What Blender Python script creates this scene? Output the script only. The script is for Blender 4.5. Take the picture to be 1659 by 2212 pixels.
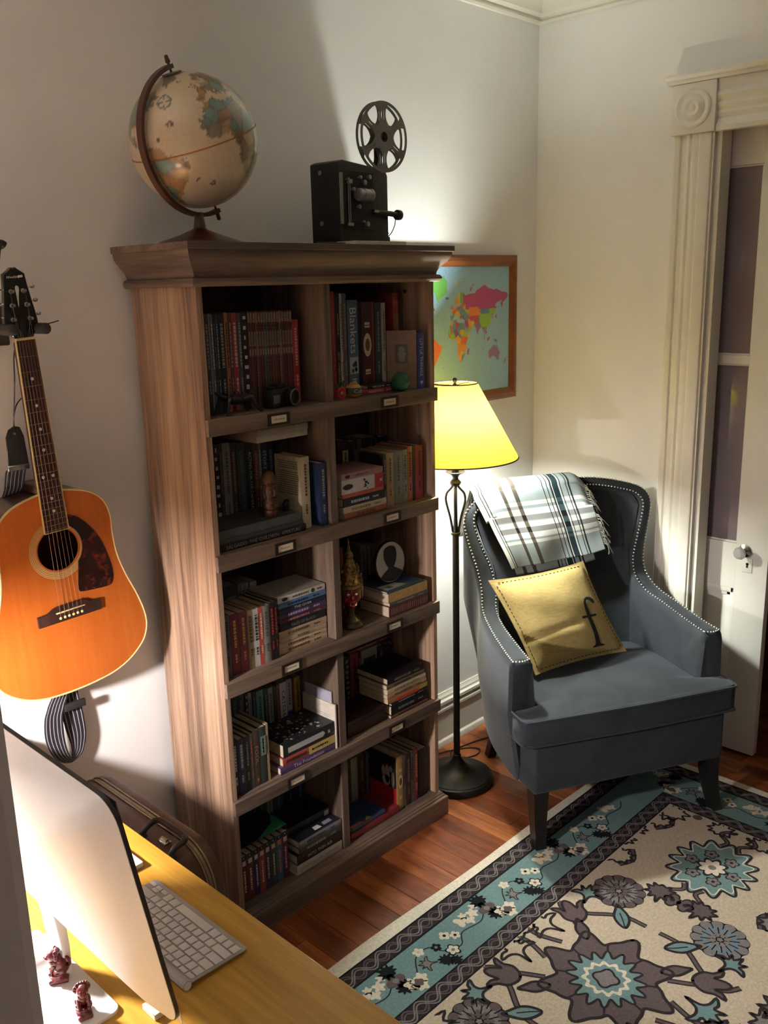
import bpy, bmesh, math, random
import numpy as np
from mathutils import Vector, Matrix
for o in list(bpy.data.objects): bpy.data.objects.remove(o, do_unlink=True)
SC = bpy.context.scene
COL = SC.collection
PI = math.pi
# ---------------------------------------------------------------- camera
cam_d = bpy.data.cameras.new('camera'); cam = bpy.data.objects.new('camera', cam_d); COL.objects.link(cam)
YAW, PITCH, ROLL = 0.8001, 0.2441, -0.0249
cy, sy, cp, sp = math.cos(YAW), math.sin(YAW), math.cos(PITCH), math.sin(PITCH)
f_ = Vector((sy*cp, cy*cp, -sp)); r_ = Vector((cy, -sy, 0)); u_ = r_.cross(f_)
r2 = math.cos(ROLL)*r_ + math.sin(ROLL)*u_; u2 = -math.sin(ROLL)*r_ + math.cos(ROLL)*u_
M = Matrix((r2, u2, -f_)).transposed().to_4x4(); M.translation = Vector((-1.2798, -1.8385, 1.7743))
cam.matrix_world = M
cam_d.sensor_fit = 'VERTICAL'; cam_d.sensor_height = 36.0; cam_d.lens = 1973.76/2212*36.0
cam_d.clip_start = 0.02
SC.camera = cam
# ---------------------------------------------------------------- world and exposure
W_ = bpy.data.worlds.new('world'); SC.world = W_; W_.use_nodes = True
W_.node_tree.nodes['Background'].inputs[0].default_value = (0.9, 0.85, 0.85, 1)
W_.node_tree.nodes['Background'].inputs[1].default_value = 0.01
SC.view_settings.view_transform = 'Standard'; SC.view_settings.look = 'None'
SC.view_settings.gamma = 1.0; SC.view_settings.use_curve_mapping = False
SC.view_settings.exposure = 0.0
# the two lamps of the room: the glowing bulbs are built with their lamps, their strengths are set here
FLOOR_BULB = dict(strength=2000.0, color=(0.95, 1.0, 0.93), radius=0.03)
DESK_BULB = dict(strength=2550.0, color=(1.0, 0.92, 0.91), radius=0.035, loc=(-0.96, -0.20, 1.065))
# added dim fill light behind the camera, not a lamp of the room
fill_d = bpy.data.lights.new('fill_light', 'AREA'); fill_d.energy = 5.0; fill_d.size = 0.6; fill_d.color = (1.0, 0.82, 0.75)
fill = bpy.data.objects.new('fill_light', fill_d); COL.objects.link(fill); fill.location = (-1.0, -2.9, 2.7)
fill['kind'] = 'helper'

# ---------------------------------------------------------------- colour and materials
def srgb(h):
    if isinstance(h, str):
        c = [int(h[i:i+2], 16)/255 for i in (0, 2, 4)]
        return tuple(x/12.92 if x <= .04045 else ((x+.055)/1.055)**2.4 for x in c)
    return tuple(h)
MATS = {}
def new_mat(name):
    m = bpy.data.materials.new(name); m.use_nodes = True
    nt = m.node_tree; b = nt.nodes['Principled BSDF']
    return m, nt, b
def node(nt, t, **kw):
    n = nt.nodes.new(t)
    for k, v in kw.items(): setattr(n, k, v)
    return n
def coords(nt, scale=(1, 1, 1), kind='Object', rot=(0, 0, 0)):
    tc = node(nt, 'ShaderNodeTexCoord'); mp = node(nt, 'ShaderNodeMapping')
    mp.inputs['Scale'].default_value = scale; mp.inputs['Rotation'].default_value = rot
    nt.links.new(tc.outputs[kind], mp.inputs['Vector'])
    return mp.outputs[0]
def noise(nt, vec, scale, detail=4, rough=.55, dist=0):
    n = node(nt, 'ShaderNodeTexNoise'); n.inputs['Scale'].default_value = scale
    n.inputs['Detail'].default_value = detail; n.inputs['Roughness'].default_value = rough; n.inputs['Distortion'].default_value = dist
    nt.links.new(vec, n.inputs['Vector']); return n.outputs['Fac']
def ramp(nt, fac, stops):
    r = node(nt, 'ShaderNodeValToRGB'); e = r.color_ramp.elements
    while len(e) < len(stops): e.new(.5)
    for el, (p, c) in zip(e, stops): el.position = p; el.color = (*srgb(c), 1)
    nt.links.new(fac, r.inputs[0]); return r.outputs[0]
def bump(nt, b, fac, strength=.1, dist=.002):
    n = node(nt, 'ShaderNodeBump'); n.inputs['Strength'].default_value = strength; n.inputs['Distance'].default_value = dist
    nt.links.new(fac, n.inputs['Height']); nt.links.new(n.outputs[0], b.inputs['Normal'])
def plain(name, col, rough=.6, metal=0, var=.06, vscale=40, bmp=0, spec=.5, coat=0, sheen=0):
    if name in MATS: return MATS[name]
    m, nt, b = new_mat(name)
    c = srgb(col)
    v = coords(nt); f = noise(nt, v, vscale)
    lo = tuple(x*(1-var) for x in c); hi = tuple(min(1, x*(1+var)) for x in c)
    nt.links.new(ramp(nt, f, [(.3, lo), (.7, hi)]), b.inputs['Base Color'])
    b.inputs['Roughness'].default_value = rough; b.inputs['Metallic'].default_value = metal
    b.inputs['Specular IOR Level'].default_value = spec; b.inputs['Coat Weight'].default_value = coat
    if sheen: b.inputs['Sheen Weight'].default_value = sheen; b.inputs['Sheen Roughness'].default_value = .4
    if bmp: bump(nt, b, f, bmp)
    MATS[name] = m; return m
def wood(name, cols, axis=2, stretch=14, scale=3.0, rough=.5, fine=60, bmp=.06, kind='Object', coat=0, contrast=.25, knots=False):
    if name in MATS: return MATS[name]
    m, nt, b = new_mat(name)
    s = [1, 1, 1]; s[axis] = 1.0/stretch
    v = coords(nt, tuple(s), kind)
    a = noise(nt, v, scale*4, 6, .6, .6); c = noise(nt, v, fine*2, 3, .6)
    mx = node(nt, 'ShaderNodeMix'); mx.data_type = 'FLOAT'; mx.inputs[0].default_value = .3
    nt.links.new(a, mx.inputs[2]); nt.links.new(c, mx.inputs[3])
    n = len(cols); st = [(.5-contrast+2*contrast*i/(n-1), cols[i]) for i in range(n)]
    out = ramp(nt, mx.outputs[0], st)
    nt.links.new(out, b.inputs['Base Color'])
    b.inputs['Roughness'].default_value = rough; b.inputs['Coat Weight'].default_value = coat
    bump(nt, b, mx.outputs[0], bmp)
    MATS[name] = m; return m
def emit(name, col, strength):
    m, nt, b = new_mat(name)
    e = node(nt, 'ShaderNodeEmission'); e.inputs[0].default_value = (*col, 1); e.inputs[1].default_value = strength
    v = coords(nt); nt.nodes.remove(b)
    nt.links.new(e.outputs[0], nt.nodes['Material Output'].inputs[0]); return m
def attr_mat(name, rough=.6, attr='Col', nz=.08, vscale=60, bmp=0, spec=.5, sheen=0, coat=0):
    m, nt, b = new_mat(name)
    a = node(nt, 'ShaderNodeAttribute', attribute_name=attr)
    f = noise(nt, coords(nt), vscale)
    hs = node(nt, 'ShaderNodeMix'); hs.data_type = 'RGBA'; hs.blend_type = 'MULTIPLY'; hs.inputs[0].default_value = 1
    g = ramp(nt, f, [(.3, (1-nz,)*3), (.7, (1, 1, 1))])
    nt.links.new(a.outputs['Color'], hs.inputs[6]); nt.links.new(g, hs.inputs[7])
    nt.links.new(hs.outputs[2], b.inputs['Base Color']); b.inputs['Roughness'].default_value = rough
    b.inputs['Specular IOR Level'].default_value = spec; b.inputs['Sheen Weight'].default_value = sheen; b.inputs['Coat Weight'].default_value = coat
    if bmp: bump(nt, b, f, bmp)
    return m

# ---------------------------------------------------------------- mesh helpers
class MB:
    """collects shapes and links them as ONE mesh object"""
    def __init__(s): s.v = []; s.f = []; s.mi = []; s.mats = []; s.cur = 0
    def use(s, m):
        if m not in s.mats: s.mats.append(m)
        s.cur = s.mats.index(m); return s
    def add(s, vs, fs):
        o = len(s.v); s.v += [tuple(v) for v in vs]; s.f += [tuple(i+o for i in f) for f in fs]; s.mi += [s.cur]*len(fs); return s
    def box(s, x0, x1, y0, y1, z0, z1, mtx=None):
        vs = [Vector((x, y, z)) for z in (z0, z1) for y in (y0, y1) for x in (x0, x1)]
        if mtx: vs = [mtx @ v for v in vs]
        return s.add(vs, [(0, 2, 3, 1), (4, 5, 7, 6), (0, 1, 5, 4), (2, 6, 7, 3), (0, 4, 6, 2), (1, 3, 7, 5)])
    def rbox(s, x0, x1, y0, y1, z0, z1, r=.004, seg=2, mtx=None):
        bm = bmesh.new(); bmesh.ops.create_cube(bm, size=1)
        for v in bm.verts: v.co = Vector(((x0+x1)/2+v.co.x*(x1-x0), (y0+y1)/2+v.co.y*(y1-y0), (z0+z1)/2+v.co.z*(z1-z0)))
        bmesh.ops.bevel(bm, geom=bm.edges[:], offset=min(r, .49*min(x1-x0, y1-y0, z1-z0)), segments=seg, affect='EDGES', profile=.5)
        return s.bm(bm, mtx)
    def bm(s, bm, mtx=None):
        bm.verts.index_update()
        s.add([(mtx @ v.co) if mtx else v.co.copy() for v in bm.verts], [[v.index for v in f.verts] for f in bm.faces]); bm.free(); return s
    def prism(s, pts, a0, a1, axis='z', bev=0, seg=2, mtx=None):
        """outline (2D) extruded from a0 to a1 along axis; outline planes: z:(x,y) y:(x,z) x:(y,z)"""
        def P(p, a): return Vector((p[0], p[1], a)) if axis == 'z' else (Vector((p[0], a, p[1])) if axis == 'y' else Vector((a, p[0], p[1])))
        bm = bmesh.new(); n = len(pts)
        lo = [bm.verts.new(P(p, a0)) for p in pts]; hi = [bm.verts.new(P(p, a1)) for p in pts]
        bm.faces.new(lo); bm.faces.new(hi)
        for i in range(n): bm.faces.new((lo[i], lo[(i+1) % n], hi[(i+1) % n], hi[i]))
        bmesh.ops.recalc_face_normals(bm, faces=bm.faces[:])
        if bev:
            ed = [e for e in bm.edges if len(e.link_faces) == 2 and e.calc_face_angle(0) > .6]
            bmesh.ops.bevel(bm, geom=ed, offset=bev, segments=seg, affect='EDGES', profile=.5)
        return s.bm(bm, mtx)
    def tube(s, pts, r, n=8, caps=True, flat=None):
        pts = [Vector(p) for p in pts]; rs = r if isinstance(r, (list, tuple)) else [r]*len(pts)
        up = None; rings = []
        for i, p in enumerate(pts):
            t = (pts[min(i+1, len(pts)-1)]-pts[max(i-1, 0)]).normalized()
            if up is None:
                up = Vector((0, 0, 1)) if abs(t.z) < .9 else Vector((1, 0, 0))
            a = t.cross(up).normalized(); b = a.cross(t).normalized(); up = b
            k = flat or 1.0
            rings.append([p + a*rs[i]*math.cos(2*PI*j/n) + b*rs[i]*k*math.sin(2*PI*j/n) for j in range(n)])
        vs = [v for q in rings for v in q]; fs = []
        for i in range(len(pts)-1):
            for j in range(n): fs.append((i*n+j, i*n+(j+1) % n, (i+1)*n+(j+1) % n, (i+1)*n+j))
        if caps: fs.append(tuple(range(n-1, -1, -1))); fs.append(tuple((len(pts)-1)*n+j for j in range(n)))
        return s.add(vs, fs)
    def lathe(s, prof, n=24, c=(0, 0, 0), mtx=None, caps=True):
        """profile of (radius, height), turned about z"""
        vs = []; fs = []
        for (r, z) in prof:
            for j in range(n):
                p = Vector((r*math.cos(2*PI*j/n), r*math.sin(2*PI*j/n), z)) + Vector(c)
                vs.append(mtx @ p if mtx else p)
        for i in range(len(prof)-1):
            for j in range(n): fs.append((i*n+j, i*n+(j+1) % n, (i+1)*n+(j+1) % n, (i+1)*n+j))
        if caps:
            if prof[0][0] > 1e-5: fs.append(tuple(range(n-1, -1, -1)))
            if prof[-1][0] > 1e-5: fs.append(tuple((len(prof)-1)*n+j for j in range(n)))
        return s.add(vs, fs)
    def ball(s, c, r, seg=12, rings=8, sc=(1, 1, 1), mtx=None):
        return s.lathe([(max(r*math.sin(PI*i/rings), 1e-6)*1.0, -r*math.cos(PI*i/rings)) for i in range(rings+1)], seg,
                       mtx=(mtx or Matrix()) @ Matrix.Translation(c) @ Matrix.Diagonal((*sc, 1)), caps=False)
    def grid(s, fn, nu, nv, closed=False):
        vs = [fn(i/nu, j/nv) for j in range(nv+1) for i in range(nu+1)]
        fs = [(j*(nu+1)+i, j*(nu+1)+i+1, (j+1)*(nu+1)+i+1, (j+1)*(nu+1)+i) for j in range(nv) for i in range(nu)]
        return s.add(vs, fs)
    def poly(s, pts): return s.add(pts, [tuple(range(len(pts)))])
    def sweep(s, prof, path, closed_prof=True):
        """profile points (a,b) carried along straight path given as list of functions (a,b)->xyz"""
        n = len(prof); vs = []; fs = []
        for fn in path: vs += [fn(a, b) for a, b in prof]
        for i in range(len(path)-1):
            for j in range(n if closed_prof else n-1): fs.append((i*n+j, i*n+(j+1) % n, (i+1)*n+(j+1) % n, (i+1)*n+j))
        if closed_prof: fs.append(tuple(range(n-1, -1, -1))); fs.append(tuple((len(path)-1)*n+j for j in range(n)))
        return s.add(vs, fs)
    def mesh(s, name, smooth=40):
        me = bpy.data.meshes.new(name); me.from_pydata(s.v, [], s.f)
        for m in s.mats: me.materials.append(m)
        me.polygons.foreach_set('material_index', s.mi)
        bm = bmesh.new(); bm.from_mesh(me); bmesh.ops.recalc_face_normals(bm, faces=bm.faces[:]); bm.to_mesh(me); bm.free()
        if smooth:
            me.polygons.foreach_set('use_smooth', [True]*len(me.polygons)); me.set_sharp_from_angle(angle=math.radians(smooth))
        me.update(); return me
    def build(s, name, mat=None, parent=None, smooth=40, loc=None, rot=None):
        if mat is not None and not s.mats: s.mats = [mat]
        o = bpy.data.objects.new(name, s.mesh(name, smooth)); COL.objects.link(o)
        if parent is not None: o.parent = parent
        if loc is not None: o.location = loc
        if rot is not None: o.rotation_euler = rot
        return o
def tag(o, label, cat, group=None):
    o['label'] = label; o['category'] = cat
    if group: o['group'] = group
    return o
def thing(name, label, cat, loc=(0, 0, 0), rot=(0, 0, 0), group=None):
    o = bpy.data.objects.new(name, None); COL.objects.link(o); o.location = loc; o.rotation_euler = rot
    o.empty_display_size = .05
    return tag(o, label, cat, group)
def struct(o): o['kind'] = 'structure'; return o
def share(name, me, parent, loc=(0, 0, 0), rot=(0, 0, 0), sc=None):
    o = bpy.data.objects.new(name, me); COL.objects.link(o); o.parent = parent; o.location = loc; o.rotation_euler = rot
    if sc: o.scale = sc
    return o
def catmull(P, n=8, closed=False):
    out = []; m = len(P); P = [Vector(p) for p in P]
    for i in range(m if closed else m-1):
        p0, p1, p2, p3 = (P[(i-1) % m], P[i], P[(i+1) % m], P[(i+2) % m]) if closed else (P[max(i-1, 0)], P[i], P[i+1], P[min(i+2, m-1)])
        for k in range(n):
            t = k/n
            out.append(.5*((2*p1)+(-p0+p2)*t+(2*p0-5*p1+4*p2-p3)*t*t+(-p0+3*p1-3*p2+p3)*t**3))
    if not closed: out.append(P[-1])
    return out
# ---- lettering: every string becomes flat mesh data once
TEXTS = {}
def prepare_texts(strings):
    obs = []
    for t in strings:
        cu = bpy.data.curves.new('lettering', 'FONT'); cu.body = t; cu.size = 1.0; cu.align_x = 'CENTER'; cu.align_y = 'CENTER'; cu.resolution_u = 2
        o = bpy.data.objects.new('lettering', cu); COL.objects.link(o); obs.append((t, o, cu))
    bpy.context.view_layer.update(); dg = bpy.context.evaluated_depsgraph_get()
    for t, o, cu in obs:
        me = bpy.data.meshes.new_from_object(o.evaluated_get(dg))
        vs = [tuple(v.co) for v in me.vertices]; fs = [tuple(p.vertices) for p in me.polygons]
        xs = [v[0] for v in vs]; ys = [v[1] for v in vs]
        TEXTS[t] = (vs, fs, max(xs)-min(xs), max(ys)-min(ys), (max(xs)+min(xs))/2, (max(ys)+min(ys))/2)
        bpy.data.meshes.remove(me); bpy.data.objects.remove(o, do_unlink=True); bpy.data.curves.remove(cu)
def text_on(mb, t, length, height, fn):
    """lay string t, fitted into length x height, through fn(a,b)->xyz"""
    vs, fs, w, h, cx, cyy = TEXTS[t]
    s = min(length/w, height/h)
    sx = s if length/w < height/h*1.0 else min(length/w, s*1.35)
    mb.add([fn((v[0]-cx)*sx, (v[1]-cyy)*s) for v in vs], fs)
# ================================================================= THE ROOM
YW, XE, ZC = 0.311, 1.826, 2.785
m_wall = plain('wall_paint', (.83, .815, .78), .75, var=.02, vscale=6, bmp=.03)
m_wall2 = plain('wall_paint_low_bounce', (.42, .40, .40), .75, var=.02, vscale=6)  # unseen west and south walls, toned darker to cut bounced light
m_ceil = plain('ceiling_paint', (.8, .79, .75), .8, var=.02, vscale=6)
m_trim = plain('trim_paint', (.74, .71, .62), .35, var=.03, vscale=20, bmp=.03)
m_hall = plain('hall_wall_paint', (.10, .035, .03), .6, var=.1, vscale=5)
w = MB(); w.box(-2.7, 2.03, YW, YW+.12, -.05, 2.9); struct(w.build('wall_north', m_wall, smooth=0))
w = MB()
for xa, xb in ((XE, 1.895), (1.962, 2.03)):
    w.box(xa, xb, -.41, YW-.0005, -.05, 2.9); w.box(xa, xb, -1.75, -.41, 2.262, 2.9); w.box(xa, xb, -3.3, -1.75, -.05, 2.9)
struct(w.build('wall_east', m_wall, smooth=0))
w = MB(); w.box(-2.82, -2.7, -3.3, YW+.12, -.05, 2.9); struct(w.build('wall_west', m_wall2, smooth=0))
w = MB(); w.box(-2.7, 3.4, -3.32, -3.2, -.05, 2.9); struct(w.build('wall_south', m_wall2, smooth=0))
w = MB(); w.box(3.3, 3.4, -3.2, YW+.12, -.05, 2.9); w.box(2.03, 3.3, YW, YW+.12, -.05, 2.9); struct(w.build('wall_hall', m_hall, smooth=0))
w = MB(); w.box(-2.7, 3.3, -3.2, YW, ZC, ZC+.08); struct(w.build('ceiling', m_ceil, smooth=0))
# wall end with its painted jamb board, close to the camera at the left
w = MB(); w.box(-2.7, -1.085, -1.315, -1.245, 0, ZC-.001); struct(w.build('wall_partition', m_wall, smooth=0))
w = MB(); w.prism([(-1.22, -1.3155), (-1.22, -1.325), (-1.19, -1.329), (-1.15, -1.329), (-1.145, -1.325), (-1.088, -1.325), (-1.079, -1.318), (-1.079, -1.24), (-1.0845, -1.24), (-1.0845, -1.3155)], 0.001, ZC-.002)
struct(w.build('trim_1', plain('jamb_paint', (.62, .58, .56), .5, var=.04, vscale=14), smooth=20))
# floor boards
fl = MB(); fl.box(-2.7, 3.3, -3.2, YW, -.06, -.0125)
floor = struct(fl.build('floor', plain('subfloor', (.03, .015, .01), .8), smooth=0))
m_planks = [wood('floor_oak_%d' % i, c, 1, 10, 3.2, .34, 55, .05, coat=.15, contrast=.22) for i, c in enumerate((
    ['4a2414', '70391e', '9a5830', 'ae6c3c'], ['412012', '64321b', '8a4a28', 'a05e34'], ['572b16', '7f4523', 'a96639', 'bc7a42'], ['3a1b10', '5a2e18', '7c4324', '94552e']))]
rnd = random.Random(4); x = -2.7; k = 0
while x < 3.3:
    y = -3.2 + rnd.uniform(-1.2, 0)
    while y < YW:
        y1 = min(y+rnd.uniform(1.3, 2.4), YW); ya = max(y, -3.2)
        if YW-y1 < .3: y1 = YW
        if y1-ya > .05:
            b = MB(); b.rbox(x+.0004, min(x+.083, 3.3)-.0004, ya+.0005, y1-.0005, -.0125, rnd.uniform(-.0004, 0), .0012, 1)
            b.build('floor_plank', m_planks[rnd.randrange(4)], floor, smooth=30)
        y = y1
    x += .083
# baseboards and crown moulding
bb = [(0, 0), (.024, 0), (.0235, .012), (.020, .022), (.013, .028), (.013, .142), (.019, .147), (.019, .157), (.013, .163), (.013, .170), (.020, .176), (.020, .188), (.012, .194), (.011, .203), (.006, .21), (.004, .219), (0, .219)]
w = MB(); w.sweep(bb, [lambda a, b: (-2.699, YW-.0003-a, b+.0003), lambda a, b: (XE-.0005, YW-.0003-a, b+.0003)]); struct(w.build('baseboard_north', m_trim, smooth=25))
w = MB(); w.sweep(bb, [lambda a, b: (XE-.0003-a, YW-.025, b+.0003), lambda a, b: (XE-.0003-a, -.2585, b+.0003)]); struct(w.build('baseboard_east', m_trim, smooth=25))
cr = [(0, 2.692), (.012, 2.692), (.016, 2.700), (.012, 2.708), (.014, 2.714), (.030, 2.722), (.034, 2.733), (.048, 2.752), (.066, 2.762), (.070, 2.772), (.078, 2.776), (.078, ZC-.0005), (0, ZC-.0005)]
w = MB(); w.sweep(cr, [lambda a, b: (-2.699, YW-.0003-a, b), lambda a, b: (XE-.0003-a, YW-.0003-a, b)]); struct(w.build('trim_2', m_trim, smooth=25))
w = MB(); w.sweep(cr, [lambda a, b: (XE-.0003-a, YW-.0003-a, b), lambda a, b: (XE-.0003-a, -3.199, b)]); struct(w.build('trim_3', m_trim, smooth=25))
# door casing: fluted pilaster, corner block with bullseye, head
def cas(a): return -.2605 - a*.1425
pr_ = [(0, .0), (0, .020), (.03, .026), (.10, .027), (.16, .024), (.20, .016), (.30, .015), (.34, .026), (.40, .031), (.46, .026), (.50, .030), (.58, .032), (.64, .028), (.68, .034), (.88, .035), (.94, .030), (.97, .020), (1, .02), (1, 0)]
w = MB(); w.prism([(XE-.0003-(d if d == 0 else .018+.6*(d-.018)), cas(a)) for a, d in pr_], .0005, 2.236); struct(w.build('trim_4', m_trim, smooth=25))
w = MB(); w.rbox(XE-.040, XE-.0003, -.410, -.254, 2.2365, 2.394, .003)
rot = Matrix.Translation((XE-.040, -.332, 2.315)) @ Matrix.Rotation(-PI/2, 4, 'Y')
w.lathe([(.062, -.001), (.062, .004), (.056, .007), (.048, .003), (.042, .001), (.036, .006), (.024, .010), (.012, .006), (.006, .010), (.001, .011)], 32, mtx=rot)
struct(w.build('trim_5', m_trim, smooth=30))
w = MB(); hd = [(0, 2.236), (.030, 2.236), (.034, 2.25), (.026, 2.262), (.020, 2.275), (.026, 2.290), (.022, 2.300), (.030, 2.315), (.024, 2.326), (.034, 2.345), (.028, 2.36), (.030, 2.394), (0, 2.394)]
w.sweep(hd, [lambda a, b: (XE-.0003-a, -.4105, b), lambda a, b: (XE-.0003-a, -1.76, b)])
cap = [(0, 2.3945), (.044, 2.3945), (.048, 2.402), (.056, 2.406), (.062, 2.416), (.062, 2.424), (0, 2.424)]
w.sweep(cap, [lambda a, b: (XE-.0003-a, -.240, b), lambda a, b: (XE-.0003-a, -1.78, b)])
struct(w.build('trim_6', m_trim, smooth=25))
w = MB()   # jamb lining of the opening
w.box(XE-.004, 1.896, -.4225, -.4105, 0.001, 2.262); w.box(XE-.004, 1.896, -1.75, -.4225, 2.248, 2.2615)
struct(w.build('trim_7', m_trim, smooth=0))
# pocket door
m_door = plain('door_paint', (.74, .72, .65), .4, var=.03, vscale=10, bmp=.04)
DX0, DX1 = 1.909, 1.946
d = MB(); d.rbox(DX0, DX1, -.648, -.531, .012, 2.250, .002)             # latch stile
d.rbox(DX0, DX1, -.0, .10, .012, 2.250, .002)                            # rear stile inside the pocket
for z0, z1 in ((.012, .17), (.655, .826), (2.134, 2.250)): d.box(DX0, DX1-.0005, -.5315, .0005, z0, z1)
d.box(DX0+.004, DX1-.004, -.5315, .0005, 1.473, 1.503)
door = struct(d.build('door_1', m_door, smooth=30))
d = MB(); d.box(DX0+.012, DX1-.012, -.531, 0, .17, .655)
mold = [(0, 0), (.003, .006), (.012, .010), (.018, .004), (.028, .002)]
for (ya, yb, za, zb) in ((-.531, 0, .622, .655), (-.531, 0, .17, .203)): d.rbox(DX0+.003, DX0+.013, ya, yb, za+.012, zb, .003); d.rbox(DX0+.007, DX0+.013, ya, yb, za, zb, .002)
for ya in (-.531,): d.rbox(DX0+.003, DX0+.013, ya, ya+.014, .17, .655, .003); d.rbox(DX0+.007, DX0+.013, ya, ya+.028, .17, .655, .002)
d.build('door_panel', m_door, door, smooth=30)
m_pane = plain('mauve_glass', (.20, .165, .185), .09, var=.06, vscale=4, spec=.5, coat=.3)
for z0, z1 in ((.826, 1.473), (1.503, 2.134)):
    d = MB(); d.box(DX0+.014, DX0+.019, -.531, 0, z0, z1); d.build('pane', m_pane, door, smooth=0)
    d = MB()
    for za, zb in ((z0, z0+.007), (z1-.007, z1)): d.rbox(DX0+.007, DX0+.0145, -.531, 0, za, zb, .003)
    d.rbox(DX0+.007, DX0+.0145, -.531, -.5245, z0, z1, .003); d.build('glazing_bead', m_door, door, smooth=30)
m_gl, nt, b = new_mat('crystal'); b.inputs['Transmission Weight'].default_value = .6; b.inputs['Specular IOR Level'].default_value = .9; b.inputs['Roughness'].default_value = .03; b.inputs['IOR'].default_value = 1.5
nt.links.new(ramp(nt, noise(nt, coords(nt), 60), [(.3, (.85, .88, .85)), (.7, (.95, .95, .92))]), b.inputs['Base Color'])
m_nick = plain('nickel', (.55, .53, .48), .25, 1, vscale=80)
kb = bpy.data.objects.new('doorknob', None); COL.objects.link(kb); kb.parent = door; kb.location = (DX0, -.563, .805)
k = MB(); bm = bmesh.new(); bmesh.ops.create_uvsphere(bm, u_segments=10, v_segments=6, radius=.0235)
k.bm(bm, Matrix.Translation((-.047, 0, 0)) @ Matrix.Rotation(PI/2, 4, 'Y') @ Matrix.Diagonal((1, 1, .72, 1)))
kn = k.build('crystal_knob', m_gl, kb, smooth=0)
ry = Matrix.Rotation(-PI/2, 4, 'Y')
k = MB(); k.lathe([(.024, 0), (.024, .003), (.018, .006), (.010, .009), (.009, .028), (.014, .031)], 20, mtx=ry); k.build('shank', m_nick, kb)
k = MB(); k.rbox(DX0-.003, DX0, -.594, -.556, .725, .778, .0015); ky = k.build('keyhole_plate', m_door, door)
m_blk = plain('matt_black', (.012, .011, .011), .6)
k = MB(); k.lathe([(.0055, 0), (.0055, .0006)], 12, mtx=Matrix.Translation((DX0-.003, -.576, .757)) @ ry); k.prism([(-.5785, .757), (-.5735, .757), (-.572, .743), (-.580, .743)], DX0-.0036, DX0-.003, 'x'); k.build('keyhole', m_blk, ky)
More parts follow.
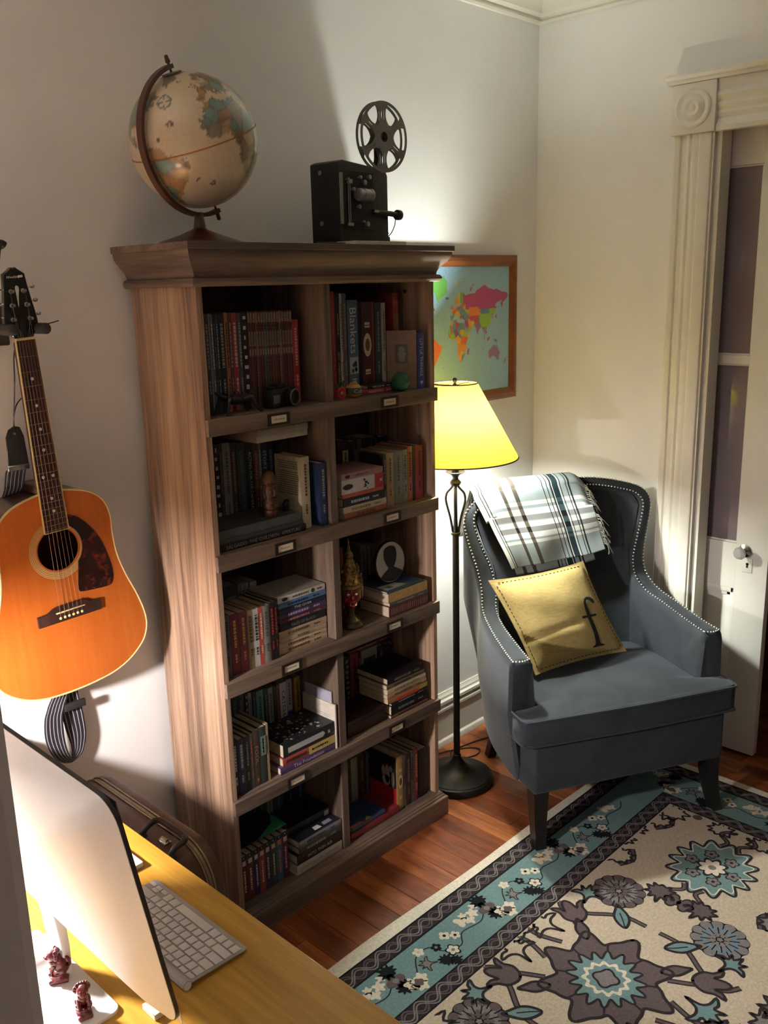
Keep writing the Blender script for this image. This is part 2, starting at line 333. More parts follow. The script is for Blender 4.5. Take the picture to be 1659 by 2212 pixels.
# light switch-less wall; small nail above the shelf side
BOOKS = [
('S',0.0649,0.0788,0.07,1.466,1.7144,0.15,'3a3836',1,'L','charcoal magazine,outermost left','~','8a8680'),
('S',0.0794,0.0829,0.07,1.466,1.7148,0.15,'8d8a88',1,'L','thin pale grey magazine,second from the left end','',''),
('S',0.0835,0.0919,0.07,1.466,1.7138,0.15,'6d6a6c',1,'L','mottled grey magazine,third from the left end','~','c0bcb8'),
('S',0.0925,0.0983,0.07,1.466,1.7142,0.15,'20222c',1,'L','thin navy black magazine,fourth from the left end','~','707884'),
('S',0.0989,0.1074,0.07,1.466,1.7132,0.15,'24324a',1,'L','dark blue magazine,fifth from the left end','~','9aa0a8'),
('S',0.108,0.1259,0.07,1.466,1.7141,0.15,'1a1a1e',1,'L','black magazine with small pale title,beside an orange spine','~','9a9690'),
('S',0.1268,0.138,0.07,1.466,1.7157,0.15,'b06a2c',1,'L','orange spined magazine','~','5a3010'),
('S',0.1386,0.1483,0.07,1.466,1.7146,0.15,'5a3234',1,'L','thin plum magazine between orange and red spines','~','a89890'),
('S',0.1492,0.1653,0.07,1.466,1.7141,0.15,'b02430',1,'L','bright red spined magazine,tall','~','e0c0b0'),
('S',0.1662,0.1786,0.07,1.466,1.7135,0.15,'4a4c50',1,'L','slate grey magazine beside red spine','~','a0a0a0'),
('S',0.1796,0.1979,0.07,1.466,1.7144,0.15,'16161a',1,'L','black volume with a column of white letters','*','d8d4cc'),
('S',0.1999,0.2078,0.07,1.466,1.7153,0.15,'RUN0',1,'L','RUN','',''),
('S',0.2084,0.2162,0.07,1.466,1.7152,0.15,'RUN1',1,'L','RUN','',''),
('S',0.2168,0.2247,0.07,1.466,1.7151,0.15,'RUN2',1,'L','RUN','',''),
('S',0.2253,0.2333,0.07,1.466,1.7149,0.15,'RUN3',1,'L','RUN','',''),
('S',0.2339,0.2418,0.07,1.466,1.7148,0.15,'RUN4',1,'L','RUN','',''),
('S',0.2424,0.2505,0.07,1.466,1.7147,0.15,'RUN5',1,'L','RUN','',''),
('S',0.2511,0.2591,0.07,1.466,1.7145,0.15,'RUN6',1,'L','RUN','',''),
('S',0.2597,0.2679,0.07,1.466,1.7144,0.15,'RUN7',1,'L','RUN','',''),
('S',0.2685,0.2766,0.07,1.466,1.7143,0.15,'RUN8',1,'L','RUN','',''),
('S',0.2772,0.2854,0.07,1.466,1.7142,0.15,'RUN9',1,'L','RUN','',''),
('S',0.286,0.2943,0.07,1.466,1.714,0.15,'RUN10',1,'L','RUN','',''),
('S',0.2949,0.3032,0.07,1.466,1.7139,0.15,'RUN11',1,'L','RUN','',''),
('S',0.3038,0.3121,0.07,1.466,1.7138,0.15,'RUN12',1,'L','RUN','',''),
('S',0.3127,0.3211,0.07,1.466,1.7136,0.15,'RUN13',1,'L','RUN','',''),
('S',0.3217,0.3301,0.07,1.466,1.7135,0.15,'RUN14',1,'L','RUN','',''),
('S',0.3307,0.3392,0.07,1.466,1.7134,0.15,'RUN15',1,'L','RUN','',''),
('S',0.3398,0.3484,0.07,1.466,1.7132,0.15,'RUN16',1,'L','RUN','',''),
('S',0.3487,0.3701,0.07,1.466,1.6882,0.11,'b01828',1,'L','short crimson book closing the row of striped volumes','~','e8b0a0'),
('S',0.4982,0.5121,0.075,1.466,1.7582,0.16,'a81c24',1,'R','tall thin scarlet book against the divider','',''),
('S',0.5133,0.5297,0.075,1.466,1.7545,0.16,'241a18',1,'R','dark brown book with yellow lettering low on spine','BEST AMERICAN','d8b040'),
('S',0.5309,0.5403,0.075,1.466,1.7526,0.16,'c8c4c0',1,'R','glossy white thin book','~','706c68'),
('S',0.5415,0.5569,0.075,1.466,1.7522,0.14,'6a5a4c',1,'R','taupe thin book left of a blue spine','~','a09080'),
('S',0.5605,0.6016,0.075,1.466,1.7331,0.17,'4a6a88',1,'R','thick blue book with handwritten white title and picture','Blankets','e6e6e2'),
('S',0.6041,0.6151,0.075,1.466,1.7273,0.16,'161416',1,'R','thin black book right of the thick blue one','',''),
('S',0.6163,0.6587,0.075,1.466,1.7264,0.17,'4a1a1e',1,'R','maroon book with cream oval emblem on the spine','%','d8c8a0'),
('S',0.6593,0.6682,0.075,1.466,1.7257,0.16,'8c1a24',1,'R','thin crimson book right of the emblem spine','',''),
('S',0.6713,0.6969,0.075,1.466,1.7225,0.15,'2c4a46',1,'R','dark teal book','~','7a9a90'),
('S',0.6995,0.7163,0.075,1.466,1.7217,0.14,'b8b4a4',1,'R','pale stone coloured thin book','~','807c70'),
('S',0.752,0.7765,0.078,1.466,1.7488,0.15,'a03020',1,'R','tall book with red top and tan lower half','ON','e0a060'),
('S',0.7772,0.8091,0.004,1.466,1.633,0.15,'2c3e94',1,'R','royal blue book with white title at the right','LITTLE THINGS','e0e0e8'),
('F',0.716,0.806,0.072,1.466,1.64,0.012,'8a6a4c',1,'R','brown cloth paperback facing out with small grey emblem','&','5a5654'),
('L',0.5683,0.7041,0.03,1.466,1.4816,0.043,'a02430',1,'R','red paperback lying flat behind a green ball','~','d0a0a0'),
('L',0.5902,0.6979,0.03,1.4818,1.492,0.042,'22181c',1,'R','black paperback lying on the red one','~','b0b0b0'),
('S',0.1225,0.1396,0.15,1.121,1.3735,0.1,'1c1a1c',2,'L','black book with white blotches','*','c8c4c0'),
('S',0.1402,0.1492,0.15,1.121,1.3732,0.1,'4a342c',2,'L','thin dark brown book','~','8a7868'),
('S',0.1511,0.1774,0.15,1.121,1.3728,0.1,'8a8680',2,'L','broad pale grey book','~','5a5854'),
('S',0.178,0.1961,0.15,1.121,1.3696,0.1,'3c2a22',2,'L','umber book beside a broad grey one','~','8a7050'),
('S',0.198,0.229,0.15,1.121,1.3676,0.1,'2a3638',2,'L','teal charcoal book with widely set title','LEGENDS of LITERATURE','5a8a94'),
('S',0.2311,0.2545,0.15,1.121,1.3635,0.1,'121214',2,'L','black book with white capital title','ACTING FOR THE CAMERA','c8c8c4'),
('S',0.2551,0.2719,0.15,1.121,1.3623,0.1,'6a3c28',2,'L','rust brown book','~','a08060'),
('S',0.273,0.2823,0.15,1.121,1.3619,0.1,'7a7468',2,'L','thin drab book with a pale label','~','c0b8a8'),
('S',0.2834,0.3043,0.15,1.121,1.3605,0.1,'20343a',2,'L','dark teal book with bold white title','STORY STRUCTURE','d0d4d0'),
('S',0.3064,0.3255,0.15,1.121,1.3575,0.1,'1c2030',2,'L','midnight blue book at the end of back row','~','606880'),
('L',0.0278,0.3192,0.016,1.121,1.1403,0.13,'141214',2,'L','black photo book lying at the bottom of the stack','SALGADO  THE CHILDREN  APERTURE','a8a49c'),
('L',0.028,0.3102,0.016,1.1405,1.1531,0.13,'3a3a3c',2,'L','dark grey art book lying second from the bottom','',''),
('L',0.0281,0.2998,0.016,1.1533,1.1764,0.13,'4a4a4c',2,'L','grey art book lying on top under a wooden totem','',''),
('S',0.3215,0.3525,0.03,1.121,1.322,0.11,'d8cba0',2,'L','cream paperback with printed back cover standing beside the art books','~','6a5a40'),
('S',0.3736,0.398,0.012,1.121,1.2999,0.15,'1a3460',2,'L','navy hardback with silver title against the divider','~','a8b0c0'),
('L',0.2,0.378,0.06,1.3745,1.392,0.15,'cfc4a8',2,'L','cream paperback lying on the upright books,lower of two','',''),
('L',0.195,0.372,0.05,1.3925,1.411,0.15,'b8ac92',2,'L','worn cream paperback lying topmost under the shelf','',''),
('S',0.5877,0.6018,0.165,1.121,1.3193,0.09,'4a1c1c',2,'R','oxblood book in the back corner','',''),
('S',0.6031,0.6342,0.165,1.121,1.3161,0.09,'3a2420',2,'R','dark book with a cream label on its spine','#','cfc6b0'),
('S',0.6354,0.6722,0.165,1.121,1.3085,0.09,'3a2220',2,'R','dark mahogany book in the back row','~','7a6a58'),
('S',0.6728,0.6915,0.165,1.121,1.3106,0.09,'5a5a58',2,'R','grey book with pale square label at back','#','b8b4a8'),
('S',0.6928,0.7639,0.165,1.121,1.3113,0.09,'1c2434',2,'R','blue black hardback at back','~','6a7488'),
('S',0.7666,0.8046,0.165,1.121,1.3055,0.09,'182034',2,'R','navy hardback at back','~','5a6480'),
('S',0.806,0.8107,0.165,1.121,1.3034,0.09,'14161e',2,'R','black hardback at back','~','6a6a70'),
('L',0.4541,0.632,0.006,1.121,1.1399,0.13,'a85a34',2,'R','terracotta paperback at the bottom of the stack','THE TIME','3a1c10'),
('L',0.4526,0.6307,0.006,1.1401,1.1585,0.13,'c8b490',2,'R','cream paperback second from the bottom','~','8a7450'),
('L',0.4544,0.6202,0.006,1.1587,1.1841,0.13,'1c2226',2,'R','black paperback with white title in the middle of the stack','~','c8ccc8'),
('L',0.4521,0.6193,0.006,1.1843,1.1957,0.13,'c8442c',2,'R','thin orange red paperback in the stack','',''),
('L',0.4495,0.6195,0.006,1.1959,1.2374,0.13,'d0ccc0',2,'R','white paperback with red spine end and black drawing','@','b02838'),
('L',0.4492,0.6176,0.006,1.2376,1.2553,0.13,'b07880',2,'R','pink spined paperback with purple cover on top of the stack','o','2a1a20'),
('S',0.6326,0.6453,0.018,1.121,1.2843,0.1,'2a2022',2,'R','thin black paperback beside the stack','~','8a8a88'),
('S',0.6465,0.6774,0.018,1.121,1.2862,0.135,'a88c60',2,'R','tan paperback','~','6a5434'),
('S',0.678,0.7179,0.018,1.121,1.2863,0.135,'7c8474',2,'R','sage green paperback','~','4a5044'),
('S',0.7186,0.7392,0.018,1.121,1.2863,0.135,'8a8a7c',2,'R','khaki grey paperback','~','50504a'),
('S',0.7406,0.7608,0.018,1.121,1.2932,0.135,'b8622c',2,'R','orange paperback','~','5a2c10'),
('S',0.7614,0.7737,0.018,1.121,1.2936,0.14,'2a1c30',2,'R','thin aubergine paperback between orange and red','',''),
('S',0.775,0.8107,0.018,1.121,1.2909,0.14,'a82c20',2,'R','vermilion paperback standing at the right end','~','5a1410'),
('S',0.1372,0.1825,0.165,0.7765,0.9683,0.09,'4a5650',3,'L','grey green book with framed label at back left','#','8a9a90'),
('S',0.1854,0.1942,0.165,0.7765,0.9648,0.09,'8a8c88',3,'L','white spined thin book,back row first','~','50524e'),
('S',0.1962,0.2081,0.165,0.7765,0.9641,0.09,'9a9a96',3,'L','white spined book,back row second','~','50524e'),
('S',0.21,0.222,0.165,0.7765,0.9639,0.09,'a4a29c',3,'L','white spined book,back row third','~','5a5a54'),
('S',0.228,0.2512,0.165,0.7765,0.9613,0.09,'a8a6a0',3,'L','broad white spined book at back right','~','5a5a54'),
('S',0.0258,0.0463,0.022,0.7765,0.9489,0.12,'5a5458',3,'L','grey violet paperback at the left end','~','2c2a2c'),
('S',0.0472,0.0745,0.022,0.7765,0.9465,0.12,'7c1830',3,'L','magenta red paperback beside the grey violet one','~','d8b060'),
('S',0.0754,0.1032,0.022,0.7765,0.9456,0.12,'84203a',3,'L','raspberry paperback,second of two reds','~','d8b060'),
('S',0.1038,0.1219,0.022,0.7765,0.943,0.12,'a08a58',3,'L','ochre tan paperback','~','4a3c1c'),
('S',0.1225,0.1409,0.022,0.7765,0.9417,0.12,'ccc8bc',3,'L','white paperback with black title','~','2a2a2a'),
('S',0.1419,0.1553,0.022,0.7765,0.941,0.12,'c03c24',3,'L','orange red paperback','~','e8c0a0'),
('S',0.1559,0.1786,0.022,0.7765,0.9415,0.12,'7c7a6c',3,'L','grey olive paperback','~','50503f'),
('S',0.1796,0.1934,0.022,0.7765,0.9435,0.12,'1c1414',3,'L','black paperback with red title,left of two','~','b02828'),
('S',0.194,0.2058,0.022,0.7765,0.9448,0.12,'1a1416',3,'L','black paperback with red title,right of two','~','a02020'),
('L',0.2158,0.3962,0.034,0.7765,0.7935,0.12,'c4a67c',3,'L','buff paperback at the bottom of the stack','~','6a4c2c'),
('L',0.2162,0.3958,0.034,0.7937,0.8077,0.12,'c8ac84',3,'L','buff paperback second from the bottom','~','6a4c2c'),
('L',0.2173,0.3961,0.034,0.8079,0.8235,0.12,'ba9c74',3,'L','tan paperback with heavy black title','ROBBE','2a1c10'),
('L',0.2181,0.3972,0.034,0.8237,0.8434,0.12,'c0a078',3,'L','pale tan paperback under the black one','~','7a5c38'),
('L',0.2232,0.3933,0.034,0.8436,0.8654,0.12,'1a1a1c',3,'L','black paperback with grey capital title','TALES OF BLACK','9a9890'),
('L',0.222,0.3974,0.034,0.8656,0.8784,0.12,'5a1c30',3,'L','maroon paperback in the stack','~','c88a98'),
('L',0.2221,0.3975,0.034,0.8786,0.8954,0.12,'43305a',3,'L','purple paperback in the stack','~','c0a8d0'),
('L',0.2211,0.3975,0.034,0.8956,0.9095,0.12,'1c2236',3,'L','navy paperback with white serif title','THE GIVER','e4e4e4'),
('L',0.2212,0.3975,0.034,0.9097,0.9261,0.12,'4a7cae',3,'L','sky blue paperback in the stack','~','20406a'),
('L',0.2193,0.3953,0.034,0.9263,0.9439,0.13,'d4ccb8',3,'L','cream paperback on top of the stack with black oval','o','2a2622'),
('S',0.5883,0.5987,0.17,0.7765,0.9809,0.08,'b0502c',3,'R','thin orange book in the corner behind the mask','',''),
('S',0.6746,0.7028,0.17,0.7765,0.9664,0.08,'6a7478',3,'R','blue grey book behind the mask','~','40484c'),
('S',0.7053,0.7209,0.17,0.7765,0.9633,0.08,'4c5054',3,'R','slate book left of the oval plaque','~','8a8e90'),
('S',0.7222,0.7418,0.17,0.7765,0.96,0.08,'2a2c30',3,'R','black book behind the oval plaque','~','6a6c70'),
('L',0.6277,0.8102,0.002,0.7765,0.8119,0.13,'6a2428',3,'R','dark red hardback with tall lettering at the bottom','|','b08a80'),
('L',0.6307,0.8102,0.002,0.8121,0.8241,0.13,'54565c',3,'R','slate paperback in the stack','~','9a9a98'),
('L',0.6254,0.8048,0.002,0.8243,0.8549,0.125,'c89c4c',3,'R','yellow edged paperback in the stack','',''),
('L',0.6212,0.7898,0.002,0.8551,0.8616,0.12,'2c4e68',3,'R','blue paperback with white picture on top of the stack','',''),
('S',0.1381,0.1594,0.17,0.431,0.6378,0.085,'20302e',4,'L','dark green book at back left','~','60706a'),
('S',0.1604,0.184,0.17,0.431,0.6338,0.085,'2a2c34',4,'L','charcoal book in the back row','~','70727a'),
('S',0.1869,0.1989,0.17,0.431,0.629,0.085,'22181c',4,'L','black book left of a white spine','*','a0a0a0'),
('S',0.1995,0.2109,0.17,0.431,0.6264,0.085,'9a9890',4,'L','narrow white book in the back row','~','505050'),
('S',0.2119,0.227,0.17,0.431,0.6249,0.085,'1c2422',4,'L','dark olive book left of the teal one','~','606860'),
('S',0.2281,0.2547,0.17,0.431,0.6207,0.085,'4a8a90',4,'L','turquoise book in the back row','~','204848'),
('S',0.2557,0.2723,0.17,0.431,0.618,0.085,'1c1e1e',4,'L','black book right of the turquoise one','~','707070'),
('S',0.2733,0.2911,0.17,0.431,0.6152,0.085,'94928a',4,'L','light grey book in the back row','~','5a5a54'),
('S',0.2922,0.306,0.17,0.431,0.6138,0.085,'241c1c',4,'L','dark brown book right of the light grey one','',''),
('S',0.307,0.3166,0.17,0.431,0.6148,0.085,'a05a2c',4,'L','narrow orange book in the back row','~','50280c'),
('S',0.3177,0.3424,0.17,0.431,0.6157,0.085,'d0ccc2',4,'L','white book with red mark and bold black title','CATCH-22','2a2020'),
('S',0.343,0.3643,0.17,0.431,0.6186,0.085,'a8a8b4',4,'L','white book with blue lower half','#','2c3c8c'),
('S',0.3654,0.3742,0.17,0.431,0.6176,0.085,'6a2c1c',4,'L','narrow russet book in the back row','',''),
('S',0.3748,0.398,0.17,0.431,0.6162,0.085,'b8902c',4,'L','mustard yellow book in the back row','~','6a4c10'),
('S',0.0196,0.0381,0.015,0.431,0.5978,0.12,'201818',4,'L','black fantasy paperback at the left of the front row','~','e0d8d0'),
('S',0.039,0.062,0.015,0.431,0.5938,0.12,'322c5c',4,'L','violet paperback in the front row','~','d8d0e0'),
('S',0.0626,0.0779,0.015,0.431,0.5943,0.12,'2c3634',4,'L','dark green paperback in the front row','~','a0a8a0'),
('S',0.0785,0.0901,0.015,0.431,0.597,0.12,'5c5a58',4,'L','grey paperback in the front row','~','b05a40'),
('S',0.0907,0.1129,0.015,0.431,0.5993,0.12,'4a3424',4,'L','brown paperback in the front row','FOOL','a88a60'),
('S',0.1135,0.137,0.015,0.431,0.6011,0.12,'2c3634',4,'L','black green paperback with pale patch in the front row','#','7a8c84'),
('S',0.1376,0.1458,0.015,0.431,0.6048,0.13,'a8905c',4,'L','thin cream edged booklet at the right of front row','',''),
('L',0.1768,0.3875,0.008,0.431,0.4533,0.13,'5c3874',4,'L','purple paperback with white title at the bottom of the pile','The Foundation','e8e0e8'),
('L',0.1867,0.3875,0.008,0.4535,0.4784,0.13,'b8402c',4,'L','red and yellow paperback in the middle of the pile','^','d8c070'),
('L',0.1904,0.3875,0.008,0.4786,0.5194,0.135,'1a1a1c',4,'L','thick black and white paperback on top of the pile','_','c8c8c4'),
('S',0.3885,0.3935,0.003,0.431,0.572,0.145,'e0d4bc',4,'L','tall white picture book standing against the divider','',''),
('S',0.394,0.398,0.024,0.431,0.606,0.118,'b0aabc',4,'L','lilac grey folder standing beside the white picture book','',''),
('S',0.5774,0.602,0.16,0.431,0.614,0.09,'1a1618',4,'R','black book in the back left corner','*','8a8a8a'),
('S',0.6032,0.6408,0.16,0.431,0.618,0.09,'8c1c28',4,'R','carmine book in the back row','~','3a1010'),
('S',0.6414,0.6535,0.16,0.431,0.6147,0.09,'1c1a1c',4,'R','thin black book right of the carmine one','~','8a8a88'),
('S',0.6547,0.7274,0.16,0.431,0.6156,0.09,'8a8c88',4,'R','broad pale grey book with dark panel in the back row','#','303232'),
('S',0.73,0.7634,0.16,0.431,0.608,0.09,'16181a',4,'R','black book with grey title in the back row','~','7a7c7c'),
('S',0.7647,0.7905,0.16,0.431,0.6033,0.09,'181a1e',4,'R','black book with large grey letters at back','VALIS','80848a'),
('S',0.7919,0.8107,0.16,0.431,0.5988,0.09,'16181c',4,'R','black book at the right of the back row','~','60646a'),
('L',0.605,0.805,0.165,0.6188,0.629,0.09,'8c1c2c',4,'R','crimson paperback lying across the upright books','~','d0a0a0'),
('L',0.6353,0.8102,0.012,0.431,0.4409,0.13,'7a4c40',4,'R','brown pink paperback at the bottom of the stack','~','4a2a20'),
('L',0.6376,0.8102,0.012,0.4411,0.4729,0.13,'141416',4,'R','black bound book with rounded spine in the stack','~','8a8a88'),
('L',0.6393,0.8102,0.012,0.4731,0.4843,0.13,'2a2022',4,'R','thin dark paperback in the stack','~','a0a0a0'),
('L',0.6219,0.8088,0.012,0.4845,0.5026,0.13,'c07848',4,'R','orange yellow paperback in the stack','^','e05028'),
('L',0.6199,0.8049,0.012,0.5028,0.5177,0.13,'c09468',4,'R','peach paperback in the stack','~','7a5030'),
('L',0.6205,0.8025,0.012,0.5179,0.5356,0.13,'ccb890',4,'R','cream paperback with bold black title in the stack','Letters to a Lion','2a2018'),
('L',0.6184,0.7958,0.012,0.5358,0.5505,0.13,'7a643c',4,'R','olive tan paperback in the stack','~','4a3a1c'),
('L',0.6229,0.7921,0.012,0.5507,0.5712,0.14,'181214',4,'R','black paperback on top of the stack','~','8a7a70'),
('S',0.1731,0.2017,0.17,0.086,0.3269,0.085,'5a7472',5,'L','grey green book at back left','~','30403e'),
('S',0.2038,0.2402,0.17,0.086,0.3185,0.085,'2c3a3a',5,'L','dark teal book at back','~','607070'),
('S',0.2423,0.2668,0.17,0.086,0.3135,0.085,'4a6464',5,'L','teal book with pale patch at back','#','8a8a70'),
('S',0.2678,0.3101,0.17,0.086,0.3103,0.085,'3c4a48',5,'L','grey teal book at back','~','6a7a78'),
('S',0.3123,0.3601,0.17,0.086,0.3088,0.085,'241c24',5,'L','dark purple book at back','~','6a5a6a'),
('S',0.3612,0.3943,0.17,0.086,0.3006,0.085,'1c2a50',5,'L','indigo book at back','~','6070a0'),
('S',0.033,0.0528,0.028,0.086,0.23,0.115,'5a1c24',5,'L','maroon paperback,first in the green slipcase','=','d8c8c0'),
('S',0.0534,0.0752,0.028,0.086,0.2306,0.115,'6a2020',5,'L','dark red paperback,second in the green slipcase','=','e0d0c0'),
('S',0.0758,0.0955,0.028,0.086,0.2313,0.115,'32264a',5,'L','violet paperback,third in the green slipcase','=','d0d0e0'),
('S',0.0961,0.1166,0.028,0.086,0.2325,0.115,'a03820',5,'L','orange red paperback,fourth in the green slipcase','=','e0c8b0'),
('S',0.1172,0.1369,0.028,0.086,0.2338,0.115,'3a2448',5,'L','plum paperback,fifth in the green slipcase','=','d8c0d0'),
('S',0.1375,0.159,0.028,0.086,0.235,0.115,'2c4238',5,'L','green paperback,sixth in the green slipcase','=','d0c8a0'),
('S',0.1596,0.1815,0.028,0.086,0.2358,0.115,'2c6480',5,'L','teal blue paperback,seventh in the green slipcase','=','e08050'),
('S',0.1821,0.2032,0.028,0.086,0.2368,0.115,'54203c',5,'L','wine paperback,eighth in the green slipcase','=','e0b0b0'),
('L',0.2155,0.3975,0.007,0.086,0.1177,0.125,'bcb4a4',5,'L','white paperback with grey capitals under the pile','WHERE MEN WIN GLORY  JON KRAKAUER','7a746a'),
('L',0.2191,0.3975,0.007,0.1179,0.1486,0.125,'1a1816',5,'L','black paperback with white slanted title in the pile','INTO THIN AIR','e0d8c8'),
('L',0.2274,0.3975,0.007,0.1488,0.1699,0.12,'3c3c30',5,'L','dark green paperback with pale patches in the pile','~','9a988c'),
('L',0.2276,0.3975,0.007,0.1701,0.1907,0.13,'7c7c88',5,'L','lilac grey spined paperback in the pile','~','3c3c48'),
('L',0.215,0.392,0.05,0.191,0.219,0.105,'17151a',5,'L','black paperback with white spine label on top of the pile','#','b8b4b0'),
('S',0.5809,0.6101,0.15,0.086,0.2605,0.1,'9a9478',5,'R','beige book in the back left corner','',''),
('S',0.6113,0.6501,0.15,0.086,0.2561,0.1,'4a2420',5,'R','rust dark book in the back row','~','8a6a50'),
('S',0.6514,0.6751,0.15,0.086,0.2477,0.1,'5a5654',5,'R','grey brown book in the back row','~','30302c'),
('S',0.6649,0.6929,0.02,0.086,0.2784,0.125,'b8963c',5,'R','yellow spined hardback with red banded picture cover','%','e8dcb8'),
('S',0.6956,0.7064,0.02,0.086,0.2733,0.14,'6a6258',5,'R','thin taupe paperback right of the yellow spine','~','3a342c'),
('S',0.7078,0.7309,0.02,0.086,0.2728,0.14,'3c1c20',5,'R','dark wine paperback','~','8a7060'),
('S',0.7316,0.7461,0.02,0.086,0.2708,0.14,'5a5c60',5,'R','grey paperback right of the dark wine one','~','303030'),
('S',0.7468,0.7669,0.02,0.086,0.2737,0.14,'7c2024',5,'R','brick red paperback','~','c09080'),
('S',0.7697,0.8107,0.02,0.086,0.2622,0.13,'141214',5,'R','thick black book beside the right side panel','',''),
('L',0.4421,0.6635,0.012,0.086,0.1095,0.13,'8c1820',5,'R','dark red box set lying at the bottom of the cubby','',''),
('L',0.452,0.6,0.016,0.1098,0.124,0.105,'24406a',5,'R','navy book with yellow corner on the red box','','')]
# ================================================================= BOOKCASE
bk = thing('bookcase', 'tall grey brown oak bookcase of ten open cubbies standing against the wall', 'bookcase')
OAK = ['3a2e28', '59493e', '746050', '8a735f']
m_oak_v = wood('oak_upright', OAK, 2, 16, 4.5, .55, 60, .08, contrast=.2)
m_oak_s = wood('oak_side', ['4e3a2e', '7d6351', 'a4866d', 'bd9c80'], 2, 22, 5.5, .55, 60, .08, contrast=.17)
m_oak_h = wood('oak_level', OAK, 0, 16, 4.5, .55, 60, .08, contrast=.2)
m_oak_d = wood('oak_depth', OAK, 1, 16, 4.5, .55, 60, .08, contrast=.2)
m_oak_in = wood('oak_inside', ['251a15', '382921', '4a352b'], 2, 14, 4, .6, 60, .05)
BW, BD = .85, .287
SHZ = {1: 1.466, 2: 1.121, 3: .7765, 4: .431, 5: .086}
def part(mb, name, mat, parent=None, smooth=30): return mb.build(name, mat, parent or bk, smooth)
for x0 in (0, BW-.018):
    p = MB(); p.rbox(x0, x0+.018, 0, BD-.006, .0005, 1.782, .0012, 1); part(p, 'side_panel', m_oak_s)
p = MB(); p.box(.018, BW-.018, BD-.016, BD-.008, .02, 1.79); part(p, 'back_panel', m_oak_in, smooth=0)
p = MB(); p.rbox(.4015, .4285, .0005, BD-.0165, .087, 1.782, .0012, 1); part(p, 'divider', m_oak_v)
for r in SHZ:
    for xa, xb in ((.0182, .4013), (.4287, .8318)):
        p = MB(); p.box(xa, xb, .0003, BD-.0165, SHZ[r]-.019, SHZ[r]); part(p, 'shelf', m_oak_h, smooth=0)
p = MB(); p.box(.018, BW-.018, .001, BD-.0165, 1.782, 1.80); part(p, 'top_shelf', m_oak_h, smooth=0)
m_hold = plain('bronze_holder', (.035, .022, .016), .45, .6); m_card = plain('label_card', (.72, .62, .44), .7)
for r in (1, 2, 3, 4):
    p = MB(); p.rbox(0, BW, -.0125, -.0002, SHZ[r]-.0415, SHZ[r], .001, 1); lip = part(p, 'shelf_lip', m_oak_h)
    for cx in (.219, .635):
        z = SHZ[r]-.022
        h = MB()
        for (a, b_, c, d_) in ((-.036, -.026, -.0155, .0155), (.026, .036, -.0155, .0155), (-.026, .026, .0095, .0155), (-.026, .026, -.0155, -.0095)): h.box(cx+a, cx+b_, -.0155, -.0127, z+c, z+d_)
        part(h, 'label_holder', m_hold, lip, 0)
        h = MB(); h.use(m_card); h.box(cx-.0265, cx+.0265, -.0138, -.0127, z-.0098, z+.0098)
        h.use(plain('pencil', (.3, .26, .2), .8)); rr = random.Random(int(cx*100)+r)
        xx = cx-.016
        while xx < cx+.014:
            wd = rr.uniform(.002, .006); h.box(xx, xx+wd, -.0141, -.0137, z-.0022, z+rr.uniform(.0005, .003)); xx += wd+.0015
        part(h, 'label_card', None, lip, 0)
# cornice: mitred mouldings round front and both sides
def around(prof, name, mat_f, mat_s):
    p = MB(); p.use(mat_f)
    p.sweep(prof, [lambda a, b: (-a, -a, b), lambda a, b: (BW+a, -a, b)])
    part(p, name, None)
    for sx in (0, 1):
        q = MB(); X = (lambda a: -a) if sx == 0 else (lambda a: BW+a)
        q.sweep(prof, [lambda a, b: (X(a), -a-.0001+.0002, b), lambda a, b: (X(a), BD, b)]); part(q, name, mat_s)
around([(-.002, 1.779), (.008, 1.779), (.014, 1.781), (.018, 1.787), (.018, 1.792), (.014, 1.798), (.008, 1.7995), (-.002, 1.7995)], 'cornice_bead', m_oak_h, m_oak_d)
cv = [(-.002, 1.7996), (.006, 1.7996)] + [(.006+.034*(.5-.5*math.cos(PI*t/10)) if t < 10 else .04, 1.80+.0595*t/10) for t in range(1, 11)] + [(.04, 1.8634), (-.002, 1.8634)]
around(cv, 'cornice_moulding', m_oak_h, m_oak_d)
p = MB(); p.rbox(-.0456, BW+.0456, -.0456, BD, 1.8636, 1.88, .0012, 1); part(p, 'top_board', m_oak_h)
# plinth
around([(-.002, .0005), (.0223, .0005), (.0223, .0635), (.0205, .066), (.015, .068), (.0145, .0725), (.010, .0755), (.009, .080), (.003, .0855), (-.002, .0858)], 'plinth', m_oak_h, m_oak_d)
# bored cam hole in the right panel
p = MB(); p.lathe([(.006, 0), (.006, .0006)], 14, mtx=Matrix.Translation((BW-.018, .10, 1.752)) @ ry); part(p, 'cam_hole', m_blk)

# ================================================================= BOOKS
ROWN = {1: 'top', 2: 'second', 3: 'third', 4: 'fourth', 5: 'bottom'}; SIDEN = {'L': 'left', 'R': 'right'}
m_page = plain('page_block', (.47, .38, .26), .85, var=.12, vscale=150)
m_page_s = wood('page_edges', ['a8936a', 'c4b085', 'd6c49c'], 0, 30, 2, .85, 220, .15)
def bookmat(h):
    c = srgb(h); g = sum(c)/3; return plain('cover_'+h, tuple((x*.8+g*.2)*.80 for x in c), .45, var=.12, vscale=60)
def inkmat(h): c = srgb(h); return plain('ink_'+h, tuple(x*.72 for x in c), .6, var=.02)
LET = [b[11] for b in BOOKS if len(b[11]) > 1]
prepare_texts(sorted(set(LET)) + ['Cuba'])
RUNC = ['6b2a24', '7a342c', '5a2420', '80604a', '6b2a24', '743028', '55605a', '4a5652', '6b2a24', '6a4a3c', '7a342c', '5c2622', '84705c', '6b2a24', '5a2420', '7a342c', '6b2a24']
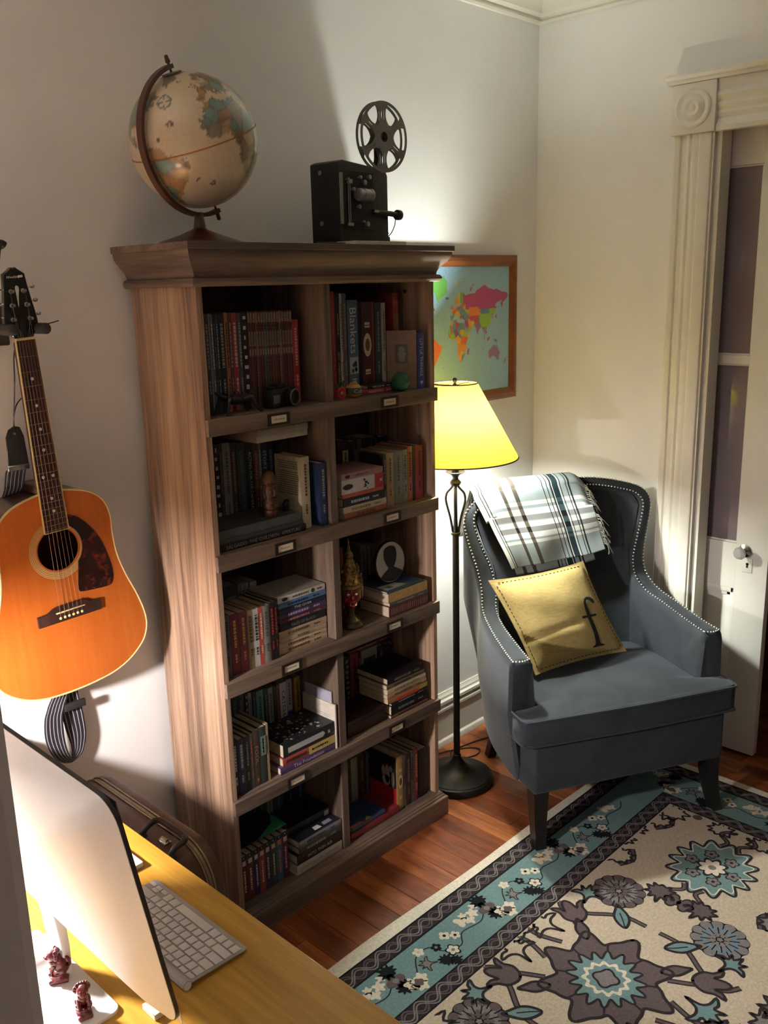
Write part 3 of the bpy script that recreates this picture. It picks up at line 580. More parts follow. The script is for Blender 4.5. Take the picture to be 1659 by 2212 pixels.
def book(b, idx):
    kind, x0, x1, y, z0, z1, dep, col, row, side, desc, ti, tc = b
    rr = random.Random(idx*7+3)
    w, h = x1-x0, z1-z0
    place = 'in the %s %s cubby' % (ROWN[row], SIDEN[side])
    run = col.startswith('RUN')
    if run:
        t = thing('book', 'slim volume with cream and maroon banded spine %s' % place, 'book', (x0, y, z0), group='striped slim volumes in the top left cubby'); col = RUNC[int(col[3:])]
    else:
        t = thing('book', '%s %s' % (desc, place), 'book', (x0, y, z0), group='books %s' % place)
    cm = bookmat(col)
    ct = .0011 if (w if kind == 'S' else h) < .02 else .0018
    c = MB(); p = MB(); k = MB()
    if kind == 'S':      # standing, spine to the front: spine plane y=0
        c.use(cm)
        ct = min(ct, w*.2)
        if w > .02:    # softly rounded spine
            n = 6; pts = [(w*i/n, -.0012*math.sin(PI*i/n)) for i in range(n+1)]
            c.prism(pts+[(w, ct), (0, ct)], .0003, h)
        else: c.rbox(0, w, 0, ct*1.2, .0003, h, .0004, 1)
        c.box(0, ct, ct*.5, dep, .0003, h); c.box(w-ct, w, ct*.5, dep, .0003, h)
        p.box(ct, w-ct, ct, dep-.002, .002, h-.002)
        fy = -.0018
        def F(a, bb): return (w/2+bb, fy, h/2-a)      # a runs down the spine, b to the right
        S = w; Lh = h
    elif kind == 'L':    # lying, spine to the front
        c.use(cm); ct = min(ct, h*.22)
        n = 6; pts = [(-.0012*math.sin(PI*i/n), h*i/n) for i in range(n+1)]
        c.prism([(q_, max(z_, .0004)) for q_, z_ in pts]+[(ct, h), (ct, .0004)], 0, w, 'x')
        c.box(0, w, ct*.5, dep, .0004, ct); c.box(0, w, ct*.5, dep, h-ct, h)
        p.box(.0015, w-.0015, ct, dep-.002, ct, h-ct)
        fy = -.0018
        def F(a, bb): return (w/2+a, fy, h/2+bb)
        S = h; Lh = w
    else:                # facing out
        c.use(cm); c.box(0, w, 0, .0014, .0003, h); c.box(0, w, dep-.0014, dep, .0003, h); c.box(w-.0014, w, 0, dep, .0003, h)
        p.box(.001, w-.0014, .0014, dep-.0014, .002, h-.002)
        fy = -.0006
        def F(a, bb): return (w/2+bb, fy, h/2-a)
        S = w; Lh = h
    if kind == 'F': t.rotation_euler = (0, 0, math.atan2(-.068, .059)+.0); 
    c.build('cover', None, t, 30); p.build('pages', m_page, t, 0)
    def quad(a0, a1, b0, b1, off=0): k.add([Vector(F(a, q))-Vector((0, off, 0)) for a, q in ((a0, b0), (a1, b0), (a1, b1), (a0, b1))], [(0, 1, 2, 3)])
    def marks(a0, a1, hh, b0=0.0):
        a = a0
        while a < a1:
            l = rr.uniform(.003, .009); quad(a, min(a+l, a1), b0-hh/2, b0+hh/2); a += l+rr.uniform(.0014, .003)
    if run:
        k.use(inkmat('b0a488')); quad(-.5*Lh+.004, -.5*Lh+.028, -S*.42, S*.30); k.use(inkmat('988c74')); quad(-.5*Lh+.052, -.5*Lh+.088, -S*.36, S*.3)
        quad(-.5*Lh+.096, -.5*Lh+.112, -S*.36, S*.3)
        k.use(inkmat('2a1a18')); marks(-.5*Lh+.034, -.5*Lh+.048, S*.4); marks(-.5*Lh+.118, Lh*.5-.02, S*.3)
        k.use(inkmat('4c4440')); marks(-.5*Lh+.006, -.5*Lh+.026, S*.3); marks(-.5*Lh+.056, -.5*Lh+.084, S*.3)
    elif ti == '~':
        k.use(inkmat(tc)); hh = min(S*.42, .008)
        if kind == 'L': marks(-Lh*.32, Lh*.12, hh); marks(Lh*.22, Lh*.36, hh*.7)
        else: marks(-Lh*.40, Lh*.05, hh); marks(Lh*.16, Lh*.30, hh*.8)
    elif ti == '*':
        k.use(inkmat(tc))
        for i in range(9): a = -Lh*.46+Lh*.1*i; quad(a, a+rr.uniform(.006, .013), -S*rr.uniform(.1, .36), S*rr.uniform(.1, .36))
    elif ti == '%':
        k.use(inkmat(tc)); n = 20
        k.poly([F(-Lh*.03+Lh*.13*math.sin(2*PI*i/n), S*.38*math.cos(2*PI*i/n)) for i in range(n)]); 
        k.use(inkmat('6a4a2c')); k.poly([Vector(F(-Lh*.03+Lh*.07*math.sin(2*PI*i/n), S*.22*math.cos(2*PI*i/n)))-Vector((0, .0003, 0)) for i in range(n)])
        k.use(inkmat(tc)); marks(-Lh*.28, -Lh*.22, S*.5); marks(Lh*.24, Lh*.3, S*.5)
    elif ti == '#':
        k.use(inkmat(tc))
        if kind == 'L': quad(Lh*.36, Lh*.46, -S*.3, S*.3)
        elif 'lower half' in desc: quad(Lh*.05, Lh*.49, -S*.46, S*.46); k.use(inkmat('585868')); marks(-Lh*.44, -Lh*.05, S*.3)
        else: quad(-Lh*.34, -Lh*.0, -S*.38, S*.38); k.use(inkmat('3a3834')); marks(-Lh*.30, -Lh*.04, S*.2)
    elif ti == '@':
        k.use(inkmat(tc)); quad(Lh*.28, Lh*.5, -S*.5, S*.5, .0002); k.use(inkmat('1c1816'))
        n = 14; k.poly([F(-Lh*.36+S*.5*math.cos(2*PI*i/n), S*.2*math.sin(2*PI*i/n)) for i in range(n)])
        for i in range(11): a = Lh*rr.uniform(.0, .12); q = S*rr.uniform(-.4, .34); quad(a, a+rr.uniform(.003, .007), q, q+S*rr.uniform(.05, .14))
        k.use(inkmat('c8b8b8')); quad(Lh*.40, Lh*.46, -S*.1, S*.1, .0005); marks(Lh*.31, Lh*.38, S*.2)
    elif ti == 'o':
        k.use(inkmat(tc)); n = 18; k.poly([F(-Lh*.36+Lh*.06*math.cos(2*PI*i/n), S*.28*math.sin(2*PI*i/n)) for i in range(n)])
        k.use(inkmat('6a6058')); marks(-Lh*.2, Lh*.14, S*.3)
        if 'cream' in desc:
            k.use(inkmat('1c4a44')); k.poly([F(Lh*.23+S*.36*math.cos(2*PI*i/n), S*.36*math.sin(2*PI*i/n)) for i in range(n)]); k.use(inkmat('6a6058')); marks(Lh*.32, Lh*.44, S*.3)
    elif ti == '|':
        k.use(inkmat(tc)); a = -Lh*.46
        while a < Lh*.46: quad(a, a+.0022, -S*.3, S*.3); a += rr.choice((.005, .006, .009))
    elif ti == '^':
        k.use(inkmat(tc))
        if 'pile' in desc: quad(-Lh*.02, Lh*.5, -S*.5, S*.5); k.use(inkmat('4a1a14')); marks(-Lh*.44, -Lh*.06, S*.4); k.use(inkmat('6a5024')); marks(Lh*.04, Lh*.36, S*.25)
        else: quad(-Lh*.3, Lh*.28, -S*.5, S*.05); k.use(inkmat('b8b048')); quad(Lh*.28, Lh*.5, -S*.3, S*.5)
    elif ti == '_':
        k.use(inkmat(tc)); k.poly([F(a, q) for a, q in ((-Lh*.42, -S*.22), (Lh*.26, -S*.22), (Lh*.30, 0), (Lh*.26, S*.20), (-Lh*.42, S*.20))])
        k.use(inkmat('1c1a1a')); 
        for i in range(46): 
            a = Lh*rr.uniform(-.40, .24); q = S*rr.uniform(-.14, .1); v = [Vector(F(a+aa, q+bb))-Vector((0, .0002, 0)) for aa, bb in ((0, 0), (.0016, .0003), (.0016, S*.05), (0, S*.05))]
        k.use(inkmat('b8b4b0')); quad(Lh*.36, Lh*.40, -S*.15, S*.1)
    elif ti == '=':
        k.use(inkmat(tc)); quad(-Lh*.40, -Lh*.30, -S*.3, S*.3, .0001); marks(-Lh*.18, Lh*.30, S*.26)
        k.use(inkmat('10201c')); quad(-Lh*.5+.001, -Lh*.42, -S*.48, S*.48); k.use(inkmat('b8c0c0')); quad(-Lh*.48, -Lh*.45, -S*.08, S*.08, .0003)
    elif ti == '&':
        k.use(inkmat(tc)); n = 16
        quad(-Lh*.27, Lh*.05, -.02, .018); k.use(inkmat('8e8c84'))
        for (aa, bb, q) in ((-.18, .0, .009), (-.10, -.006, .007), (-.10, .006, .007), (-.03, .0, .010)): k.poly([Vector(F(Lh*aa+q*math.cos(2*PI*i/n), bb+q*math.sin(2*PI*i/n)))-Vector((0, .0004, 0)) for i in range(n)])
    elif ti:
        k.use(inkmat(tc))
        if kind == 'L':
            text_on(k, ti, Lh*(.86 if len(ti) > 16 else .55), S*.5, lambda a, q: F(a, q))
        elif ti == 'ON':
            text_on(k, ti, S*.9, .03, lambda a, q: F(-Lh*.40-q, a)); k.use(inkmat('8a6a4a')); quad(-Lh*.28, Lh*.49, -S*.47, S*.47)
        elif ti == 'Blankets':
            text_on(k, ti, Lh*.48, S*.62, lambda a, q: F(a-Lh*.18, q)); k.use(inkmat('b8bcc0')); quad(Lh*.10, Lh*.28, -S*.42, S*.42)
            k.use(inkmat('3a4450'))
            for i in range(6): a = Lh*rr.uniform(.12, .25); q = S*rr.uniform(-.3, .2); k.poly([Vector(F(a+.006*math.cos(2*PI*j/9), q+S*.13*math.sin(2*PI*j/9)))-Vector((0, .0003, 0)) for j in range(9)])
            k.use(inkmat('d0d4d8')); marks(Lh*.33, Lh*.38, S*.4)
        elif ti == 'BEST AMERICAN': text_on(k, ti, Lh*.3, S*.5, lambda a, q: F(a+Lh*.22, q)); marks(-Lh*.3, -Lh*.1, S*.2)
        else:
            text_on(k, ti, Lh*.66, S*.5, lambda a, q: F(a-Lh*.06, q)); marks(Lh*.36, Lh*.42, S*.3)
    # printed front covers that show
    if desc.startswith('thick black and white'):
        k.use(inkmat('c4c0bc'))
        for i in range(70): a, q, s_ = rr.uniform(.012, w-.02), rr.uniform(.01, dep-.01), rr.uniform(.001, .0055); k.poly([(a+s_*rr.uniform(.6, 1.4)*math.cos(2*PI*j/7), q+s_*rr.uniform(.6, 1.4)*math.sin(2*PI*j/7), h+.0004) for j in range(7)])
    if desc.startswith('blue paperback with white picture'):
        k.use(inkmat('b8b8b0')); k.poly([(.01, .01, h+.0003), (w*.62, .012, h+.0003), (w*.5, .05, h+.0003), (.012, .056, h+.0003)]); k.use(inkmat('5a6a70')); k.poly([(.03, .018, h+.0006), (w*.3, .02, h+.0006), (w*.3, .04, h+.0006), (.03, .04, h+.0006)])
    if desc.startswith('lilac grey spined'):
        k.use(inkmat('16151a')); k.poly([(.001, .002, h+.0003), (w-.001, .002, h+.0003), (w-.001, dep, h+.0003), (.001, dep, h+.0003)])
        k.use(inkmat('d8d4d4')); k.poly([(w*.44, .012, h+.0006), (w*.60, .012, h+.0006), (w*.58, .030, h+.0006), (w*.46, .030, h+.0006)]); k.use(inkmat('8a84a0')); k.poly([(w*.66, .014, h+.0006), (w*.86, .014, h+.0006), (w*.86, .03, h+.0006), (w*.68, .03, h+.0006)])
    if desc.startswith('navy book with yellow'):
        k.use(inkmat('e0b030')); k.poly([(w*.40, .001, h+.0003), (w*.62, .001, h+.0003), (w*.54, .018, h+.0003)]); k.use(inkmat('d06a28')); k.poly([(.0, .001, h+.0003), (w*.40, .001, h+.0003), (w*.3, .012, h+.0003), (0, .012, h+.0003)])
    if desc.startswith('yellow spined'):    # left cover: dark picture over a red band
        X = -.0004
        k.use(inkmat('18100e')); k.poly([(X, .004, h*.40), (X, dep, h*.40), (X, dep, h*.99), (X, .004, h*.99)])
        k.use(inkmat('a81420')); k.poly([(X, .004, .004), (X, dep, .004), (X, dep, h*.40), (X, .004, h*.40)])
        k.use(inkmat('a89890'))
        for (q, z, a, e) in ((.045, .62, .011, .035), (.028, .74, .008, .012), (.062, .66, .008, .02), (.05, .5, .018, .02), (.02, .55, .007, .03)): k.poly([(X-.0003, q+a*math.cos(2*PI*j/12), h*z+e*math.sin(2*PI*j/12)) for j in range(12)])
    if desc.startswith('cream paperback with printed'):
        X = -.0004; k.use(inkmat('8a7c5c'))
        for i in range(15):
            z = h*.93-i*.0062 - (.004 if i > 3 else 0)
            k.poly([(X, .012, z), (X, dep-.012-rr.uniform(0, .012), z), (X, dep-.012, z-.0022), (X, .012, z-.0022)])
    if desc.startswith('tall white picture'):
        X = -.0004; k.use(inkmat('8a8478'))
        for i in range(2): z = h*.72-i*.006; k.poly([(X, .03, z), (X, .085, z), (X, .085, z-.0012), (X, .03, z-.0012)])
    if k.v: k.build('title', None, t, 0)
    return t
for i, b in enumerate(BOOKS): book(b, i)
# ================================================================= WORLD OUTLINES (longitude, latitude)
LAND = dict(
 africa=[(-17,15),(-16,21),(-10,29),(-6,35),(3,37),(10,37),(11,33),(20,31),(25,32),(32,31),(35,27),(37,21),(43,12),(51,12),(48,5),(41,-2),(40,-10),(40,-16),(35,-20),(35,-24),(32,-28),(27,-34),(19,-35),(15,-27),(12,-17),(13,-8),(9,-1),(9,4),(4,6),(-4,5),(-8,4),(-13,8)],
 madagascar=[(44,-25),(47,-25),(50,-16),(49,-12),(44,-17)],
 eurasia=[(-10,37),(-9,43),(-2,43),(-4,48),(2,51),(8,54),(8,57),(11,56),(12,54),(20,55),(24,58),(28,60),(22,60),(21,63),(25,65),(20,63),(17,61),(18,59),(14,55),(11,59),(5,59),(5,62),(12,66),(18,70),(28,71),(40,67),(44,68),(60,69),(68,69),(73,72),(80,73),(100,77),(113,74),(130,72),(140,73),(160,70),(178,69),(180,65),(170,60),(163,58),(162,53),(157,51),(156,58),(162,61),(150,59),(140,57),(136,54),(141,52),(135,43),(128,40),(129,35),(126,37),(124,40),(118,39),(122,37),(120,33),(122,30),(117,23),(108,21),(106,17),(109,12),(105,9),(101,13),(99,9),(104,2),(101,3),(98,9),(97,16),(94,17),(91,22),(86,20),(80,15),(80,11),(77,8),(73,17),(72,21),(67,25),(57,26),(56,24),(60,22),(55,17),(45,13),(43,17),(39,21),(35,28),(35,36),(28,37),(27,40),(24,38),(23,36),(19,41),(13,45),(18,40),(16,38),(12,42),(9,44),(3,43),(0,39),(-5,36)],
 novaya=[(52,71),(56,71),(60,76),(68,77),(60,77),(54,74)], svalbard=[(12,78),(22,78),(26,80),(14,80)],
 britain=[(-5,50),(1,51),(0,53),(-2,56),(-3,58.5),(-6,57),(-4,54)], ireland=[(-10,52),(-6,52),(-6,55),(-9,54.5)], iceland=[(-24,64),(-14,64),(-15,66.5),(-23,66)],
 greenland=[(-45,60),(-40,65),(-20,70),(-18,80),(-30,83.5),(-60,82),(-70,77),(-55,70),(-53,65)],
 namerica=[(-168,66),(-156,71),(-128,70),(-95,72),(-82,68),(-95,60),(-80,52),(-78,58),(-65,60),(-56,52),(-66,49),(-60,46),(-70,42),(-76,35),(-81,30),(-80,25),(-84,30),(-97,27),(-97,20),(-88,21),(-83,10),(-78,8),(-85,10),(-95,16),(-105,20),(-112,30),(-117,33),(-124,40),(-124,48),(-135,58),(-150,60),(-165,55)],
 samerica=[(-78,8),(-72,12),(-60,9),(-50,1),(-35,-6),(-39,-15),(-48,-26),(-57,-35),(-65,-42),(-68,-54),(-75,-50),(-71,-30),(-70,-18),(-81,-5),(-79,1)],
 australia=[(114,-22),(122,-18),(131,-12),(137,-12),(140,-17),(142,-11),(147,-19),(153,-26),(150,-37),(145,-39),(138,-34),(131,-31),(118,-35),(115,-33)],
 japan=[(131,32),(136,34),(141,36),(143,43),(139,40),(136,36),(131,34)], newguinea=[(131,-1),(141,-3),(150,-10),(142,-9),(134,-4)], borneo=[(109,1),(117,6),(118,1),(115,-4),(110,-3)], sumatra=[(96,5),(104,-2),(106,-6),(100,-1)], nz=[(173,-35),(178,-38),(172,-44),(167,-46)])
LAND = {k: np.array(v, float) for k, v in LAND.items()}
def inside(P, X, Y):
    r = np.zeros(X.shape, bool); n = len(P)
    for i in range(n):
        (x1, y1), (x2, y2) = P[i], P[(i+1) % n]
        if y1 == y2: continue
        r ^= ((y1 > Y) != (y2 > Y)) & (X < (x2-x1)*(Y-y1)/(y2-y1)+x1)
    return r
def vcols(me, cols, dom='POINT'):
    a = me.color_attributes.new('Col', 'FLOAT_COLOR', dom)
    a.data.foreach_set('color', np.hstack([cols, np.ones((len(cols), 1))]).astype(np.float32).ravel())
def patches(lon, lat, seeds, pal, rs):
    d = np.stack([((lon-s[0])*np.cos(np.radians(lat)))**2+(lat-s[1])**2 for s in seeds]); o = np.argsort(d, 0)
    return np.array(pal)[rs.integers(0, len(pal), len(seeds))][o[0]], (np.sqrt(np.take_along_axis(d, o[1:2], 0)[0])-np.sqrt(np.take_along_axis(d, o[0:1], 0)[0]))
# ================================================================= GLOBE
GC = Vector((.11, .12, 2.12)); GR = .1535
gl = thing('globe', 'antique cream desk globe with brown meridian arm standing on top of the bookcase', 'globe', (GC.x, GC.y, 1.8803))
m_mer = plain('meridian_brown', '4a2614', .45, .1, coat=.2); m_gbase = wood('globe_stand_wood', ['2c130a', '43200f', '5a2c16'], 0, 8, 8, .4, 60, .05, coat=.3)
fg = Vector((.579, .815, 0)); rg = Vector((.815, -.579, 0)); ph = math.radians(46)
hd_ = (-rg*math.cos(ph) - fg*math.sin(ph)).normalized(); tl = math.radians(22)
AX = Vector((0, 0, 1))*math.cos(tl)+hd_*math.sin(tl); XL = hd_*math.cos(tl)-Vector((0, 0, 1))*math.sin(tl); YL = AX.cross(XL)
GM = Matrix((XL, YL, AX)).transposed().to_4x4(); GM.translation = Vector((0, 0, GC.z-1.8803))
alpha = math.atan2((-fg).dot(YL), (-fg).dot(XL)); nlo, nla = 220, 110
lon = np.linspace(-180, 180, nlo+1); lat = np.linspace(-90, 90, nla+1); LO, LA = np.meshgrid(lon, lat)
vx = []; rs = np.random.default_rng(5)
az = np.radians(LO+25)+alpha; la = np.radians(LA)
P = np.stack([np.cos(la)*np.cos(az), np.cos(la)*np.sin(az), np.sin(la)], -1).reshape(-1, 3)*GR
flo, fla = LO.ravel(), LA.ravel(); col = np.tile(np.array(srgb('d0bd9c')), (len(flo), 1))
jit = lambda s: rs.normal(0, s, flo.shape)
land = np.zeros(flo.shape, bool); jx, jy = jit(.8), jit(.8)
for k_, P_ in LAND.items(): land |= inside(P_, flo+jx, fla+jy)
seeds = np.stack([rs.uniform(-180, 180, 330), rs.uniform(-70, 80, 330)], 1)
pc, ed = patches(flo, fla, seeds, [srgb(c) for c in ('71897c', '71897c', 'b08a60', 'b89a6c', '8f8268', '9c7c62', '7f958c', 'a89c7c')], rs)
col[land] = pc[land]*.9; edge = land & (ed < 1.2); col[edge] *= .65
north = (fla > 62); col[land & north] = np.array(srgb('7d7058')); col[(fla > 78)] = np.array(srgb('6e6a60'))
for lo_ in range(-180, 181, 15): col[np.abs(flo-lo_) < .4] *= .93
for la_ in range(-75, 76, 15): col[np.abs(fla-la_) < .4] *= .93
for (a, b_, r_m) in ((-44, 26, 3.0), (-34, -23, 2.4), (-22, -31, 3), (-58, 16, 2)):       # little ship drawings in the oceans
    q = (np.hypot((flo-a)*.8, fla-b_) < r_m) & (rs.random(flo.shape) < .7); col[q] = np.array(srgb('5a4426'))
dd = np.hypot((flo+47)*np.cos(np.radians(45)), fla-46); an = np.degrees(np.arctan2(fla-46, (flo+47)*.7))
q = (np.abs(dd-6) < .8) | ((dd < 7.4) & ((np.abs(an % 90) < 9) | (np.abs(an % 90) > 81))); col[q & ~land] = np.array(srgb('5e6a5c'))
me = bpy.data.meshes.new('globe_ball'); fs = [(j*(nlo+1)+i, j*(nlo+1)+i+1, (j+1)*(nlo+1)+i+1, (j+1)*(nlo+1)+i) for j in range(nla) for i in range(nlo)]
me.from_pydata([tuple(GM @ Vector(p)) for p in P], [], fs); me.polygons.foreach_set('use_smooth', [True]*len(me.polygons)); vcols(me, col)
me.materials.append(attr_mat('globe_print', .28, coat=.4, nz=.12, vscale=70)); share('sphere', me, gl)
e = MB(); n = 72; e.tube([GM @ (Vector((math.cos(2*PI*i/n), math.sin(2*PI*i/n), 0))*(GR+.0004)) for i in range(n+1)], .0016, 6, caps=False); e.build('equator_ring', plain('equator_orange', '9a5420', .5), gl)
e = MB(); R0, R1, hw = .1640, .1735, .0085
ring = [(-PI/2-.03)+(PI+.06)*i/48 for i in range(49)]
vs = []; fs = []
for a in ring:
    for R_, yy in ((R0, -hw), (R1, -hw), (R1, hw), (R0, hw)): vs.append(GM @ Vector((R_*math.cos(a), yy, R_*math.sin(a))))
for i in range(48):
    for j in range(4): fs.append((i*4+j, i*4+(j+1) % 4, i*4+4+(j+1) % 4, i*4+4+j))
fs += [(0, 3, 2, 1), (192, 193, 194, 195)]; e.add(vs, fs); e.build('meridian_arm', m_mer, gl, 30)
for sgn, nm in ((1, 'top_pin'), (-1, 'bottom_pin')):
    e = MB(); e.lathe([(.003, GR-.002), (.003, .176), (.0055, .177), (.0062, .180), (.005, .186), (.0045, .192), (.002, .194)] if sgn > 0 else [(.003, GR-.002), (.003, .172), (.005, .173), (.005, .190), (.002, .192)], 14, mtx=GM @ (Matrix() if sgn > 0 else Matrix.Rotation(PI, 4, 'X')))
    e.build(nm, m_mer, gl)
e = MB(); e.lathe([(.024, GR-.0006), (.024, GR+.0016), (.012, GR+.0025), (.004, GR+.003)], 24, mtx=GM); e.build('hour_dial', plain('dial_brown', '5a4630', .4), gl)
e = MB(); e.lathe([(.105, 0), (.105, .004), (.098, .008), (.060, .020), (.020, .036), (.0155, .040), (.0150, .044), (.0125, .058), (.0105, .070), (.0095, .0765), (.0001, .0767)], 36); e.build('stand', m_gbase, gl)

# ================================================================= FILM PROJECTOR with reel, papers beside it
m_body = plain('black_crackle', (.005, .005, .006), .55, vscale=300, bmp=.15); m_dk = plain('dark_metal', (.02, .02, .021), .45, .6); m_al = plain('dull_aluminium', (.30, .29, .28), .45, .85); m_reel = plain('reel_grey', (.20, .19, .17), .5, .45, vscale=120)
pj = thing('film_projector', 'black vintage film projector with a raised metal reel on top of the bookcase', 'projector', (.532, .062, 1.8803), (0, 0, math.radians(5)))
e = MB(); e.prism([(0, 0), (.215, 0), (.215, .198), (.203, .213), (.02, .226), (0, .219)], 0, .105, 'y', .004, 2); e.build('case', m_body, pj)
e = MB(); e.rbox(.002, .0145, -.004, .0, .058, .192, .0008, 1); e.build('film_guard', m_al, pj)
e = MB(); e.rbox(.018, .145, -.0025, .0005, .045, .200, .001, 1); e.build('mechanism_plate', m_dk, pj)
rx = Matrix.Rotation(PI/2, 4, 'Y'); rf = Matrix.Rotation(PI/2, 4, 'X')
e = MB(); L0 = Matrix.Translation((.055, -.021, .136)) @ rx
e.lathe([(.012, 0), (.017, .002), (.017, .012), (.0155, .013), (.0155, .020), (.0175, .021), (.0175, .034), (.016, .035), (.016, .046), (.018, .048), (.018, .056), (.012, .0565), (.011, .050), (.0001, .050)], 24, mtx=L0); e.build('lens_barrel', m_al, pj)
e = MB()
for xx in (.034, .041): e.tube([(xx, -.005, .062), (xx, -.005, .168)], .0016, 6)
e.rbox(.028, .047, -.012, -.0025, .164, .176, .002, 1); e.rbox(.028, .050, -.010, -.0025, .052, .062, .002, 1); e.build('film_gate', m_al, pj)
for (xx, zz, rr_) in ((.079, .183, .0045), (.096, .170, .007), (.118, .186, .006), (.070, .105, .0065), (.105, .060, .007), (.088, .066, .0035), (.026, .175, .004), (.049, .150, .005)):
    e = MB(); e.lathe([(rr_*.5, .0), (rr_*.5, .006), (rr_, .007), (rr_, .013), (rr_*.5, .014), (.0001, .0142)], 14, mtx=Matrix.Translation((xx, -.0025, zz)) @ rf); e.build('roller', m_al, pj)
for zz in (.195, .062):
    e = MB(); e.lathe([(.0065, 0), (.0065, .002), (.004, .003), (.0001, .003)], 12, mtx=Matrix.Translation((0, .066, zz)) @ Matrix.Rotation(-PI/2, 4, 'Y')); e.build('screw', m_al, pj)
e = MB(); e.rbox(.030, .088, -.0012, 0, .010, .030, .0005, 1); e.use(m_dk); e.build('name_plate', None, pj)
e = MB(); e.tube([(.135, -.010, .094), (.21, -.012, .092), (.240, -.012, .090)], .0075, 10); e.lathe([(.008, 0), (.0145, .002), (.0145, .014), (.008, .016), (.003, .020), (.0001, .020)], 18, mtx=Matrix.Translation((.238, -.012, .090)) @ rx); e.build('take_up_arm', m_body, pj)
e = MB(); e.rbox(.132, .150, -.019, -.012, .092, .098, .001, 1); e.build('arm_tip', m_al, pj)
e = MB(); e.rbox(.190, .232, .008, .098, .0, .030, .003); e.prism([(.232, .0), (.238, .006), (.232, .014)], .02, .08, 'y'); e.build('foot', m_body, pj)
e = MB(); e.tube(catmull([(.245, -.006, .10), (.262, .01, .085), (.268, .02, .062), (.262, .03, .040), (.246, .035, .030), (.226, .03, .034)], 6), .0013, 6); e.tube([(.215, .02, .070), (.240, .02, .038), (.216, .02, .052)], .0012, 6); e.build('cable', m_body, pj)
# reel arm and reel: face to the front, hub in front of the arm
RCx, RCz, RR = .183, .297, .0945
e = MB(); e.tube([(.205, .045, .195), (.212, .038, .245), (.204, .030, .285), (RCx, .024, RCz)], [.008, .008, .009, .010], 10, flat=.6); e.rbox(.196, .232, .022, .042, .276, .306, .003); e.rbox(.200, .212, .024, .038, .305, .314, .002, 1); e.tube([(.230, .03, .290), (.243, .03, .290)], .002, 6); e.build('reel_arm', m_body, pj)
reel = bpy.data.objects.new('reel', None); COL.objects.link(reel); reel.parent = pj; reel.location = (RCx, -.008, RCz); reel.rotation_euler = (0, 0, math.radians(-5))
def flange():
    q = MB(); ns = 6; N = 120
    def P2(r, a): return (r*math.cos(a), r*math.sin(a))
    # ring, hub disc, spokes joined as one sheet
    for y0 in (-.0007, .0007): pass
    def ringband(ra, rb):
        vs = []; 
        for i in range(N):
            a = 2*PI*i/N
            for r_, y in ((ra, -.0007), (rb, -.0007), (rb, .0007), (ra, .0007)): x, z = P2(r_, a); vs.append((x, y, z))
        fs = [(i*4+j, i*4+(j+1) % 4, ((i+1) % N)*4+(j+1) % 4, ((i+1) % N)*4+j) for i in range(N) for j in range(4)]; q.add(vs, fs)
    ringband(RR-.0085, RR); ringband(.0135, .036)
    for s in range(ns):
        a0 = 2*PI*s/ns + PI/2
        L = []; Rr = []
        for t in range(9):
            r_ = .033+(RR-.007-.033)*t/8
            w_ = .0300-.0190*math.sin(PI*t/8)**.7
            c = Vector(P2(r_, a0)); tn = Vector((-math.sin(a0), math.cos(a0)))
            L.append(c+tn*w_*.5*1.25); Rr.append(c-tn*w_*.5*1.25)
        for side in (-1, 1):        # each spoke has a slot down its middle
            inner = [(Vector(P2(.033+(RR-.040)*t/8, a0)) + Vector((-math.sin(a0), math.cos(a0)))*side*(.0011 if 2 <= t <= 5 else 0)) for t in range(9)]
            out_ = L if side > 0 else Rr
            for t in range(8):
                A, B, Cc, D = inner[t], inner[t+1], out_[t+1], out_[t]
                q.add([(p.x, y, p.y) for y in (-.0007, .0007) for p in (A, B, Cc, D)], [(0, 1, 2, 3), (4, 7, 6, 5), (0, 4, 5, 1), (1, 5, 6, 2), (2, 6, 7, 3), (3, 7, 4, 0)])
    return q
fm = flange(); fm.use(m_reel); fm.mi = [0]*len(fm.f); fme = fm.mesh('reel_flange', 30)
for yy in (-.009, .009): share('flange', fme, reel, (0, yy, 0))
e = MB(); e.lathe([(.016, -.009), (.016, .009)], 30, mtx=rf); e.lathe([(.0045, -.022), (.0045, .012)], 12, mtx=rf)
for i in range(3): a = 2*PI*i/3+.5; e.rbox(.004, .014, -.0095, -.0082, -.002, .002, .0005, 1, mtx=Matrix.Rotation(a, 4, 'Y'))
e.build('hub', m_dk, reel)
m_paper = plain('cream_paper', (.60, .53, .40), .8); 
e = MB(); e.rbox(.500, .700, -.030, .045, 1.8803, 1.8895, .001, 1); tag(e.build('paper_pad', m_paper), 'cream card box lid lying before the projector on the bookcase', 'paper pad')
PJI = (Matrix.Translation(pj.location) @ Matrix.Rotation(math.radians(5), 4, 'Z')).inverted()
e = MB(); e.tube(catmull([PJI @ Vector(p) for p in [(.36, -.03, 1.8823), (.42, -.034, 1.8823), (.47, -.02, 1.8823), (.494, .06, 1.8823), (.52, .18, 1.8823)]], 6), .0018, 6); e.build('power_cord', m_body, pj)
e = MB(); e.rbox(.775, .868, .04, .20, 1.8803, 1.8842, .001, 1); tag(e.build('dark_folder', m_body), 'flat dark folder lying at the right end of the bookcase top', 'folder')

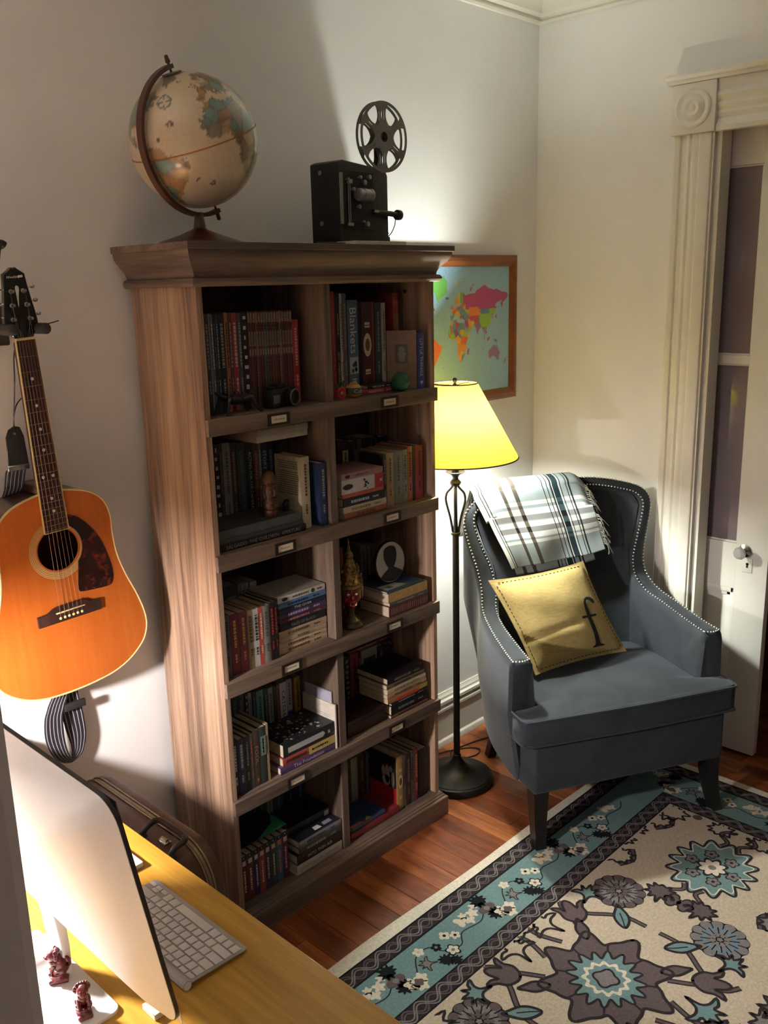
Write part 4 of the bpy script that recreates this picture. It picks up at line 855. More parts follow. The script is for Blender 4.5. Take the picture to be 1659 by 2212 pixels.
# ================================================================= FLOOR LAMP
LX, LY = 1.056, .09
m_br = plain('oiled_bronze', (.022, .022, .021), .42, .65, vscale=90)
lp = thing('floor_lamp', 'dark bronze floor lamp with a glowing amber cone shade between bookcase and armchair', 'floor lamp', (LX, LY, 0.0005))
e = MB(); e.lathe([(.128, 0), (.131, .004), (.132, .018), (.128, .026), (.122, .028), (.120, .031), (.112, .033), (.085, .039), (.055, .050), (.034, .066), (.022, .082), (.016, .094), (.0135, .10), (.0001, .1005)], 64); e.build('base', m_br, lp)
e = MB(); e.lathe([(.0155, .098), (.0155, .106), (.0118, .108), (.0115, .93), (.0115, .938)], 20); e.build('pole', m_br, lp)
e = MB(); e.lathe([(.013, .934), (.0165, .937), (.0165, .943), (.013, .946)], 20); e.lathe([(.009, .94), (.0065, 1.0), (.0065, 1.12)], 14)
for k in range(4):
    a = k*PI/2+.62; pts = [(.010, .946), (.012, .962), (.019, 1.00), (.0295, 1.04), (.033, 1.063), (.029, 1.082), (.019, 1.094), (.011, 1.104), (.010, 1.112)]
    e.tube(catmull([(r_*math.cos(a), r_*math.sin(a), z) for r_, z in pts], 5), .0042, 8)
e.build('cage', m_br, lp)
e = MB(); e.lathe([(.010, 1.106), (.018, 1.112), (.0205, 1.119), (.017, 1.125), (.011, 1.131), (.0105, 1.137), (.016, 1.146), (.034, 1.1535), (.036, 1.156), (.034, 1.157), (.012, 1.155), (.0125, 1.20), (.016, 1.202), (.017, 1.245), (.013, 1.25)], 24); e.build('candle_cup', m_br, lp)
SH0, SH1, SR0, SR1 = 1.205, 1.4525, .2105, .0745
m_shade, nt, b = new_mat('amber_shade')
nt.nodes.remove(b)
tr = node(nt, 'ShaderNodeBsdfTranslucent'); df = node(nt, 'ShaderNodeBsdfDiffuse'); mx = node(nt, 'ShaderNodeMixShader'); mx.inputs[0].default_value = .5
wv = noise(nt, coords(nt, (1, 1, .2)), 120, 2); c_ = ramp(nt, wv, [(.3, (.125, .080, .0070)), (.7, (.140, .091, .0078))])
nt.links.new(c_, tr.inputs[0]); nt.links.new(c_, df.inputs[0]); nt.links.new(tr.outputs[0], mx.inputs[1]); nt.links.new(df.outputs[0], mx.inputs[2]); nt.links.new(mx.outputs[0], nt.nodes['Material Output'].inputs[0])
e = MB(); n = 72
e.add([(r_*math.cos(2*PI*i/n), r_*math.sin(2*PI*i/n), z) for r_, z in ((SR0, SH0), (SR1, SH1)) for i in range(n)], [(i, (i+1) % n, n+(i+1) % n, n+i) for i in range(n)])
sh = e.build('lamp_shade', m_shade, lp, 60)
m_rim = plain('shade_binding', '4a2810', .7)
e = MB()
for R_, Z_ in ((SR0, SH0), (SR1, SH1)): e.tube([(R_*math.cos(2*PI*i/64), R_*math.sin(2*PI*i/64), Z_) for i in range(65)], .0024, 6, caps=False)
e.build('shade_binding', m_rim, sh)
e = MB(); zz = 1.445
for k in range(3): a = 2*PI*k/3; e.tube([(0, 0, zz), (SR1*math.cos(a), SR1*math.sin(a), SH1-.002)], .0016, 6)
for s_ in (-1, 1): e.tube(catmull([(s_*.014, 0, 1.205), (s_*.045, 0, 1.25), (s_*.055, 0, 1.33), (s_*.040, 0, 1.41), (0, 0, 1.443)], 6), .0016, 6)
e.build('harp', m_br, lp)
e = MB(); e.lathe([(.008, 1.4455), (.008, 1.449), (.004, 1.452), (.007, 1.457), (.0085, 1.463), (.006, 1.469), (.0001, 1.472)], 16); e.build('finial', m_br, lp)
e = MB(); br_ = FLOOR_BULB['radius']; e.ball((0, 0, 1.325), br_, 20, 14, (1, 1, 1.35)); e.lathe([(.0128, 1.2505), (.0128, 1.27), (.016, 1.284)], 16, caps=False)
e.build('bulb', emit('lit_floor_bulb', FLOOR_BULB['color'], FLOOR_BULB['strength']), lp)
e = MB(); e.tube(catmull([(.975, -.002, .003), (.93, .10, .003), (.90, .20, .003), (.93, .262, .003), (1.02, .262, .003), (1.14, .268, .003), (1.25, .22, .003), (1.29, .17, .003), (1.24, .15, .003), (1.17, .19, .003), (1.20, .235, .003), (1.30, .225, .003), (1.42, .19, .003)], 8), .0024, 6)
tag(e.build('lamp_cord', plain('cord_brown', '2a1a10', .6)), 'dark brown cord looping on the floor behind the lamp base', 'cord')

# ================================================================= WALL MAP
MX0, MX1, MZ0, MZ1 = .985, 1.642, 1.374, 1.829
wm = thing('framed_map', 'framed colourful political world map hanging on the wall beside the bookcase', 'map', (MX1, YW-.001, MZ0))
m_fr = wood('map_frame_wood', ['4a220c', '6e3a18', '8a4e24'], 0, 12, 8, .4, 60, .05, coat=.2)
fw = .041
e = MB()
prf = [(0, 0), (0, .014), (.010, .020), (.022, .020), (.030, .014), (fw, .010), (fw, 0)]   # a inward from outer edge, d proud
x0, x1, z0, z1 = MX0-fw-MX1, MX1+fw-MX1, -fw+.0, MZ1-MZ0+fw
loops = [[(x0+a, -d, z0+a), (x1-a, -d, z0+a), (x1-a, -d, z1-a), (x0+a, -d, z1-a)] for a, d in prf]
vs = [p for l in loops for p in l]; n = len(prf); fs = []
for i in range(n-1):
    for j in range(4): fs.append((i*4+j, i*4+(j+1) % 4, (i+1)*4+(j+1) % 4, (i+1)*4+j))
e.add(vs, fs); e.build('frame', m_fr, wm, 20)
nx, nz_ = 260, 176; gx = np.linspace(0, 1, nx+1); gz = np.linspace(0, 1, nz_+1); GX, GZ = np.meshgrid(gx, gz); X = MX0+GX*(MX1-MX0); Z = MZ0+GZ*(MZ1-MZ0)
lon = ((X-1.3095)/.1033)*57.296; yy = (Z-1.566)/.116; lat = np.degrees((np.arctan(np.exp(yy/1.25*1.0))-PI/4)*2/.8*.8)
lat = np.degrees(2.5*(np.arctan(np.exp(.8*yy))-PI/4))
flo, fla = lon.ravel(), lat.ravel(); rs = np.random.default_rng(11)
col = np.tile(np.array(srgb('8cb4d2')), (len(flo), 1))
sea = np.tile(np.array(srgb('8cb4d2')), (len(flo), 1))
pal = [srgb(c) for c in ('d86a28', 'e0a038', '7a4a78', '88b038', 'b03a44', 'd88838', '58809a', 'c8b040', '9a6a90', 'd05a38')]
allm = np.zeros(flo.shape, bool)
for k_, P_ in LAND.items():
    m_ = inside(P_, flo, fla); allm |= m_
    if k_ == 'eurasia': dens = 70
    else: dens = 60
sd = np.array([(a, b_) for a in range(-170, 181, 11) for b_ in range(-50, 80, 10)], float)+rs.normal(0, 3.2, (33*13 if False else len([1 for a in range(-170, 181, 11) for b_ in range(-50, 80, 10)]), 2))
pc, ed = patches(flo, fla, sd, pal, rs); col[allm] = pc[allm]; col[allm & (ed < .55)] *= .8
eu = inside(LAND['eurasia'], flo, fla)
def reg(mask, h): col[mask] = np.array(srgb(h))
reg(eu & (fla > 50) & (flo > 38) | (eu & (fla > 58) & (flo > 31)), 'a83c78'); reg(inside(LAND['novaya'], flo, fla), 'a83c78')
reg(eu & (fla > 41) & (fla < 53) & (flo > 49) & (flo < 84) & ~((fla > 50) & (flo > 80)), 'e07830'); reg(eu & (fla > 43) & (fla < 50) & (flo > 89) & (flo < 117), '4a78a8')
reg(eu & (fla > 22) & (fla < 45) & (flo > 84) & (flo < 125) & ~((fla > 43) & (flo > 89) & (flo < 117)), '86b038'); reg(eu & (fla > 42) & (fla < 50) & (flo >= 117), '86b038')
reg(eu & (fla > 7) & (fla < 29) & (flo > 69) & (flo < 89), '7a5a8a'); reg(eu & (fla > 55) & (flo > 4) & (flo < 14), 'd88830'); reg(eu & (fla > 59) & (flo > 21) & (flo < 31), '6aa050'); reg(eu & (fla > 55) & (flo > 13.9) & (flo < 21), 'c0b048')
reg(inside(LAND['greenland'], flo, fla), '6cb85c'); reg(inside(LAND['australia'], flo, fla), '8a6a92'); reg(inside(LAND['samerica'], flo, fla) & (flo > -60), 'e07a34'); reg(inside(LAND['iceland'], flo, fla), '2c5a54'); reg(inside(LAND['svalbard'], flo, fla), 'd8a868')
sp = (rs.random(flo.shape) < .012) & ~allm; col[sp] = np.array(srgb('5a7a80'))
me = bpy.data.meshes.new('map_sheet'); fs = [(j*(nx+1)+i, j*(nx+1)+i+1, (j+1)*(nx+1)+i+1, (j+1)*(nx+1)+i) for j in range(nz_) for i in range(nx)]
me.from_pydata([(x-MX1, -.006, z-MZ0) for x, z in zip(X.ravel(), Z.ravel())], [], fs); vcols(me, col); me.materials.append(attr_mat('map_print', .3, nz=.05, vscale=15, coat=.1)); share('map_sheet', me, wm)
e = MB(); e.box(x0+.01, x1-.01, -.0055, -.0005, z0+.01, z1-.01); e.build('backing_board', m_paper, wm, 0)
# ================================================================= ARMCHAIR (local: u to the viewer's right, v to the back, z up)
CH_A = math.radians(28.5); CH_O = Vector((1.201, -.53, .0))
chm = Matrix.Rotation(-CH_A, 4, 'Z')
def velvet(name, c):
    m, nt, b = new_mat(name); f = noise(nt, coords(nt), 9, 5, .6, .8); f2 = noise(nt, coords(nt), 420, 2)
    nt.links.new(ramp(nt, f, [(.32, tuple(x*.78 for x in c)), (.5, c), (.7, tuple(x*1.22 for x in c))]), b.inputs['Base Color'])
    b.inputs['Roughness'].default_value = .8; b.inputs['Sheen Weight'].default_value = .35; b.inputs['Sheen Roughness'].default_value = .35; b.inputs['Sheen Tint'].default_value = (.85, .9, 1, 1); b.inputs['Specular IOR Level'].default_value = .2
    bump(nt, b, f2, .12); return m
m_vel = velvet('slate_velvet', (.030, .036, .043))
ac = thing('armchair', 'slate blue velvet wingback armchair with nailhead trim standing in the corner', 'armchair', CH_O, (0, 0, -CH_A))
K = [  # inner-bottom, inner edge, outer edge, outer mid, outer bottom
 ((.300, .100, .40), (.316, .100, .606), (.393, .100, .606), (.398, .100, .43), (.362, .100, .19)),
 ((.300, .20, .40), (.312, .20, .618), (.384, .20, .617), (.390, .20, .42), (.358, .20, .19)),
 ((.298, .32, .40), (.306, .32, .638), (.372, .32, .640), (.376, .33, .42), (.343, .33, .19)),
 ((.285, .41, .42), (.290, .41, .660), (.354, .42, .668), (.354, .44, .42), (.318, .44, .19)),
 ((.255, .47, .46), (.270, .460, .715), (.336, .475, .728), (.325, .52, .5), (.285, .54, .19)),
 ((.262, .51, .785), (.278, .485, .795), (.345, .500, .808), (.315, .565, .55), (.258, .585, .19)),
 ((.298, .53, .875), (.312, .505, .885), (.366, .515, .892), (.330, .60, .60), (.243, .605, .19)),
 ((.318, .545, .955), (.331, .518, .962), (.377, .524, .966), (.335, .62, .66), (.228, .612, .19)),
 ((.296, .555, .99), (.309, .530, .998), (.350, .532, 1.016), (.312, .635, .70), (.205, .618, .19)),
 ((.245, .565, 1.002), (.256, .540, 1.016), (.282, .545, 1.046), (.262, .65, .72), (.180, .622, .19)),
 ((.142, .575, 1.024), (.148, .550, 1.038), (.158, .556, 1.072), (.145, .66, .72), (.10, .626, .19)),
 ((0, .58, 1.030), (0, .555, 1.045), (0, .561, 1.080), (0, .664, .72), (0, .626, .19))]
full = [[(-p[0], p[1], p[2]) for p in k] for k in K] + [list(k) for k in K[-2::-1]]
cols_ = [catmull([k[i] for k in full], 6) for i in range(5)]; ns = len(cols_[0])
e = MB(); vs = []; 
for s in range(ns):
    p0, p1, p2, p3, p4 = [cols_[i][s] for i in range(5)]
    d01 = (p0-p1); d23 = (p3-p2); mid = (p1+p2)/2; nrm = -(d01.normalized()+d23.normalized()); nrm = nrm.normalized() if nrm.length > .1 else Vector((0, -1, 0))
    la, lb = min(.03, d01.length*.5), min(.03, d23.length*.5)
    row = [p0, p0.lerp(p1, .5), p1+d01.normalized()*la, p1+d01.normalized()*.010, p1+(p2-p1)*.10+nrm*.004, mid+nrm*.009, p2+(p1-p2)*.10+nrm*.004, p2+d23.normalized()*.010, p2+d23.normalized()*lb, p2.lerp(p3, .5), p3, p3.lerp(p4, .5), p4]
    vs += row
m_ = 13; fs = [(s*m_+j, s*m_+j+1, (s+1)*m_+j+1, (s+1)*m_+j) for s in range(ns-1) for j in range(m_-1)]
# front panels of the arms: bulged caps
for s, off in ((0, 0), (ns-1, 1)):
    ring_ = [s*m_+j for j in range(m_)]; c0 = len(vs)
    pts = [vs[i] for i in ring_]; cen = sum((Vector(p) for p in pts), Vector())/m_
    inner = []
    for p in pts: q = Vector(p).lerp(cen, .16); q.y -= .012; vs.append(q); inner.append(len(vs)-1)
    cc = cen.copy(); cc.y -= .014
    for j in range(m_): a, b_ = ring_[j], ring_[(j+1) % m_]; fs.append((a, b_, inner[(j+1) % m_], inner[j]))
    fs.append(tuple(inner))
e.add(vs, fs); e.build('frame_upholstery', m_vel, ac, 50)
# concave inside back between the wings
def inner_edge(z):
    zs = [.40, .46, .56, .66, .715, .795, .885, .965, 1.002, 1.019, 1.038, 1.047]
    us = [.262, .266, .270, .274, .264, .270, .306, .325, .303, .254, .150, .0]
    vv = [.45, .452, .458, .466, .470, .492, .512, .524, .536, .546, .557, .562]
    return np.interp(z, zs, us), np.interp(z, zs, vv)
def backf(a, t):
    z = .40+(1.045-.40)*(1-(1-t)**1.4); ue, ve = inner_edge(z); k = 2*a-1
    dp = (.062 if z < .9 else .062*max(0, (1.06-z)/.16)**.6)*(1-abs(k)**2.6)
    lean = .03*max(0, (z-.45))
    bul = .022*math.exp(-((z-.60)/.11)**2)*math.cos(k*1.4)
    return (k*ue, ve+dp+lean*(1-abs(k)**2)-bul, z)
e = MB(); e.grid(backf, 28, 30); e.build('backrest', m_vel, ac, 60)
# seat base and cushion
e = MB(); e.prism([(-.352, .0), (.352, .0), (.360, .085), (.348, .33), (.285, .56), (-.285, .56), (-.348, .33), (-.360, .085)], .19, .362, 'z', .012, 3); e.build('seat_base', m_vel, ac)
tcu = [(-.392, .004), (-.36, -.008), (0, -.016), (.36, -.008), (.392, .004), (.394, .085), (.300, .094), (.290, .30), (.262, .47), (-.262, .47), (-.290, .30), (-.300, .094), (-.394, .085)]
e = MB(); e.prism(tcu, .364, .452, 'z', .010, 3)
def crown(a, t):
    k = 2*a-1; v = .004+.46*t; hw_ = .385 if v < .085 else (.298 if v < .3 else .298-.18*(v-.3))
    return (k*hw_, v, .4515+.022*(1-abs(k)**3)*(1-abs(2*t-1)**3)+.0012*math.sin(9*k+5*t))
e.grid(crown, 30, 20); cu = e.build('seat_cushion', m_vel, ac, 50)
e = MB()
for z in (.4500, .3660): e.tube([Vector((p[0], p[1], z)) for p in catmull([(-.392, .086, 0), (-.3925, .03, 0), (-.386, .0, 0), (-.36, -.009, 0), (-.18, -.0135, 0), (0, -.017, 0), (.18, -.0135, 0), (.36, -.009, 0), (.386, .0, 0), (.3925, .03, 0), (.392, .086, 0)], 6)], .0034, 6)
e.build('piping', m_vel, cu)
m_leg = plain('ebony_leg', (.004, .0035, .0035), .45, coat=.1)
for s_ in (-1, 1):
    e = MB(); q = []
    for t in range(7):
        z = .191-(.191-.0068)*t/6; hw_ = .026-.008*t/6; cx_, cy_ = s_*(.322+.012*(t/6)**2), .034-.036*(t/6)**2.2
        q += [(cx_-hw_, cy_-hw_, z), (cx_+hw_, cy_-hw_, z), (cx_+hw_, cy_+hw_, z), (cx_-hw_, cy_+hw_, z)]
    e.add(q, [(i*4+j, i*4+(j+1) % 4, i*4+4+(j+1) % 4, i*4+4+j) for i in range(6) for j in range(4)]+[(0, 1, 2, 3), (24, 25, 26, 27)]); e.build('leg', m_leg, ac, 30)
    e = MB(); q = []
    for t in range(5):
        z = .192-(.192-.0006)*t/4; hw_ = .022-.006*t/4; cx_, cy_ = s_*(.215+.02*t/4), .555+.045*(t/4)**1.3
        q += [(cx_-hw_, cy_-hw_, z), (cx_+hw_, cy_-hw_, z), (cx_+hw_, cy_+hw_, z), (cx_-hw_, cy_+hw_, z)]
    e.add(q, [(i*4+j, i*4+(j+1) % 4, i*4+4+(j+1) % 4, i*4+4+j) for i in range(4) for j in range(4)]+[(0, 1, 2, 3), (16, 17, 18, 19)]); e.build('leg', m_leg, ac, 30)
# nailheads along both edges of the wing band
def resample(P, step):
    out = []; acc = 0; P = [Vector(p) for p in P]; out.append(P[0])
    for a, b_ in zip(P, P[1:]):
        L = (b_-a).length; d = step-acc
        while d <= L: out.append(a.lerp(b_, d/L)); d += step
        acc = (acc+L) % step if L else acc
    return out
e = MB()
def nail(p, nr):
    zq = nr.to_track_quat('Z', 'Y').to_matrix().to_4x4(); zq.translation = p
    e.lathe([(.0040, -.0005), (.0036, .0014), (.002, .0026), (.0001, .003)], 7, mtx=zq, caps=False)
inn = [Vector(cols_[1][s]) for s in range(ns)]; outr = [Vector(cols_[2][s]) for s in range(ns)]
nn = []
for s in range(ns):
    d01 = (cols_[0][s]-cols_[1][s]).normalized(); d23 = (cols_[3][s]-cols_[2][s]).normalized(); q = -(d01+d23); nn.append(q.normalized() if q.length > .1 else Vector((0, -1, 0)))
for line, inw in ((inn, 1), (outr, -1)):
    pts = []
    for s in range(ns): o = (outr[s]-inn[s]); pts.append(line[s]+o*(.13*inw)+nn[s]*.0058)
    if True:
        acc = 0; last = pts[0]; nail(pts[0], nn[0])
        for s in range(1, ns):
            seg = pts[s]-pts[s-1]; L = seg.length; d = .0125-acc
            while d <= L: nail(pts[s-1]+seg*(d/L), nn[s]); d += .0125
            acc = L-(d-.0125)
for s in (0, ns-1):
    a, b_ = inn[s]+(outr[s]-inn[s])*.13, outr[s]-(outr[s]-inn[s])*.13
    for k in range(7): t = k/6; nail(a.lerp(b_, t)+Vector((0, -.010*math.sin(PI*t), .0065)), Vector((0, -.3, 1)).normalized())
nh = e.build('nailhead_trim', plain('pewter_nail', (.62, .62, .58), .25, .9), ac, 60); nh['kind'] = 'stuff'

# ================================================================= CUSHION with the letter
pl = thing('cushion', 'mustard linen cushion with dark stitching and a black lowercase letter on the armchair', 'cushion', CH_O, (0, 0, -CH_A))
TLc, TRc, BRc, BLc = Vector((-.338, .395, .785)), Vector((.042, .425, .802)), Vector((.165, .315, .482)), Vector((-.235, .235, .486))
pn = ((TRc-TLc).cross(BLc-TLc)).normalized()
if pn.y > 0: pn = -pn
def pbase(a, b_): return (TLc.lerp(TRc, a)).lerp(BLc.lerp(BRc, a), 1-b_)
def pth(a, b_):
    x, y = 2*a-1, 2*b_-1
    if abs(x) >= .93 or abs(y) >= .93: return .003
    x /= .93; y /= .93
    return .003+.056*((1-abs(x)**2.4)*(1-abs(y)**2.4))**.62
def pinch(a, b_):
    x, y = 2*a-1, 2*b_-1; return a-.030*math.copysign(1, x)*abs(x)**3*(1-y*y), b_-.030*math.copysign(1, y)*abs(y)**3*(1-x*x)
def wr(a, b_): return .0035*math.sin(11*a+7*b_)*math.sin(5*a-9*b_+1)+.003*math.exp(-((b_-.33-.12*a)/.035)**2)*-1.6*(1 if a < .6 else .3)
def pfront(a, b_, off=0):
    aa, bb2 = pinch(a, b_); th = pth(a, b_); return pbase(aa, bb2)+pn*(th+(wr(a, b_) if th > .006 else 0)+off)
e = MB(); N = 44
e.grid(lambda a, b_: pfront(a, b_), N, N); e.grid(lambda a, b_: pbase(*pinch(a, b_))-pn*pth(a, b_)*.55, N, N)
bnd = [(i/N, 0) for i in range(N)]+[(1, i/N) for i in range(N)]+[(1-i/N, 1) for i in range(N)]+[(0, 1-i/N) for i in range(N)]
vf = [pfront(a, b_) for a, b_ in bnd]; vb = [pbase(*pinch(a, b_))-pn*pth(a, b_)*.55 for a, b_ in bnd]; nb = len(bnd)
e.add(vf+vb, [(i, (i+1) % nb, nb+(i+1) % nb, nb+i) for i in range(nb)])
m_lin = wood('mustard_linen', ['93804c', 'a8945c', 'b8a46c'], 0, 6, 40, .9, 260, .25, contrast=.22); e.build('cover', m_lin, pl, 70)
e = MB(); n = 22
for side in range(4):
    for i in range(n):
        t0, t1 = (i+.2)/n*.88+.06, (i+.68)/n*.88+.06; q = .040
        A, B = {0: ((t0, 1-q), (t1, 1-q)), 1: ((q, t0), (q, t1)), 2: ((t0, q), (t1, q)), 3: ((1-q, t0), (1-q, t1))}[side]
        e.tube([pfront(*A, .0012), pfront((A[0]+B[0])/2, (A[1]+B[1])/2, .0030), pfront(*B, .0012)], .0013, 5)
e.build('stitching', plain('stitch_brown', '2a1e12', .8), pl)
F = [  # lowercase serif f, unit square
 [(.30, .0), (.30, .025), (.36, .04), (.40, .07), (.42, .60), (.43, .78), (.47, .90), (.56, .975), (.68, 1.0), (.80, .985), (.90, .935), (.90, .87), (.85, .845), (.78, .87), (.72, .92), (.65, .945), (.58, .93), (.545, .86), (.54, .76), (.55, .40), (.555, .07), (.60, .04), (.68, .025), (.68, 0)],
 [(.24, .605), (.76, .605), (.76, .648), (.24, .648)]]
e = MB(); e.use(plain('black_print', '0c0908', .85))
for poly in F:
    dense = []
    for i in range(len(poly)):
        p, q = poly[i], poly[(i+1) % len(poly)]
        for k in range(4): dense.append((p[0]+(q[0]-p[0])*k/4, p[1]+(q[1]-p[1])*k/4))
    bm = bmesh.new(); vv = [bm.verts.new((x, y, 0)) for x, y in dense]; bm.faces.new(vv)
    bmesh.ops.triangulate(bm, faces=bm.faces[:])
    bmesh.ops.subdivide_edges(bm, edges=[q for q in bm.edges if q.calc_length() > .06], cuts=2, use_grid_fill=True)
    bmesh.ops.triangulate(bm, faces=bm.faces[:])
    for v in bm.verts: v.co = pfront(.70+.34*(v.co.x-.5)+.03*v.co.y, .105+.52*v.co.y, .0016)
    e.bm(bm)
e.build('letter', None, pl, 0)

# ================================================================= PLAID THROW
th_ = thing('throw_blanket', 'white and grey plaid throw with dark stripes draped over the armchair back', 'blanket', CH_O, (0, 0, -CH_A))
def throw(s, t, off=0):
    # t 0 behind, .30 top ridge, 1 front hem
    ub = -.335+.432*s
    if t < .28: q = t/.28; v, z = .70-.10*q-.02*q*q, .86+.232*q; u = ub+.01
    elif t < .40:
        q = (t-.28)/.12; a = q*PI*.5; v, z = .58-.055*math.sin(a*1.0)-.0*q, 1.092-.028*(1-math.cos(a)); u = ub
    else:
        q = (t-.40)/.60; z = 1.064-(.272+.0*s)*q + (.03*(s**3))*q; v = .525-.062*q**.8 + .018*math.sin(PI*s)*q; u = ub+q*(.118*(1-s)+.060*s)+.0
        v -= .004*math.sin(14*s+3*q)*q + .003*math.sin(9*q+4*s)
    edge_drop = .028*max(0, (.16-s)/.16)**2 + .030*max(0, (s-.9)/.1)**2
    if .2 < t < .6: z -= edge_drop*.8
    return Vector((u, v-off, z))
nu, nv = 130, 120
W, GY, BK, TE, LG = [np.array(srgb(c)) for c in ('c8cbc6', '7e7e7e', '1a1816', '1c2c32', '8d989b')]
def plaid(s, t):
    base = LG*1.0
    v_ = None
    # lengthwise stripes (run front to back)
    def inb(x, a, b_): return a <= x < b_
    across = None
    for a, b_ in ((.50, .54), (.555, .60), (.66, .705), (.73, .775), (.80, .825)):
        if inb(t, a, b_): across = 'w'
    for a, b_ in ((.605, .650), (.71, .728), ): 
        if inb(t, a, b_): across = 'g'
    if inb(t, .535, .555): across = 'l'
    if inb(t, .700, .745): across = 'g'
    if inb(t, .655, .700) or inb(t, .56, .605) or inb(t, .75, .785) or inb(t, .805, .82): across = 'w'
    c = {'w': W, 'g': GY, 'l': LG, None: base}[across]
    if s < .055: c = W
    for a, b_ in ((.012, .018), (.040, .046), (.062, .070), (.60, .610), (.635, .645), (.672, .684), (.758, .770), (.812, .822), (.842, .852)):
        if inb(s, a, b_): c = BK*1.6 if across != 'w' else BK*3.5
    for a, b_ in ((.215, .250), (.320, .358)):
        if inb(s, a, b_): c = np.array(srgb('46403a')) if across != 'g' else BK
        if inb(s, a, b_) and across == 'w': c = np.array(srgb('5c564e'))
    if inb(s, .695, .748): c = TE if across != 'g' else np.array(srgb('0c0e10'))
    if inb(s, .695, .748) and across == 'w': c = np.array(srgb('34464a'))
    if inb(s, .685, .693) or inb(s, .750, .757): c = W
    return np.clip(c, 0, 1)
vs = [throw(i/nu, j/nv) for j in range(nv+1) for i in range(nu+1)]; vs2 = [throw(i/nu, j/nv, -.007) for j in range(nv+1) for i in range(nu+1)]
def throw_mesh(name, off, t_end):
    vs = [throw(i/nu, j/nv*t_end, off) for j in range(nv+1) for i in range(nu+1)]
    me = bpy.data.meshes.new(name); me.from_pydata(vs, [], [(j*(nu+1)+i, j*(nu+1)+i+1, (j+1)*(nu+1)+i+1, (j+1)*(nu+1)+i) for j in range(nv) for i in range(nu)])
    me.polygons.foreach_set('use_smooth', [True]*len(me.polygons))
    cc = np.repeat(np.array([plaid((i+.5)/nu, (j+.5)/nv*t_end) for j in range(nv) for i in range(nu)]), 4, axis=0); vcols(me, cc, 'CORNER'); return me
m_th = attr_mat('plaid_cotton', .9, nz=.10, vscale=18, bmp=.3, spec=.2)
me = throw_mesh('throw_front', 0, 1); me.materials.append(m_th); o = share('upper_layer', me, th_)
so = o.modifiers.new('thickness', 'SOLIDIFY'); so.thickness = .003
# under fold peeping out below the hem
def under(s, t): q = throw(.06+.84*s, .72+.31*t, 0); q.y += .012; q.z -= .018*t; return q
me = bpy.data.meshes.new('throw_under'); N1, N2 = 110, 14
me.from_pydata([under(i/N1, j/N2) for j in range(N2+1) for i in range(N1+1)], [], [(j*(N1+1)+i, j*(N1+1)+i+1, (j+1)*(N1+1)+i+1, (j+1)*(N1+1)+i) for j in range(N2) for i in range(N1)])
me.polygons.foreach_set('use_smooth', [True]*len(me.polygons)); vcols(me, np.repeat(np.array([plaid(min(.99, .13+.83*(i+.5)/N1), .3) for j in range(N2) for i in range(N1)]), 4, axis=0), 'CORNER'); me.materials.append(m_th); o = share('under_layer', me, th_)
so = o.modifiers.new('thickness', 'SOLIDIFY'); so.thickness = .003
e = MB(); rr = random.Random(3)
for i in range(46):
    t = .36+.60*i/46; p = throw(1.0, t); 
    if .56 < t < .66: continue
    d = Vector((.022+rr.uniform(-.008, .014), -.004, -.014+rr.uniform(-.014, .006))); p.y -= .004
    e.tube(catmull([p, p+d*.5+Vector((rr.uniform(-.004, .004), -.004, .004)), p+d+Vector((0, -.002, -.008)), p+d*1.2+Vector((rr.uniform(-.005, .005), 0, -.018))], 3), .0011, 5)
fr_ = e.build('fringe', plain('fringe_cotton', '8a8880', .9), th_); fr_['kind'] = 'stuff'
# ================================================================= RUG
rg_ = thing('area_rug', 'cream and teal floral rug with a dark twisted border under the armchair', 'rug', (0, 0, 0))
def pile(name, c, nz=.16): return plain(name, c, .95, var=nz, vscale=140, bmp=.5, spec=.1)
R_CR, R_ED, R_DK, R_TE, R_PU, R_GR, R_BG, R_WH, R_BK = [pile('pile_'+n, c) for n, c in (('cream', 'ad9f8c'), ('edge', 'cfc6b2'), ('plum_black', '2c2628'), ('teal', '637c7c'), ('plum', '564a4b'), ('grey', '6f6a68'), ('bluegrey', '62707a'), ('white', 'bfb4a0'), ('black', '17181a'))]
RX0, RX1, RY0, RY1 = -.62, 1.705, -2.05, -.276
ZR = .006
def wav(x): return .006*math.sin(3.1*x+1)+.004*math.sin(7.3*x)
e = MB(); nW = 60
o_ = [(RX0+(RX1-RX0)*i/nW, RY1+wav(RX0+(RX1-RX0)*i/nW)) for i in range(nW+1)]
e.prism([(RX0, RY0)]+[(RX1, RY0)]+o_[::-1], .0002, ZR); e.build('pile_edge', R_ED, rg_, 20)
LZ = [ZR]
def lay(k): return ZR+.00025*k
def rect_ring(a, b_, mat, name, k):
    """band between inset a and inset b of the rug outline"""
    e = MB(); z = lay(k)
    A = [(RX0+a, RY0+a), (RX1-a, RY0+a), (RX1-a, RY1-a), (RX0+a, RY1-a)]; B = [(RX0+b_, RY0+b_), (RX1-b_, RY0+b_), (RX1-b_, RY1-b_), (RX0+b_, RY1-b_)]
    e.add([(x, y, z) for x, y in A+B], [(i, (i+1) % 4, 4+(i+1) % 4, 4+i) for i in range(4)]); return e
i1, i2, i3, i4 = .034, .094, .236, .290
for a, b_ in ((i1, i2), (i3, i4)): rect_ring(a, b_, R_DK, 'g', 1).build('dark_band', R_DK, rg_, 0)
rect_ring(i2, i3, R_TE, 't', 1).build('teal_band', R_TE, rg_, 0)
e = MB(); z = lay(1); e.add([(RX0+i4, RY0+i4, z), (RX1-i4, RY0+i4, z), (RX1-i4, RY1-i4, z), (RX0+i4, RY1-i4, z)], [(0, 1, 2, 3)]); e.build('field', R_CR, rg_, 0)
